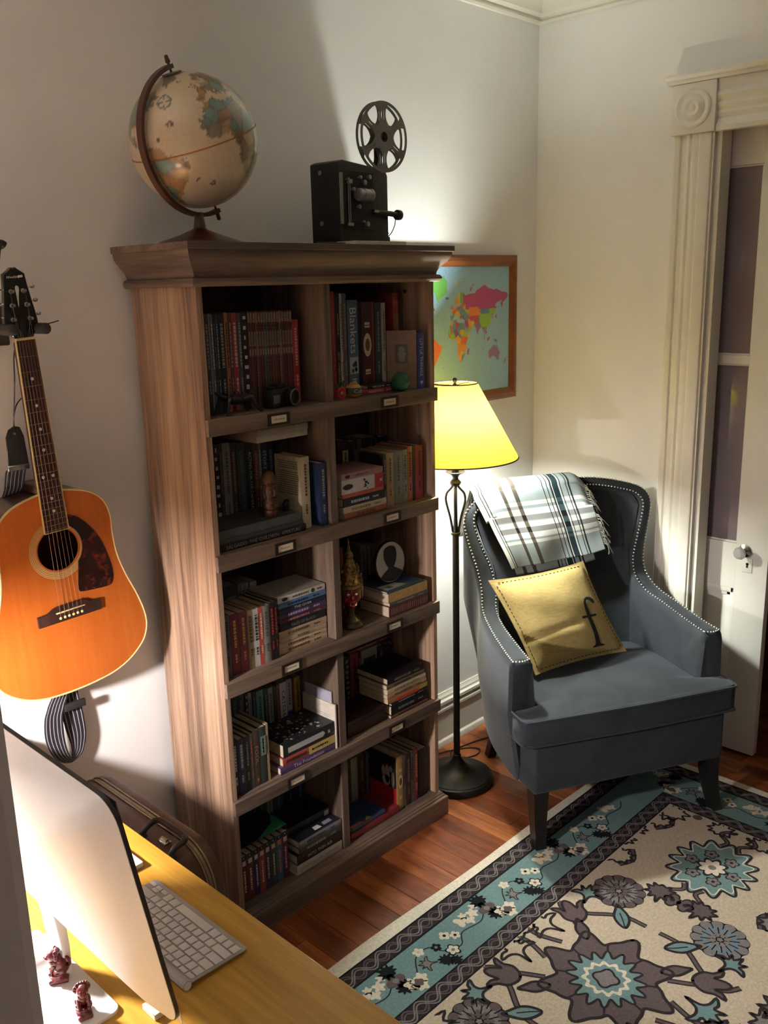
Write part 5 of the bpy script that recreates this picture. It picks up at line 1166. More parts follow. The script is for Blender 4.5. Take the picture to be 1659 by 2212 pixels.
def strip(mb, pts, wd, k):
    pts = [Vector((p[0], p[1])) for p in pts]; L = []; R = []
    for i, p in enumerate(pts):
        t = pts[min(i+1, len(pts)-1)]-pts[max(i-1, 0)]; t = t.normalized() if t.length > 0 else Vector((1, 0)); nrm = Vector((-t.y, t.x)); w_ = wd(i/(len(pts)-1)) if callable(wd) else wd
        L.append(p+nrm*w_/2); R.append(p-nrm*w_/2)
    n = len(pts); z = lay(k); mb.add([(p.x, p.y, z) for p in L+R], [(i, i+1, n+i+1, n+i) for i in range(n-1)])
# twisted cords in the dark bands, along the two visible sides and their opposites
e = MB(); e.use(R_PU)
def side_pts(mid, side, fn, n):
    out = []
    for i in range(n+1):
        t = i/n
        if side == 0: out.append((RX0+mid+(RX1-RX0-2*mid)*t, RY1-mid+fn(t*(RX1-RX0-2*mid))))
        elif side == 1: out.append((RX1-mid+fn(t*(RY1-RY0-2*mid)), RY1-mid-(RY1-RY0-2*mid)*t))
        elif side == 2: out.append((RX0+mid+(RX1-RX0-2*mid)*t, RY0+mid+fn(t*(RX1-RX0-2*mid))))
        else: out.append((RX0+mid+fn(t*(RY1-RY0-2*mid)), RY1-mid-(RY1-RY0-2*mid)*t))
    return out
for mid in ((i1+i2)/2, (i3+i4)/2):
    amp = (i2-i1)*.27
    for side in range(4):
        for ph_, mt, k in ((0, R_PU, 2), (PI, R_GR, 3)):
            for off in (-.0045, .0045):
                e.use(mt); strip(e, side_pts(mid, side, lambda s: amp*math.sin(2*PI*s/.088+ph_)+off, 420), .0042, k)
        for q in ((i3+.003, i4-.003) if mid > .2 else (i1+.003, i2-.003)):
            e.use(R_BK); strip(e, side_pts(q, side, lambda s: 0, 2), .004, 2)
e.build('twisted_cord', None, rg_, 0)
# ---- motif tools
def xf(pts, c, s=1, rot=0, mir=1):
    ca, sa = math.cos(rot), math.sin(rot); return [(c[0]+s*(mir*x*ca-y*sa), c[1]+s*(mir*x*sa+y*ca)) for x, y in pts]
def fill(mb, mat, pts, k): mb.use(mat); z = lay(k); mb.poly([(x, y, z) for x, y in pts])
def outl(mb, mat, pts, wd, k, closed=True): mb.use(mat); strip(mb, list(pts)+([pts[0], pts[1]] if closed else []), wd, k)
def radial(c, n, f, rot=0): return [(c[0]+f(2*PI*i/n)*math.cos(2*PI*i/n+rot), c[1]+f(2*PI*i/n)*math.sin(2*PI*i/n+rot)) for i in range(n)]
def sm(P, closed=True, n=5): return [(p.x, p.y) for p in catmull([Vector((x, y, 0)) for x, y in P], n, closed)]
def daisy(mb, c, r, pale=False):
    fill(mb, R_BK, radial(c, 96, lambda a: r*(.94+.07*abs(math.cos(6*a)))), 2)
    for ring_, (rr_, n, m_, wd) in enumerate(((.80, 12, R_PU if not pale else R_GR, .21), (.52, 12, R_GR if not pale else R_BG, .15), (.30, 8, R_PU if not pale else R_GR, .12))):
        for i in range(n):
            a = 2*PI*(i+.5*(ring_ % 2))/n; cc_ = (c[0]+r*rr_*math.cos(a), c[1]+r*rr_*math.sin(a))
            fill(mb, m_, [(cc_[0]+r*(.20*math.cos(t)*math.cos(a)-wd*math.sin(t)*math.sin(a)), cc_[1]+r*(.20*math.cos(t)*math.sin(a)+wd*math.sin(t)*math.cos(a))) for t in [2*PI*j/12 for j in range(12)]], 3+ring_*.4)
            if ring_ < 2: strip_a = [(c[0]+r*(rr_-.20)*math.cos(a+PI/n), c[1]+r*(rr_-.20)*math.sin(a+PI/n)), (c[0]+r*(rr_+.14)*math.cos(a+PI/n), c[1]+r*(rr_+.14)*math.sin(a+PI/n))]; mb.use(R_BK); strip(mb, strip_a, .0035, 4.1)
    fill(mb, R_BK, radial(c, 20, lambda a: r*.15), 4.5); fill(mb, R_GR, radial(c, 20, lambda a: r*(.10+.02*math.cos(5*a))), 5)
def floret(mb, c, r, petal, heart, edge=None, n=5, k=3, rot=0):
    if edge: fill(mb, edge, radial(c, 60, lambda a: r*1.2*(.72+.36*abs(math.cos(n*a/2))), rot), k-.5)
    fill(mb, petal, radial(c, 60, lambda a: r*(.66+.36*abs(math.cos(n*a/2))), rot), k); fill(mb, heart, radial(c, 14, lambda a: r*.30), k+.5)
TUL = sm([(0, -.5), (.22, -.42), (.42, -.18), (.44, .12), (.62, .42), (.36, .34), (.24, .12), (.16, .46), (0, .62), (-.16, .46), (-.24, .12), (-.36, .34), (-.62, .42), (-.44, .12), (-.42, -.18), (-.22, -.42)], n=3)
LEAF = sm([(0, 0), (.16, .22), (.20, .5), (.10, .8), (0, 1), (-.10, .78), (-.20, .5), (-.15, .2)], n=4)
SPRAY = sm([(0, -.5), (.08, -.1), (.30, .05), (.62, .02), (.44, .22), (.24, .24), (.34, .55), (.12, .38), (0, .72), (-.12, .38), (-.34, .55), (-.24, .24), (-.44, .22), (-.62, .02), (-.30, .05), (-.08, -.1)], n=3)
ACAN = sm([(0, -.1), (.14, .0), (.30, -.10), (.28, .12), (.5, .10), (.36, .32), (.52, .46), (.28, .46), (.30, .72), (.10, .60), (0, .95), (-.10, .60), (-.30, .72), (-.28, .46), (-.52, .46), (-.36, .32), (-.5, .10), (-.28, .12), (-.30, -.10), (-.14, 0)], n=3)
def motif(mb, shape, c, s, rot, body, edge=R_DK, k=3, w_=.008):
    p = xf(shape, c, s, rot); fill(mb, body, p, k); outl(mb, edge, p, w_, k+.6)
def vein(mb, c, s, rot, mat, k=4): p = xf([(0, -.2), (.02, .2), (0, .7)], c, s, rot); mb.use(mat); strip(mb, p, .004, k)
def vine(mb, P, k=2): q = sm(P, False, 8); mb.use(R_DK); strip(mb, q, .017, k); mb.use(R_PU); strip(mb, q, .008, k+.4)
PXD, MYD = 1.25, 1.10
def field_tile(mb, ox, oy):
    C0 = (.545+ox, -.830+oy)          # plum medallion with ragged teal heart
    lob = radial(C0, 160, lambda a: .150*(1+.16*math.cos(8*a)+.05*math.cos(16*a+1)), .1); fill(mb, R_PU, lob, 3); outl(mb, R_DK, lob, .009, 3.5)
    for i in range(8): a = 2*PI*i/8+.1+PI/8; mb.use(R_DK); strip(mb, [(C0[0]+.10*math.cos(a), C0[1]+.10*math.sin(a)), (C0[0]+.128*math.cos(a), C0[1]+.128*math.sin(a))], .006, 3.7)
    rag = radial(C0, 240, lambda a: .089*(1+.15*math.cos(16*a)+.05*math.cos(4*a)), .1); fill(mb, R_TE, rag, 4); outl(mb, R_DK, rag, .007, 4.4)
    fill(mb, R_WH, radial(C0, 160, lambda a: .058*(1+.10*math.cos(12*a)), .1), 4.7); fill(mb, R_TE, radial(C0, 160, lambda a: .047*(1+.08*math.cos(12*a)), .1), 5)
    lz = radial(C0, 60, lambda a: .030*(1+.14*math.cos(4*a)), .3); fill(mb, R_GR, lz, 5.5); outl(mb, R_DK, lz, .006, 5.8)
    for i in range(4):
        a = PI/4+i*PI/2+.1; mb.use(R_PU); motif(mb, LEAF, (C0[0]+.15*math.cos(a), C0[1]+.15*math.sin(a)), .085, a-PI/2, R_PU, R_DK, 2.6)
    C1 = (1.17+ox, -.830+oy)          # teal palmette with florets inside
    lob = radial(C1, 220, lambda a: .125*(1+.13*math.cos(14*a)+.10*math.cos(2*a)), .0); fill(mb, R_TE, lob, 3); outl(mb, R_DK, lob, .008, 3.5)
    outl(mb, R_WH, radial(C1, 220, lambda a: .112*(1+.13*math.cos(14*a)+.10*math.cos(2*a))), .004, 3.6)
    floret(mb, C1, .040, R_WH, R_GR, R_DK, 8, 4.5)
    for i in range(6): a = 2*PI*i/6+.5; floret(mb, (C1[0]+.072*math.cos(a), C1[1]+.066*math.sin(a)), .019, R_GR, R_DK, R_DK, 5, 4)
    for sx in (-1, 1):
        for sy in (-1, 1):
            X = lambda x: C0[0]+sx*x
            Yv = lambda y: C0[1]+sy*y
            daisy(mb, (X(.335), Yv(.155)), .078, pale=(sy < 0))
            vine(mb, [(X(.10), Yv(.12)), (X(.155), Yv(.20)), (X(.20), Yv(.155)), (X(.245), Yv(.09)), (X(.25), Yv(.02))])
            vine(mb, [(X(.155), Yv(.20)), (X(.165), Yv(.245)), (X(.20), Yv(.27))])
            vine(mb, [(X(.04), Yv(.16)), (X(.02), Yv(.23)), (X(-.03+.06), Yv(.275))])
            motif(mb, TUL, (X(.165), Yv(.205)), .085, math.atan2(sy*.7, sx*.35)-PI/2, R_PU)
            motif(mb, LEAF, (X(.205), Yv(.06)), .10, math.atan2(sy*.7, sx*.75)-PI/2, R_TE); vein(mb, (X(.215), Yv(.07)), .07, math.atan2(sy*.7, sx*.75)-PI/2, R_DK)
            motif(mb, SPRAY, (X(.07), Yv(.225)), .095, math.atan2(sy*.9, -sx*.2)-PI/2, R_TE)
            motif(mb, SPRAY, (X(.255), Yv(.215)), .075, math.atan2(sy*.3, sx*.9)-PI/2, R_TE)
            motif(mb, TUL, (X(.02), Yv(.285)), .075, (PI/2 if sy > 0 else -PI/2)-PI/2+sx*.5, R_PU)
            motif(mb, ACAN, (X(.465), Yv(.235)), .10, math.atan2(sy*.35, sx*.9)-PI/2, R_GR)
            motif(mb, ACAN, (X(.44), Yv(.07)), .085, math.atan2(-sy*.2, -sx*.9)-PI/2, R_PU)
            motif(mb, ACAN, (X(.565), Yv(.265)), .085, math.atan2(sy*.5, sx*.5)-PI/2, R_GR)
            floret(mb, (X(.405), Yv(.02)), .026, R_PU, R_DK, R_DK, 4, 3)
            vine(mb, [(X(.40), Yv(.03)), (X(.435), Yv(.055)), (X(.47), Yv(.02)), (X(.50), Yv(.03))])
            vine(mb, [(X(.45), Yv(.22)), (X(.50), Yv(.20)), (X(.55), Yv(.23))])
    motif(mb, ACAN, (C1[0]+.17, C1[1]+.215), .12, -.9, R_PU)
e = MB()
lim = (RX0+i4, RX1-i4, RY0+i4, RY1-i4)
for ox in (-PXD, 0, PXD):
    for oy in (0, -.62*1.0):
        field_tile(e, ox + (0 if oy == 0 else .625), oy)
# keep only what lies inside the field
keep = []; 
for f in e.f:
    c = [e.v[i] for i in f]
    keep.append(all(lim[0] <= p[0] <= lim[1] and lim[2] <= p[1] <= lim[3] for p in c))
e.mi = [m for m, q in zip(e.mi, keep) if q]; e.f = [f for f, q in zip(e.f, keep) if q]
e.build('field_pattern', None, rg_, 0)['kind'] = 'stuff'
# florals of the teal band, period .387 along each side
e = MB()
def band_unit(s0, mapf, ang):
    P = lambda s, d: mapf(s0+s, d)
    A = lambda r: ang+r
    floret(e, P(.0, .082), .030, R_PU, R_GR, None, 4, 3); motif(e, ACAN, P(.016, .105), .055, A(.6), R_BK, R_BK, 3, .003); motif(e, ACAN, P(-.004, .064), .05, A(PI+.4), R_BK, R_BK, 3, .003)
    for (s, d, r) in ((.020, .042, .020), (.052, .040, .018), (.036, .022, .018)): fill(e, R_WH, radial(P(s, d), 30, lambda a: r*(1+.2*math.cos(5*a))), 3.2)
    fill(e, R_PU, radial(P(.038, .034), 24, lambda a: .013*(1+.15*math.cos(4*a))), 4)
    for (s, d, r) in ((-.045, .10, .016), (-.075, .112, .012), (-.02, .118, .012)): fill(e, R_WH, radial(P(s, d), 30, lambda a: r*(1+.28*math.cos(5*a+1))), 3)
    floret(e, P(.118, .108), .017, R_WH, R_CR, None, 5, 3); floret(e, P(.165, .085), .016, R_BK, R_GR, None, 5, 3); floret(e, P(.19, .045), .018, R_WH, R_GR, R_BK, 5, 3); floret(e, P(.215, .098), .017, R_WH, R_BK, None, 4, 3); floret(e, P(.238, .078), .016, R_WH, R_BK, None, 5, 3)
    motif(e, ACAN, P(.135, .028), .045, A(-1.2), R_BK, R_BK, 3, .002); motif(e, ACAN, P(.155, .015), .036, A(-1.7), R_BK, R_BK, 3, .002)
    motif(e, SPRAY, P(.108, .058), .045, A(1.0), R_GR, R_DK, 3, .003)
    fill(e, R_WH, radial(P(.29, .10), 30, lambda a: .018*(1+.3*math.cos(3*a))), 3); fill(e, R_WH, radial(P(.315, .085), 30, lambda a: .014*(1+.3*math.cos(4*a))), 3)
    q = sm([P(.06, .06), P(.10, .10), P(.15, .10), P(.17, .06), P(.22, .04), P(.26, .07), P(.33, .06), P(.37, .08)], False, 6); e.use(R_DK); strip(e, q, .0038, 2.4)
sidelen = RX1-RX0-2*i2
for n in range(6):
    s = .171-RX0-i2-.387+.387*n
    if 0 < s < sidelen-.40:
        band_unit(s, lambda a, d: (RX0+i2+a, RY1-i3+d), 0)
        band_unit(s, lambda a, d: (RX0+i2+a, RY0+i2+d), 0)
for n in range(4):
    s = .12+.387*n; band_unit(s, lambda a, d: (RX1-i3+d, RY1-i2-a), -PI/2); band_unit(s, lambda a, d: (RX0+i2+d, RY1-i2-a), -PI/2)
e.build('border_florals', None, rg_, 0)['kind'] = 'stuff'

# ================================================================= GUITAR on its wall hanger
GO = Vector((-.3175, .181, 1.18)); GROT = (0, -.0490, 0)
gt = thing('acoustic_guitar', 'amber acoustic guitar with tortoiseshell pickguard hanging on the wall', 'guitar', GO, GROT)
HALF = [(0, .1425), (.034, .1395), (.081, .128), (.115, .110), (.137, .082), (.1455, .045), (.1445, .005), (.149, -.055), (.166, -.115), (.187, -.170), (.202, -.225), (.203, -.265), (.187, -.302), (.146, -.336), (.098, -.355), (.045, -.362), (0, -.3635)]
ol = sm([(q, s) for q, s in HALF]+[(-q, s) for q, s in HALF[-2:0:-1]], True, 5); NO = len(ol); TH = .10
m_top = wood('spruce_top', ['9a4c14', 'a85820', 'b4662a'], 2, 18, 9, .22, 200, .01, coat=.5, contrast=.3)
m_side = wood('mahogany', ['22100a', '38180e', '4a2414'], 2, 10, 8, .3, 80, .02, coat=.4)
m_rose = wood('rosewood', ['1a0d0a', '2c1712', '3e221a'], 2, 12, 10, .4, 90, .03); m_bind = plain('ivory_binding', 'c9b884', .35, coat=.3)
e = MB(); e.add([(q, 0.002, s) for q, s in ol]+[(q, TH, s) for q, s in ol], [(i, (i+1) % NO, NO+(i+1) % NO, NO+i) for i in range(NO)]+[tuple(range(NO, 2*NO))]); e.build('body', m_side, gt, 50)
hr = .0515; ang = [math.atan2(s, q) for q, s in ol]
e = MB(); e.add([(q, 0, s) for q, s in ol]+[(hr*math.cos(a), 0, hr*math.sin(a)) for a in ang]+[(hr*math.cos(a), .003, hr*math.sin(a)) for a in ang]+[(q, .003, s) for q, s in ol],
  [(i, (i+1) % NO, NO+(i+1) % NO, NO+i) for i in range(NO)]+[(NO+i, NO+(i+1) % NO, 2*NO+(i+1) % NO, 2*NO+i) for i in range(NO)]+[(3*NO+i, 3*NO+(i+1) % NO, (i+1) % NO, i) for i in range(NO)]); e.build('soundboard', m_top, gt, 30)
e = MB(); e.tube([(q*1.001, .0008, s*1.001) for q, s in ol]+[(ol[0][0], .0008, ol[0][1]), (ol[1][0], .0008, ol[1][1])], .0026, 6, caps=False); e.build('binding', m_bind, gt)
m_ro1 = plain('rosette_tan', 'a8753c', .3, coat=.3); m_ro2 = plain('rosette_line', 'c8b080', .3, coat=.3)
e = MB()
def annulus(ra, rb, y, mat):
    e.use(mat); n = 64; e.add([(r_*math.cos(2*PI*i/n), y, r_*math.sin(2*PI*i/n)) for r_ in (ra, rb) for i in range(n)], [(i, (i+1) % n, n+(i+1) % n, n+i) for i in range(n)])
annulus(.0555, .0725, -.0003, m_ro1)
for q in (.056, .0595, .0635, .0675, .0715): annulus(q, q+.0010, -.0006, m_ro2)
e.build('rosette', None, gt, 0)
m_tor, nt, b = new_mat('tortoiseshell'); f = noise(nt, coords(nt), 34, 6, .65, 1.2); nt.links.new(ramp(nt, f, [(.40, srgb('120807')), (.55, srgb('2a100b')), (.66, srgb('5a1e12')), (.76, srgb('7a3018'))]), b.inputs['Base Color']); b.inputs['Roughness'].default_value = .25
def loc(x, z): dx, dz = x-GO.x, z-GO.z; return (dx*.9988+dz*.049, -.049*dx+.9988*dz)
pg = [loc(*p) for p in [(-.290, 1.263), (-.251, 1.241), (-.213, 1.192), (-.190, 1.13), (-.183, 1.089), (-.188, 1.066), (-.203, 1.059), (-.268, 1.062), (-.279, 1.070), (-.283, 1.110)]]
arc = [(.061*math.cos(t), .061*math.sin(t)) for t in [(-.75+2.05*i/10) for i in range(11)]]
e = MB(); e.prism(sm(pg[:9], False, 4)+arc, -.0016, -.0004, 'y'); e.build('pickguard', m_tor, gt, 0)
e = MB(); e.prism([(-.081, -.148), (-.056, -.1475), (-.040, -.139), (-.030, -.1365), (.032, -.1365), (.042, -.139), (.056, -.1475), (.084, -.150), (.084, -.178), (-.081, -.176)], -.0085, -.0002, 'y', .002, 2); br2 = e.build('bridge', m_rose, gt)
e = MB(); e.rbox(-.036, .040, -.0115, -.008, -.1535, -.1500, .0012, 1); e.build('saddle', m_bind, br2)
for i in range(6):
    e = MB(); e.lathe([(.0030, 0), (.0036, .0012), (.0028, .0024), (.0001, .003)], 12, mtx=Matrix.Translation((-.026+.0112*i, -.0085, -.166)) @ rf); e.build('bridge_pin', m_bind, br2)
S0, S1, WN, WE = .494, .0475, .0215, .0290
def hwd(s): return WN+(WE-WN)*(S0-s)/(S0-S1)
e = MB(); e.prism([(-WN, S0), (WN, S0), (WE, S1), (-WE, S1)], -.0095, -.0030, 'y'); fb = e.build('fretboard', m_rose, gt, 0)
e = MB(); e.prism([(-WN*.98, S0), (WN*.98, S0), (.0265, .143), (-.0265, .143)], -.003, .017, 'y', .009, 4); e.build('neck', m_side, gt)
e = MB(); e.prism([(-.0265, .16), (.0265, .16), (.03, .1405), (-.03, .1405)], -.003, .09, 'y', .004, 2); e.build('heel', m_side, gt)
e = MB()
for sg in (-1, 1): e.prism([(sg*WN, S0), (sg*(WN+.0016), S0), (sg*(WE+.0016), S1), (sg*WE, S1)], -.0098, -.003, 'y')
e.prism([(-WE-.0016, S1), (WE+.0016, S1), (WE+.0016, S1-.0016), (-WE-.0016, S1-.0016)], -.0098, -.003, 'y'); e.build('neck_binding', m_bind, fb, 0)
SL = .646
m_str = plain('worn_bronze', '6e5c50', .5, .6, vscale=80)
for n in range(1, 21):
    s = S0-SL*(1-2**(-n/12)); w_ = hwd(s); e = MB(); e.tube([(-w_, -.0096, s), (w_, -.0096, s)], .0008, 6); e.build('fret', m_str, fb)
for n, qs in ((3, (0,)), (5, (0,)), (7, (0,)), (9, (0,)), (12, (-.012, .012)), (15, (0,)), (17, (0,))):
    s = S0-SL*(1-(2**(-n/12)+2**(-(n-1)/12))/2)
    for q in qs: e = MB(); e.lathe([(.0036, 0), (.0036, .0005)], 14, mtx=Matrix.Translation((q, -.0094, s)) @ rf); e.build('inlay_dot', plain('pearl', 'cfc8b8', .25), fb, 0)
e = MB(); e.rbox(-WN-.001, WN+.001, -.0125, -.003, S0, S0+.005, .0008, 1); e.build('nut', m_bind, gt)
m_head = plain('black_lacquer', '0c0b0b', .22, coat=.5)
hs = [(-.0235, .499), (.0235, .499), (.026, .505), (.0385, .530), (.0375, .545), (.0265, .615), (.0245, .637), (.010, .647), (.004, .652), (0, .648), (-.004, .652), (-.010, .647), (-.0245, .637), (-.0265, .615), (-.0375, .545), (-.0385, .530), (-.026, .505)]
e = MB(); e.prism(hs, -.004, .010, 'y', .0015, 1); hd2 = e.build('headstock', m_head, gt)
e = MB(); e.use(plain('pearl', 'cfc8b8', .25)); e.poly([(x, -.0043, s) for x, s in sm([(-.001, .565), (.003, .59), (.006, .606), (.002, .612), (-.003, .608), (-.002, .59)], True, 3)])
rr = random.Random(2)
for i in range(7): a = -.018+.004*i; e.poly([(a, -.0043, .628), (a+.0024, -.0043, .6285), (a+.0028, -.0043, .6285+rr.uniform(.002, .005)), (a+.0006, -.0043, .632)])
e.poly([(.008, -.0043, .628), (.019, -.0043, .629), (.0185, -.0043, .634), (.008, -.0043, .633)]); e.build('headstock_inlay', None, hd2, 0)
e = MB(); e.prism([(-.006, .503), (.006, .503), (.009, .512), (.007, .528), (0, .545), (-.007, .528), (-.009, .512)], -.0058, -.004, 'y', .0008, 1); e.build('truss_cover', m_head, hd2)
for sg in (-1, 1):
    for i, s in enumerate((.540, .570, .600)):
        q0 = (.027-.0038*i)*sg; tn = bpy.data.objects.new('tuner', None); COL.objects.link(tn); tn.parent = hd2; tn.location = (q0*.72, 0, s)
        e = MB(); e.lathe([(.0050, .004), (.0050, .0055), (.0030, .006), (.0030, .014), (.0038, .0145), (.0036, .017), (.0001, .0175)], 14, mtx=rf)
        e.tube([(0, .013, .002), (sg*.020, .013, .006), (sg*.026, .013, .007)], .0018, 6); e.ball((sg*.031, .013, .008), .0062, 12, 8, (1, .55, .8)); o = e.build('tuner', m_nick, gt); o.location = (q0*.72, 0, s); bpy.data.objects.remove(tn, do_unlink=True)
for i in range(6):
    qn, qs_ = -.0172+.00688*i, -.026+.0112*i; e = MB(); top = ((-.018, .540) if i < 3 else (.018, .540)); s_t = (.600, .570, .540)[i] if i < 3 else (.540, .570, .600)[i-3]
    e.tube([(top[0]*(1.1-.15*abs(s_t-.54)/.06), -.010, s_t), (qn, -.0126, S0+.002), (qs_, -.0122, -.152), (qs_, -.0095, -.164)], (.00055, .0005, .00042, .00036, .0003, .0003)[i], 5); e.build('string', m_str, gt)
# hanger of the guitar
hg = thing('guitar_hanger', 'black wall hanger with padded yoke holding the guitar headstock', 'hanger', (-.3415, YW, 1.697))
m_pad = plain('brown_rubber', '1c1412', .7)
e = MB(); e.rbox(-.022, .022, -.012, -.0005, -.04, .05, .004); e.build('wall_plate', m_blk, hg)
e = MB(); e.tube([(0, -.01, .0), (0, -.085, .0)], .006, 8); e.tube(catmull([(-.036, -.150, 0), (-.034, -.105, 0), (0, -.085, 0), (.034, -.105, 0), (.036, -.150, 0)], 5), .0048, 8); e.build('yoke', m_blk, hg)
for sg in (-1, 1): e = MB(); e.tube([(sg*.0375, -.168, 0), (sg*.0375, -.165, 0), (sg*.036, -.108, 0)], [.0075, .0125, .0125], 16); e.build('pad', m_pad, hg)
e = MB(); e.tube([(.036, -.160, .008), (.072, -.160, .0155)], .0014, 6); e.build('pin', m_blk, hg)
hk = thing('wall_hook', 'black curled hook rising above the guitar headstock', 'hook', (-.36, YW, 1.80))
e = MB(); e.tube(catmull([(.0, -.006, -.01), (-.006, -.05, .01), (-.012, -.10, .045), (-.012, -.115, .070), (-.004, -.12, .080), (.004, -.12, .076)], 6), [.010]*24+[.009]*7, 10); e.build('curl', m_blk, hk); e = MB(); e.rbox(-.012, .012, -.007, -.0005, -.04, .02, .003); e.build('hook_plate', m_blk, hk)
# strap
st = thing('guitar_strap', 'black striped guitar strap looped below and beside the hanging guitar', 'strap', (-.35, .29, .8))
m_lea = plain('black_leather', '0e0d10', .5, vscale=120, bmp=.1)
e = MB(); e.prism([(-.046, .59), (-.044, .655), (-.036, .672), (-.022, .680), (-.008, .676), (-.001, .655), (.004, .584)], -.072, -.069, 'y', .001, 1); e.build('leather_end', m_lea, st)
e = MB(); e.lathe([(.004, 0), (.003, .002), (.0001, .0025)], 12, mtx=Matrix.Translation((-.022, -.072, .662)) @ rf); e.rbox(-.049, .003, -.076, -.070, .577, .590, .0015, 1); e.build('buckle', plain('bright_steel', 'b8b8b8', .25, .9), st)
def ribbon(name, outer, inner, ys, par):
    n = 70; A = [Vector((p[0], 0, p[1])) for p in sm(outer, False, 10)]; B = [Vector((p[0], 0, p[1])) for p in sm(inner, False, 10)]
    def at(P, t): x = t*(len(P)-1); i = min(int(x), len(P)-2); return P[i].lerp(P[i+1], x-i)
    nj = 26; vs = []
    for i in range(n+1):
        t = i/n; a, b_ = at(A, t), at(B, t)
        for j in range(nj+1): p = a.lerp(b_, j/nj); p.y = np.interp(t, [q[0] for q in ys], [q[1] for q in ys])+.004*math.sin(PI*j/nj)*0; vs.append(p-Vector(st.location))
    me = bpy.data.meshes.new(name); me.from_pydata(vs, [], [(i*(nj+1)+j, i*(nj+1)+j+1, (i+1)*(nj+1)+j+1, (i+1)*(nj+1)+j) for i in range(n) for j in range(nj)])
    wc, bc = np.array(srgb('a8a4ac')), np.array(srgb('17151a')); cc = np.repeat(np.array([wc if j % 5 == 2 else bc for i in range(n) for j in range(nj)]), 4, axis=0); vcols(me, cc, 'CORNER'); me.polygons.foreach_set('use_smooth', [True]*len(me.polygons))
    me.materials.append(m_web); o = share(name, me, par); s_ = o.modifiers.new('thickness', 'SOLIDIFY'); s_.thickness = .002; return o
m_web = attr_mat('strap_webbing', .7, nz=.2, vscale=300, bmp=.3)
ribbon('webbing_loop', [(-.322, .815), (-.342, .786), (-.362, .760), (-.374, .732), (-.377, .68), (-.365, .634), (-.346, .606), (-.322, .592), (-.306, .586)], [(-.280, .80), (-.300, .775), (-.316, .752), (-.325, .729), (-.327, .68), (-.324, .64), (-.317, .612), (-.306, .600), (-.300, .594)], [(0, .262), (.3, .246), (.8, .250), (1, .262)], st)
ribbon('webbing_loop', [(-.306, .584), (-.285, .589), (-.270, .602), (-.257, .645), (-.258, .70), (-.262, .745), (-.266, .80), (-.268, .83)], [(-.306, .604), (-.302, .615), (-.302, .632), (-.308, .66), (-.314, .70), (-.317, .745), (-.318, .80), (-.318, .83)], [(0, .264), (.2, .270), (.6, .272), (1, .285)], st)
e = MB(); e.rbox(.034, .091, -.0445, -.036, -.066, -.046, .002, 2); e.build('slider', m_blk, st)
ribbon('webbing_top', [(-.401, 1.38), (-.400, 1.34), (-.395, 1.30), (-.39, 1.25)], [(-.352, 1.38), (-.352, 1.34), (-.35, 1.30), (-.345, 1.25)], [(0, .222), (.4, .25), (.7, .288), (1, .292)], st)
e = MB(); L = Vector(st.location); e.tube([Vector(p)-L for p in catmull([(-.352, .186, 1.685), (-.362, .195, 1.64), (-.366, .20, 1.58), (-.371, .215, 1.50), (-.372, .219, 1.478)], 5)], .0016, 6); e.tube([Vector(p)-L for p in catmull([(-.345, .20, 1.55), (-.362, .21, 1.53), (-.370, .217, 1.50), (-.371, .219, 1.474)], 5)], .0016, 6); e.build('tie_cord', m_lea, st)

# ================================================================= SUITCASE
su = thing('suitcase', 'brown hard suitcase with metal banding standing between desk and bookcase', 'suitcase', (-.335, -.02, .0005))
m_su = plain('tan_hide', '4a2c18', .5, var=.14, vscale=60, bmp=.15, coat=.1); m_band = plain('brass_band', '8a7a5e', .4, .6)
def rr_out(y0, y1, z0, z1, r, n=8): 
    return [(cy_+r*math.cos(a), cz_+r*math.sin(a)) for (cy_, cz_, a0) in ((y1-r, z1-r, 0), (y0+r, z1-r, PI/2), (y0+r, z0+r, PI), (y1-r, z0+r, 1.5*PI)) for a in [a0+PI/2*i/n for i in range(n+1)]]
so_ = rr_out(-.285, .285, 0, .553, .10)
for xa, xb in ((-.095, .051), (.0575, .090)): e = MB(); e.prism(so_, xa, xb, 'x', .007, 3); e.build('shell', m_su, su)
e = MB(); e.prism(rr_out(-.284, .284, .001, .5535, .10), .0505, .058, 'x')
for xx in (.046, .0625): e.tube([(xx, p[0], p[1]) for p in rr_out(-.2855, .2855, -.0000, .5540, .10)[:19]], .0024, 6)
e.build('metal_band', m_band, su)
m_hd = plain('handle_plastic', '141113', .4)
e = MB(); e.tube(catmull([(-.012, -.105, .556), (.004, -.106, .570), (.024, -.104, .576), (.034, -.110, .578), (.038, -.125, .578), (.038, -.165, .579), (.038, -.205, .578), (.034, -.220, .578), (.024, -.226, .576), (.004, -.224, .570), (-.012, -.225, .556)], 5), .0085, 8, flat=.75); 
for yy in (-.105, -.225): e.rbox(-.030, .0, yy-.014, yy+.014, .5525, .563, .004)
e.build('handle', m_hd, su)
e = MB(); e.rbox(.004, .024, -.180, -.150, .5528, .560, .002, 1); e.rbox(.010, .018, -.176, -.154, .560, .565, .001, 1); e.build('latch', m_nick, su)

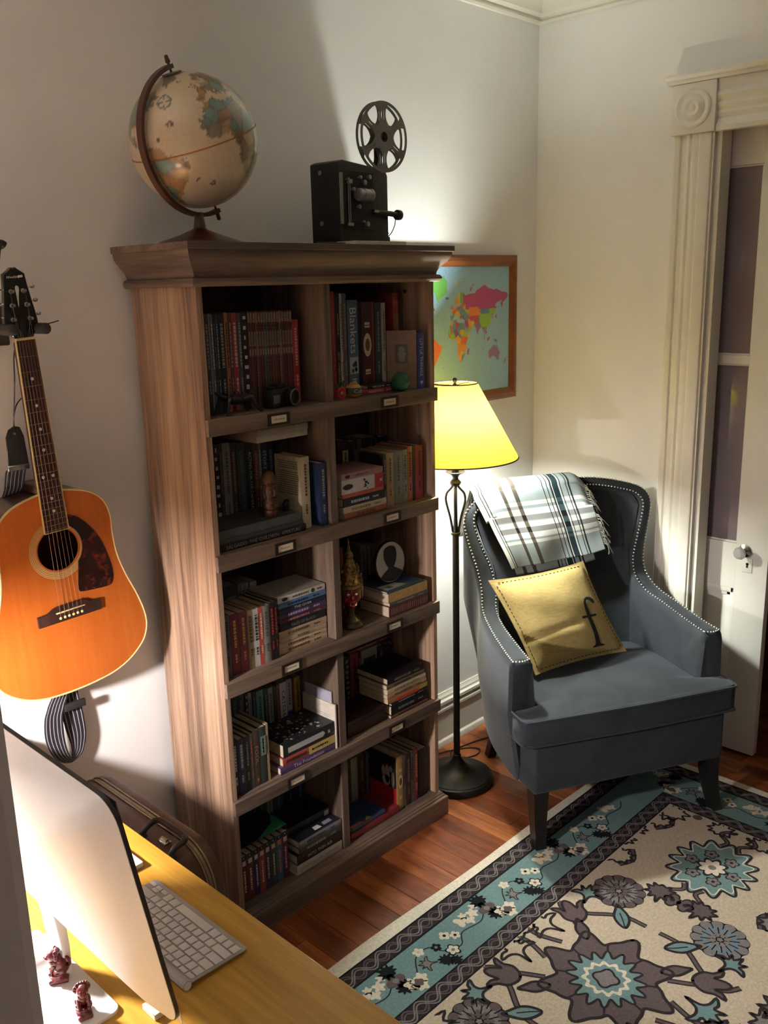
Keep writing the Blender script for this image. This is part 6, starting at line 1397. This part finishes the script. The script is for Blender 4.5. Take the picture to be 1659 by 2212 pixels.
# ================================================================= DESK and things on it
ZD = .73
dk = thing('desk', 'golden oak desk carrying the silver monitor and keyboard', 'desk', (-.75, -.49, .0005))
m_desk = wood('golden_oak', ['916420', 'b3842e', 'c99c3e', 'd6ac4c'], 1, 14, 4, .38, 60, .05, coat=.15, contrast=.24)
e = MB(); e.rbox(-.285, .2735, -.745, .75, ZD-.0255, ZD-.0005, .003, 2); e.build('table_top', m_desk, dk)
for sx in (-.26, .245):
    for sy in (-.71, .71): e = MB(); e.rbox(sx-.022, sx+.022, sy-.022, sy+.022, 0, ZD-.0258, .003, 1); e.build('leg', m_desk, dk)
for (a, b_, c, d_) in ((-.238, .223, -.72, -.70), (-.238, .223, .70, .72), (-.265, -.25, -.688, .688), (.235, .25, -.688, .688)): e = MB(); e.box(a, b_, c, d_, ZD-.10, ZD-.0257); e.build('apron', m_desk, dk, 0)
# monitor: back toward the camera
m_alu = plain('brushed_aluminium', (.78, .77, .75), .42, .2, var=.02, vscale=200); m_scr = plain('screen_glass', (.006, .006, .007), .06)
MW, MH = .290, .372
mo = thing('desktop_computer', 'thin silver all in one desktop computer on the desk seen from behind', 'computer', (-.745, -.630, .815), (0, math.radians(-9.8), 0))
def rrect(w_, h0, h1, r, n=6): return [(cy_+r*math.cos(a), cz_+r*math.sin(a)) for (cy_, cz_, a0) in ((w_-r, h1-r, 0), (-w_+r, h1-r, PI/2), (-w_+r, h0+r, PI), (w_-r, h0+r, 1.5*PI)) for a in [a0+PI/2*i/n for i in range(n+1)]]
rim = rrect(MW, 0, MH, .036); NR = len(rim)
e = MB(); vs = [(.0, y, z) for y, z in rim]+[(-.005, y, z) for y, z in rim]; fs = [(i, (i+1) % NR, NR+(i+1) % NR, NR+i) for i in range(NR)]
steps = [(.985, .0062), (.95, .010), (.88, .017), (.78, .024), (.62, .032), (.42, .038), (.2, .041)]
for q, d_ in steps: vs += [(-d_, y*q, MH/2+(z-MH/2)*q) for y, z in rim]
for k in range(len(steps)):
    a, b_ = NR*(k+1), NR*(k+2); fs += [(a+i, a+(i+1) % NR, b_+(i+1) % NR, b_+i) for i in range(NR)]
vs.append((-.042, 0, MH/2)); L_ = len(vs)-1; a = NR*(len(steps)+1); fs += [(a+i, a+(i+1) % NR, L_) for i in range(NR)]; fs.append(tuple(range(NR)))
e.add(vs, fs); e.build('rear_shell', m_alu, mo, 50)
e = MB(); e.use(plain('dark_rim', '2c2826', .4)); e.add([(.0012, y*1.0035, MH/2+(z-MH/2)*1.0035) for y, z in rim]+[(-.0046, y*1.0035, MH/2+(z-MH/2)*1.0035) for y, z in rim], [(i, (i+1) % NR, NR+(i+1) % NR, NR+i) for i in range(NR)]); e.build('edge_band', None, mo, 50)
e = MB(); e.rbox(.0013, .0030, -MW+.002, MW-.002, .058, MH-.002, .0008, 1); e.build('screen', m_scr, mo); e = MB(); e.rbox(.0013, .0026, -MW+.002, MW-.002, .002, .0575, .0005, 1); e.build('chin', m_alu, mo)
Mi = Matrix.LocRotScale(Vector((-.745, -.630, .815)), Matrix.Rotation(math.radians(-9.8), 3, 'Y'), None).inverted()
e = MB(); e.prism(rrect(.1250, -.080, .072, .014)[:], 0, .0065, 'x', .0015, 2, mtx=Mi @ Matrix.Translation((-.822, -.620, ZD)) @ Matrix.Rotation(-PI/2, 4, 'Y')); e.build('foot', m_alu, mo)
e = MB(); e.prism([(-.772, ZD+.006), (-.758, ZD+.006), (-.757, .79), (-.760, .84), (-.765, .875), (-.780, .875), (-.775, .83), (-.771, .79)], -.628, -.578, 'y', .002, 2, mtx=Mi); e.build('stand_arm', m_alu, mo)
# keyboard
kbk = .954e-3
ky_ = thing('keyboard', 'slim silver keyboard with white keys lying on the golden desk', 'keyboard', (-.660, -.784, ZD), (0, math.radians(3.2), 0))
m_kb = plain('keyboard_aluminium', (.42, .41, .40), .45, .3, vscale=200); m_key = plain('key_white', (.66, .64, .60), .5, var=.02); m_lg = plain('legend_grey', (.25, .25, .25), .6)
e = MB(); e.prism(rrect(.1335, 0, .1235, .006), .0092, .0122, 'x', .0006, 1, mtx=Matrix(((0, 0, 1, 0), (0, 1, 0, .1335), (1, 0, 0, 0), (0, 0, 0, 1)))); e.build('deck', m_kb, ky_)
e = MB(); e.tube([(.008, .0005, .0082), (.008, .2665, .0082)], .0078, 20); e.build('battery_tube', m_kb, ky_)
e = MB(); e.tube([(.008, -.0008, .0082), (.008, .0006, .0082)], .0062, 20); e.build('tube_cap', plain('cap_white', (.6, .6, .58), .4), ky_)
rows = [[16.2]*13+[16.2], [15.5]*13+[25], [25]+[15.5]*13, [29.6]+[15.5]*11+[29.6], [39]+[15.5]*10+[39], None]
KM = {}
def keymesh(dp, w_):
    k = (round(dp, 4), round(w_, 4))
    if k not in KM: q = MB(); q.use(m_key); q.rbox(0, dp, 0, w_, 0, .0022, .0010, 2); KM[k] = q.mesh('key', 30)
    return KM[k]
pitch = 18.7*kbk; p0 = .0165; g = 3.05*kbk
def put(p, q, dp, w_): share('key', keymesh(dp, w_), ky_, (p, q, .0121))
hrow = 8.5*kbk; p = p0
for r_i, rw in enumerate(rows):
    if rw is not None:
        tot = sum(rw)*kbk+g*(len(rw)-1); sc_ = (.2670-.0075-g*(len(rw)-1))/(sum(rw)*kbk); q = .0038
        dp = hrow if r_i == 0 else 15.5*kbk
        for w_ in rw: put(p, q, dp, w_*kbk*sc_); q += w_*kbk*sc_+g
        p += dp+g
    else:
        ws = [15.5, 15.5, 15.5, 19.5, 92.5, 19.5, 15.5]; ar = 15.5
        sc_ = (.2670-.0075-g*9)/((sum(ws)+3*ar)*kbk); q = .0038; dp = 16.5*kbk
        for w_ in ws: put(p, q, dp, w_*kbk*sc_); q += w_*kbk*sc_+g
        aw = ar*kbk*sc_; h2 = (dp-.0008)/2
        put(p+h2+.0008, q, h2, aw); q += aw+g; put(p, q, h2, aw); put(p+h2+.0008, q, h2, aw); q += aw+g; put(p+h2+.0008, q, h2, aw)
e = MB(); e.prism([(0.0, .0002), (.0145, .0002), (.1225, .0085), (.1225, .0091), (0.004, .0091)], .004, .263, 'y', mtx=Matrix.Rotation(0, 4, 'Y')); 
e.f = []; e.v = []; e.mi = []; e.rbox(.100, .112, .02, .05, -.0005-.0064+.0064, .0092, .001, 1); e.rbox(.100, .112, .217, .247, -.0005, .0092, .001, 1); e.build('rubber_foot', m_blk, ky_)
# trackpad beyond the keyboard
e = MB(); e.prism([(-.531+.0, -.462), (-.5285, -.4595), (-.5285, -.346), (-.531, -.3435), (-.640, -.3435), (-.6425, -.346), (-.6425, -.4595), (-.640, -.462)], ZD+.0005, ZD+.011, 'z', .0015, 2)
tag(e.build('trackpad', plain('trackpad_white', (.72, .70, .68), .35)), 'white square trackpad partly hidden behind the monitor on the desk', 'trackpad')
e = MB(); e.rbox(-.815, -.752, -.565, -.50, ZD+.0005, ZD+.022, .006, 3); tag(e.build('power_adapter', plain('adapter_white', (.70, .69, .67), .4)), 'small white power adapter on the desk behind the computer foot', 'adapter')
e = MB(); e.rbox(-.720, -.690, -.800, -.765, ZD+.0005, ZD+.010, .001, 1); tag(e.build('note_pad', m_paper), 'little cream note block on the desk beside the monitor foot', 'note pad')
# two carved lions on the computer foot
m_red, nt, b = new_mat('red_resin'); f = noise(nt, coords(nt), 120, 4); nt.links.new(ramp(nt, f, [(.35, srgb('3a0a0e')), (.65, srgb('6e1a20'))]), b.inputs['Base Color']); b.inputs['Roughness'].default_value = .35; b.inputs['Coat Weight'].default_value = .3
def fuse(mb, name, parent, vox, mat):
    o = mb.build(name, mat, parent, 0); r_ = o.modifiers.new('fuse', 'REMESH'); r_.mode = 'VOXEL'; r_.voxel_size = vox; r_.use_smooth_shade = True; return o
def lion(loc_, rotz, mirror, label):
    t = thing('lion_figurine', label, 'figurine', loc_, (0, 0, rotz), 'red carved lions behind the monitor')
    e = MB(); e.rbox(-.015, .015, -.011, .011, 0, .007, .002); e.lathe([(.013, .007), (.011, .010), (.013, .014), (.012, .016)], 18, caps=True); e.build('pedestal', m_red, t)
    e = MB()
    e.ball((-.003, 0, .028), .0105, 14, 10, (1.0, .85, 1.25)); e.ball((-.007, 0, .022), .0095, 12, 8, (1.1, 1.05, .9)); e.ball((.004, 0, .034), .0085, 12, 8)
    for s_ in (-1, 1):
        e.tube([(.004, s_*.006, .030), (.009, s_*.007, .024), (.0095, s_*.0065, .0165)], [.0035, .003, .0028], 8); e.ball((.0112, s_*.0065, .0172), .0034, 8, 6)
        e.ball((-.006, s_*.008, .020), .0055, 10, 8, (1.2, .7, 1)); e.ball((-.001, s_*.009, .0168), .003, 8, 6, (1.5, 1, .8))
    e.tube(catmull([(-.013, 0, .020), (-.018, 0, .027), (-.016, 0, .036), (-.012, 0, .038)], 4), .0026, 8)
    e.build('body', m_red, t); bo = t.children[-1]; r_ = bo.modifiers.new('fuse', 'REMESH'); r_.mode = 'VOXEL'; r_.voxel_size = .0011; r_.use_smooth_shade = True
    e = MB(); e.ball((.006, 0, .0455), .0088, 14, 10, (1, 1, 1.05)); e.ball((.0135, 0, .0432), .0048, 10, 8, (1.1, 1.15, .8)); e.ball((.0175, 0, .0448), .0019, 8, 6, (1, 1.3, .9))
    for s_ in (-1, 1): e.ball((.002, s_*.0072, .0525), .0032, 8, 6, (.8, .7, 1.25)); e.ball((.0128, s_*.0036, .0482), .0018, 8, 6)
    for k in range(9): a = PI*k/8; e.ball((.000, .0098*math.cos(a), .0445+.0085*math.sin(a)), .0034, 8, 6)
    for k in range(5): e.ball((-.004, -.008+.004*k, .039), .0034, 8, 6)
    e.build('head', m_red, t); bo = t.children[-1]; r_ = bo.modifiers.new('fuse', 'REMESH'); r_.mode = 'VOXEL'; r_.voxel_size = .0009; r_.use_smooth_shade = True
    return t
lion((-.778, -.622, ZD+.0067), 2.6, 1, 'dark red carved lion figurine on the computer foot, the farther one')
lion((-.786, -.715, ZD+.0067), -1.9, -1, 'dark red carved lion figurine on the computer foot, the nearer one')
# desk lamp just out of the picture at the left; its globe lights guitar, wall and computer
dl = DESK_BULB['loc']
dlm = thing('desk_lamp', 'small brass desk lamp with a glowing linen shade at the wall end of the desk', 'desk lamp', (dl[0], dl[1], ZD+.0005))
m_brs = plain('brass', '8a6a30', .35, .8); hgt = dl[2]-ZD
e = MB(); e.lathe([(.065, 0), (.066, .006), (.060, .012), (.030, .018), (.010, .028), (.007, .035), (.007, hgt-.075), (.014, hgt-.066), (.022, hgt-DESK_BULB['radius']-.002), (.02, hgt-DESK_BULB['radius']+.006)], 32); e.build('base', m_brs, dlm)
e = MB(); e.ball((0, 0, hgt), DESK_BULB['radius'], 24, 16); e.build('bulb', emit('lit_desk_bulb', DESK_BULB['color'], DESK_BULB['strength']), dlm)
m_lin2, nt, b = new_mat('linen_shade'); nt.nodes.remove(b)
tr = node(nt, 'ShaderNodeBsdfTranslucent'); df = node(nt, 'ShaderNodeBsdfDiffuse'); mx = node(nt, 'ShaderNodeMixShader'); mx.inputs[0].default_value = .25
c_ = ramp(nt, noise(nt, coords(nt), 150, 2), [(.3, (.86, .71, .62)), (.7, (.90, .75, .66))])
nt.links.new(c_, tr.inputs[0]); nt.links.new(c_, df.inputs[0]); nt.links.new(tr.outputs[0], mx.inputs[1]); nt.links.new(df.outputs[0], mx.inputs[2]); nt.links.new(mx.outputs[0], nt.nodes['Material Output'].inputs[0])
e = MB(); n = 56; e.add([(r_*math.cos(2*PI*i/n), r_*math.sin(2*PI*i/n), hgt+z) for r_, z in ((.130, -.004), (.055, .135)) for i in range(n)], [(i, (i+1) % n, n+(i+1) % n, n+i) for i in range(n)]); e.build('lamp_shade', m_lin2, dlm, 60)
e = MB(); e.tube([(0, 0, hgt+.034), (0, 0, hgt+.135)], .0025, 6); e.tube([(-.055, 0, hgt+.134), (0, 0, hgt+.128), (.055, 0, hgt+.134)], .0018, 6); e.build('shade_carrier', m_brs, dlm)

# ================================================================= SHELF ORNAMENTS
def on_shelf(r): return SHZ[r]+.0004
t = thing('toy_lizard', 'jagged black toy creature crouching before the magazines in the top left cubby', 'toy', (.118, .028, on_shelf(1)))
e = MB(); e.tube(catmull([(-.058, .006, .058), (-.040, .004, .046), (-.012, 0, .036), (.018, 0, .034), (.040, -.004, .044), (.052, -.006, .062)], 5), [.003]*5+[.006]*5+[.012]*5+[.011]*5+[.006]*6, 10)
for (x, y, dx, dy) in ((-.020, -.008, -.022, -.014), (-.020, .008, -.026, .012), (.020, -.008, .030, -.014), (.020, .008, .024, .012)): e.tube(catmull([(x, y, .036), (x+dx*.6, y+dy*.6, .040), (x+dx, y+dy, .014), (x+dx*1.25, y+dy*1.1, .004)], 4), [.0062]*5+[.0046]*5+[.0034]*3, 8); e.ball((x+dx*1.3, y+dy*1.15, .0036), .0036, 8, 6, (1.6, 1, .9))
for k in range(5): e.add([(-.02+.012*k, -.002, .044), (-.012+.012*k, -.002, .044), (-.016+.012*k, 0, .058), (-.016+.012*k, .003, .043)], [(0, 1, 2), (1, 3, 2), (3, 0, 2), (0, 3, 1)])
e.build('body', m_body, t)
t = thing('camera', 'old black compact camera with a silver lens ring in the top left cubby', 'camera', (.275, .045, on_shelf(1)), (0, 0, .25))
e = MB(); e.rbox(-.055, .055, -.016, .016, 0, .050, .005); e.rbox(-.022, .016, -.014, .014, .050, .060, .003); e.rbox(-.05, -.03, -.010, .010, .050, .056, .002); e.build('body', m_body, t)
e = MB(); e.lathe([(.022, .016), (.022, .028), (.019, .030), (.019, .040), (.013, .041), (.012, .036), (.0001, .036)], 24, mtx=Matrix.Translation((.012, 0, .025)) @ rf); e.build('lens', m_dk, t)
e = MB(); e.lathe([(.0196, .038), (.0215, .038), (.0215, .042), (.0196, .042), (.0196, .038)], 30, mtx=Matrix.Translation((.012, 0, .025)) @ rf, caps=False); e.build('lens_ring', m_al, t)
e = MB(); e.rbox(-.05, -.022, -.0168, -.016, .012, .034, .0004, 1); e.build('grip_plate', m_al, t)
t = thing('photo_paper', 'pale patterned card lying under the toy creature in the top left cubby', 'card', (.13, .012, on_shelf(1)))
e = MB(); e.rbox(-.04, .04, -.010, .010, 0, .0015, .0005, 1); e.build('sheet', plain('mottled_card', '6a665c', .8, var=.5, vscale=200), t)
e = MB(); e.ball((.708, .010, on_shelf(1)+.0268), .0268, 28, 18); m_grn = wood('green_yarn', ['0c3a26', '14573a', '1e7450'], 2, .3, 30, .7, 200, .5)
gb = e.build('yarn_ball', m_grn); tag(gb, 'ball of green yarn resting at the shelf edge in the top right cubby', 'ball')
e = MB()
for k in range(7): a = k*.45; M_ = Matrix.Translation((.708, .010, on_shelf(1)+.0268)) @ Matrix.Rotation(a, 4, (math.cos(k*2.1), math.sin(k*2.1), .4)); e.tube([M_ @ Vector((.0266*math.cos(q), .0266*math.sin(q), 0)) for q in [2*PI*i/30 for i in range(31)]], .0013, 5, caps=False)
o = e.build('strand', m_grn, gb)
t = thing('souvenir_pot', 'round grey and ochre souvenir pot lettered Cuba in the top right cubby', 'pot', (.525, .022, on_shelf(1)))
m_pg, m_po = plain('pot_grey', '3c4246', .5), plain('pot_ochre', 'b0843c', .5)
e = MB(); e.use(m_po); e.lathe([(.012, 0), (.018, .003), (.0225, .010)], 28); e.use(m_pg); e.lathe([(.0225, .010), (.0245, .018), (.0225, .028)], 28, caps=False); e.use(m_po); e.lathe([(.0225, .028), (.017, .034), (.012, .037), (.013, .040), (.010, .040), (.009, .034)], 28); e.build('vessel', None, t)
e = MB(); text_on(e, 'Cuba', .034, .011, lambda a, q: (.0252*math.sin(a/.0245), -.0252*math.cos(a/.0245), .019+q)); e.build('lettering', inkmat('c8c0b0'), t, 0)
t = thing('felt_flower', 'pink felt flower with a green leaf beside the souvenir pot', 'flower', (.476, .020, on_shelf(1)))
m_pk, m_lf = plain('felt_pink', 'a8283c', .9), plain('felt_green', '1e4a2c', .9)
e = MB()
for k in range(9): a = 2*PI*k/9; e.ball((.013*math.cos(a), 0, .016+.013*math.sin(a)), .0065, 8, 6, (1.2, .5, .9) if k % 2 else (.9, .5, 1.2))
e.build('petals', m_pk, t); e = MB(); e.ball((0, -.002, .016), .006, 10, 8, (1, .7, 1)); e.build('heart', m_po, t)
e = MB(); e.prism([(p[0], p[1]) for p in xf(LEAF, (.002, .028), .03, 1.1)], .001, .003, 'y'); e.prism([(p[0], p[1]) for p in xf(LEAF, (.0, .028), .026, -.5)], .001, .003, 'y'); e.build('leaf', m_lf, t)
m_tik = wood('tiki_wood', ['2c160a', '4a2812', '6a3c1c'], 2, 4, 24, .55, 90, .3)
topz = max(b[5] for b in BOOKS if b[8] == 2 and b[9] == 'L' and b[0] == 'L' and b[5] < 1.3)
t = thing('wooden_totem', 'carved brown wooden totem head standing on the art books', 'carving', (.222, .046, topz+.0004))
e = MB(); e.lathe([(.020, 0), (.0205, .018), (.017, .020), (.019, .024), (.0215, .030), (.0205, .040), (.016, .046), (.0175, .052), (.0195, .062), (.0185, .078), (.0165, .086), (.021, .092), (.0215, .102), (.017, .112), (.012, .120), (.004, .124), (.0001, .1245)], 20); e.build('column', m_tik, t, 60)
e = MB()
for s_ in (-1, 1): e.ball((s_*.0085, -.0165, .070), .0052, 10, 8, (1, .6, 1.3)); e.tube([(s_*.017, -.004, .085), (s_*.021, -.004, .065), (s_*.018, -.004, .05)], .0042, 8); e.ball((s_*.008, -.0185, .032), .005, 8, 6, (1.2, .6, .8))
e.tube([(0, -.018, .080), (0, -.024, .066), (0, -.021, .058)], [.003, .0048, .0045], 8); e.rbox(-.011, .011, -.0215, -.016, .046, .052, .002); e.rbox(-.016, .016, -.0225, -.012, .084, .090, .003); e.build('carved_face', m_tik, t)
t = thing('elephant_figurine', 'tiny black elephant standing behind the cream paperback in the second left cubby', 'figurine', (.287, .060, topz+.0004), (0, 0, .6))
e = MB(); e.ball((0, 0, .017), .010, 12, 8, (1.3, .9, .95)); e.ball((.014, 0, .022), .0065, 10, 8)
for x, y in ((-.007, -.005), (-.007, .005), (.007, -.005), (.007, .005)): e.tube([(x, y, .014), (x, y, 0)], [.0036, .0032], 8)
e.tube(catmull([(.019, 0, .021), (.024, 0, .015), (.024, 0, .008), (.027, 0, .005)], 4), .0018, 7)
for s_ in (-1, 1): e.ball((.011, s_*.0065, .022), .0055, 8, 6, (.8, .3, 1.1))
e.build('body', m_body, t)
# gilded mask head on a turned stand
m_gold, nt, b = new_mat('aged_gilt'); f = noise(nt, coords(nt), 110, 4); nt.links.new(ramp(nt, f, [(.35, srgb('4a3418')), (.55, srgb('8a6a34')), (.7, srgb('b8965a'))]), b.inputs['Base Color']); b.inputs['Roughness'].default_value = .45; b.inputs['Metallic'].default_value = .35
m_rd = plain('mask_red', '7a1c1a', .5, var=.2, vscale=80); m_stand = wood('stand_wood', ['22110a', '3c2012', '55301c'], 2, 3, 20, .4, 60, .05, coat=.3)
t = thing('mask_head', 'gilded crowned mask head with a red face on a turned wooden stand', 'mask', (.505, .045, on_shelf(3)), (0, 0, -.55))
e = MB(); e.lathe([(.036, 0), (.037, .006), (.033, .012), (.029, .016), (.030, .020), (.022, .026), (.013, .034), (.011, .046), (.014, .056), (.017, .064)], 28); e.build('stand', m_stand, t)
e = MB(); e.ball((0, 0, .100), .031, 22, 16, (1, 1.08, 1.22)); e.ball((0, -.030, .088), .013, 12, 8, (1.15, .9, .8)); e.ball((0, -.036, .101), .0075, 12, 8, (1, 1.1, 1))
for s_ in (-1, 1): e.ball((s_*.012, -.026, .110), .0075, 12, 8, (1.1, .7, .8)); e.ball((s_*.017, -.022, .092), .009, 10, 8); e.tube(catmull([(s_*.004, -.033, .117), (s_*.012, -.031, .121), (s_*.021, -.024, .117)], 4), .0026, 8)
e.tube(catmull([(-.013, -.036, .082), (0, -.043, .078), (.013, -.036, .082)], 5), .0032, 8); e.build('face', m_rd, t); bo = t.children[-1]; r_ = bo.modifiers.new('fuse', 'REMESH'); r_.mode = 'VOXEL'; r_.voxel_size = .0016; r_.use_smooth_shade = True
e = MB()
for s_ in (-1, 1): e.ball((s_*.012, -.0315, .110), .0036, 8, 6, (1.3, .5, 1)); e.tube([(s_*.008, -.044, .080), (s_*.009, -.047, .088)], [.0022, .0006], 6)
e.build('eyes_and_fangs', plain('mask_white', 'c8bca0', .4), t)
e = MB(); e.lathe([(.034, .124), (.037, .127), (.037, .133), (.034, .136), (.036, .140), (.033, .146), (.030, .152), (.032, .155), (.027, .166), (.023, .176), (.025, .179), (.020, .188), (.016, .197), (.018, .200), (.013, .208), (.011, .214), (.014, .220), (.012, .228), (.006, .236), (.0045, .246), (.0055, .249), (.003, .256), (.0001, .283)], 28)
for k in range(8):
    a = 2*PI*k/8+PI/8*1; 
    for rr_, zz_, sz in ((.036, .142, .018), (.028, .172, .014)): 
        mt = Matrix.Translation((rr_*math.sin(a), -rr_*math.cos(a), zz_)) @ Matrix.Rotation(a, 4, 'Z'); e.prism([(-sz*.36, 0), (sz*.36, 0), (sz*.42, sz*.5), (sz*.12, sz*.8), (0, sz*1.5), (-sz*.12, sz*.8), (-sz*.42, sz*.5)], -.002, .002, 'y', .0006, 1, mtx=mt); e.ball((0, -.0026, sz*.5), sz*.16, 8, 6, mtx=mt)
for s_ in (-1, 1): e.prism([(0, 0), (.006, .006), (.010, .030), (.006, .052), (.0, .060), (-.004, .04)], -.002, .002, 'y', .0008, 1, mtx=Matrix.Translation((s_*.036, 0, .085)) @ Matrix.Rotation(s_*.9, 4, 'Z') @ Matrix.Diagonal((s_, 1, 1, 1)))
e.lathe([(.0335, .088), (.0345, .10), (.0345, .126)], 24, caps=False, mtx=Matrix.Translation((0, .004, 0))); e.build('crown', m_gold, t)
# round plaque: white face, black rim, plain dark bust shape
st3 = max(b[5] for b in BOOKS if b[8] == 3 and b[9] == 'R' and b[0] == 'L')
t = thing('round_plaque', 'round white plaque with a black bust shape and rim standing on the short stack', 'plaque', (.699, .066, st3+.0672), (math.radians(-6), 0, 0))
e = MB(); e.lathe([(.0665, -.004), (.067, .0), (.0665, .005), (.0635, .006)], 56, mtx=rf); e.build('rim', m_blk, t)
e = MB(); e.lathe([(.0632, .0061), (.0001, .0066)], 56, mtx=rf, caps=False); e.build('white_face', plain('plaque_white', (.55, .54, .51), .5), t)
e = MB(); yq = -.0072
e.poly([(x, yq, z) for x, z in sm([(0, .052), (.022, .046), (.029, .028), (.026, .006), (.016, -.012), (.014, -.018), (.036, -.030), (.048, -.040), (.030, -.054), (0, -.061), (-.030, -.054), (-.048, -.040), (-.036, -.030), (-.014, -.018), (-.016, -.012), (-.026, .006), (-.029, .028), (-.022, .046)], True, 4)]); e.build('bust_shape', m_blk, t, 0)
m_dbox = wood('dark_box_wood', ['1c0c0a', '2c1412', '3c1e18'], 0, 10, 6, .5, 60, .05)
t = thing('wooden_box', 'dark red brown wooden box in the fourth right cubby left of the stack', 'box', (.535, .078, on_shelf(4)))
e = MB(); e.rbox(-.082, .082, -.058, .058, 0, .040, .002); e.build('body', m_dbox, t); e = MB(); e.rbox(-.083, .083, -.059, .059, .0404, .053, .002); e.build('lid', m_dbox, t)
t = thing('slipcase', 'black and green card slipcase around eight paperbacks in the bottom left cubby', 'slipcase', (.118, .09, on_shelf(5)))
m_slip = plain('slip_green', '2c8a5c', .45, var=.2, vscale=30); e = MB(); e.box(-.088, -.0862, -.058, .056, 0, .166); e.box(.0862, .088, -.058, .056, 0, .166); e.box(-.088, .088, .0562, .058, 0, .166); e.box(-.088, .088, -.058, .058, .1662, .168)
e.build('card_shell', plain('slip_black', '101614', .45), t, 0); e = MB(); e.add([(-.02, -.058, .1683), (.088, -.058, .1683), (.088, .02, .1683), (.06, -.02, .1683)], [(0, 1, 2, 3)]); e.build('green_print', m_slip, t, 0)
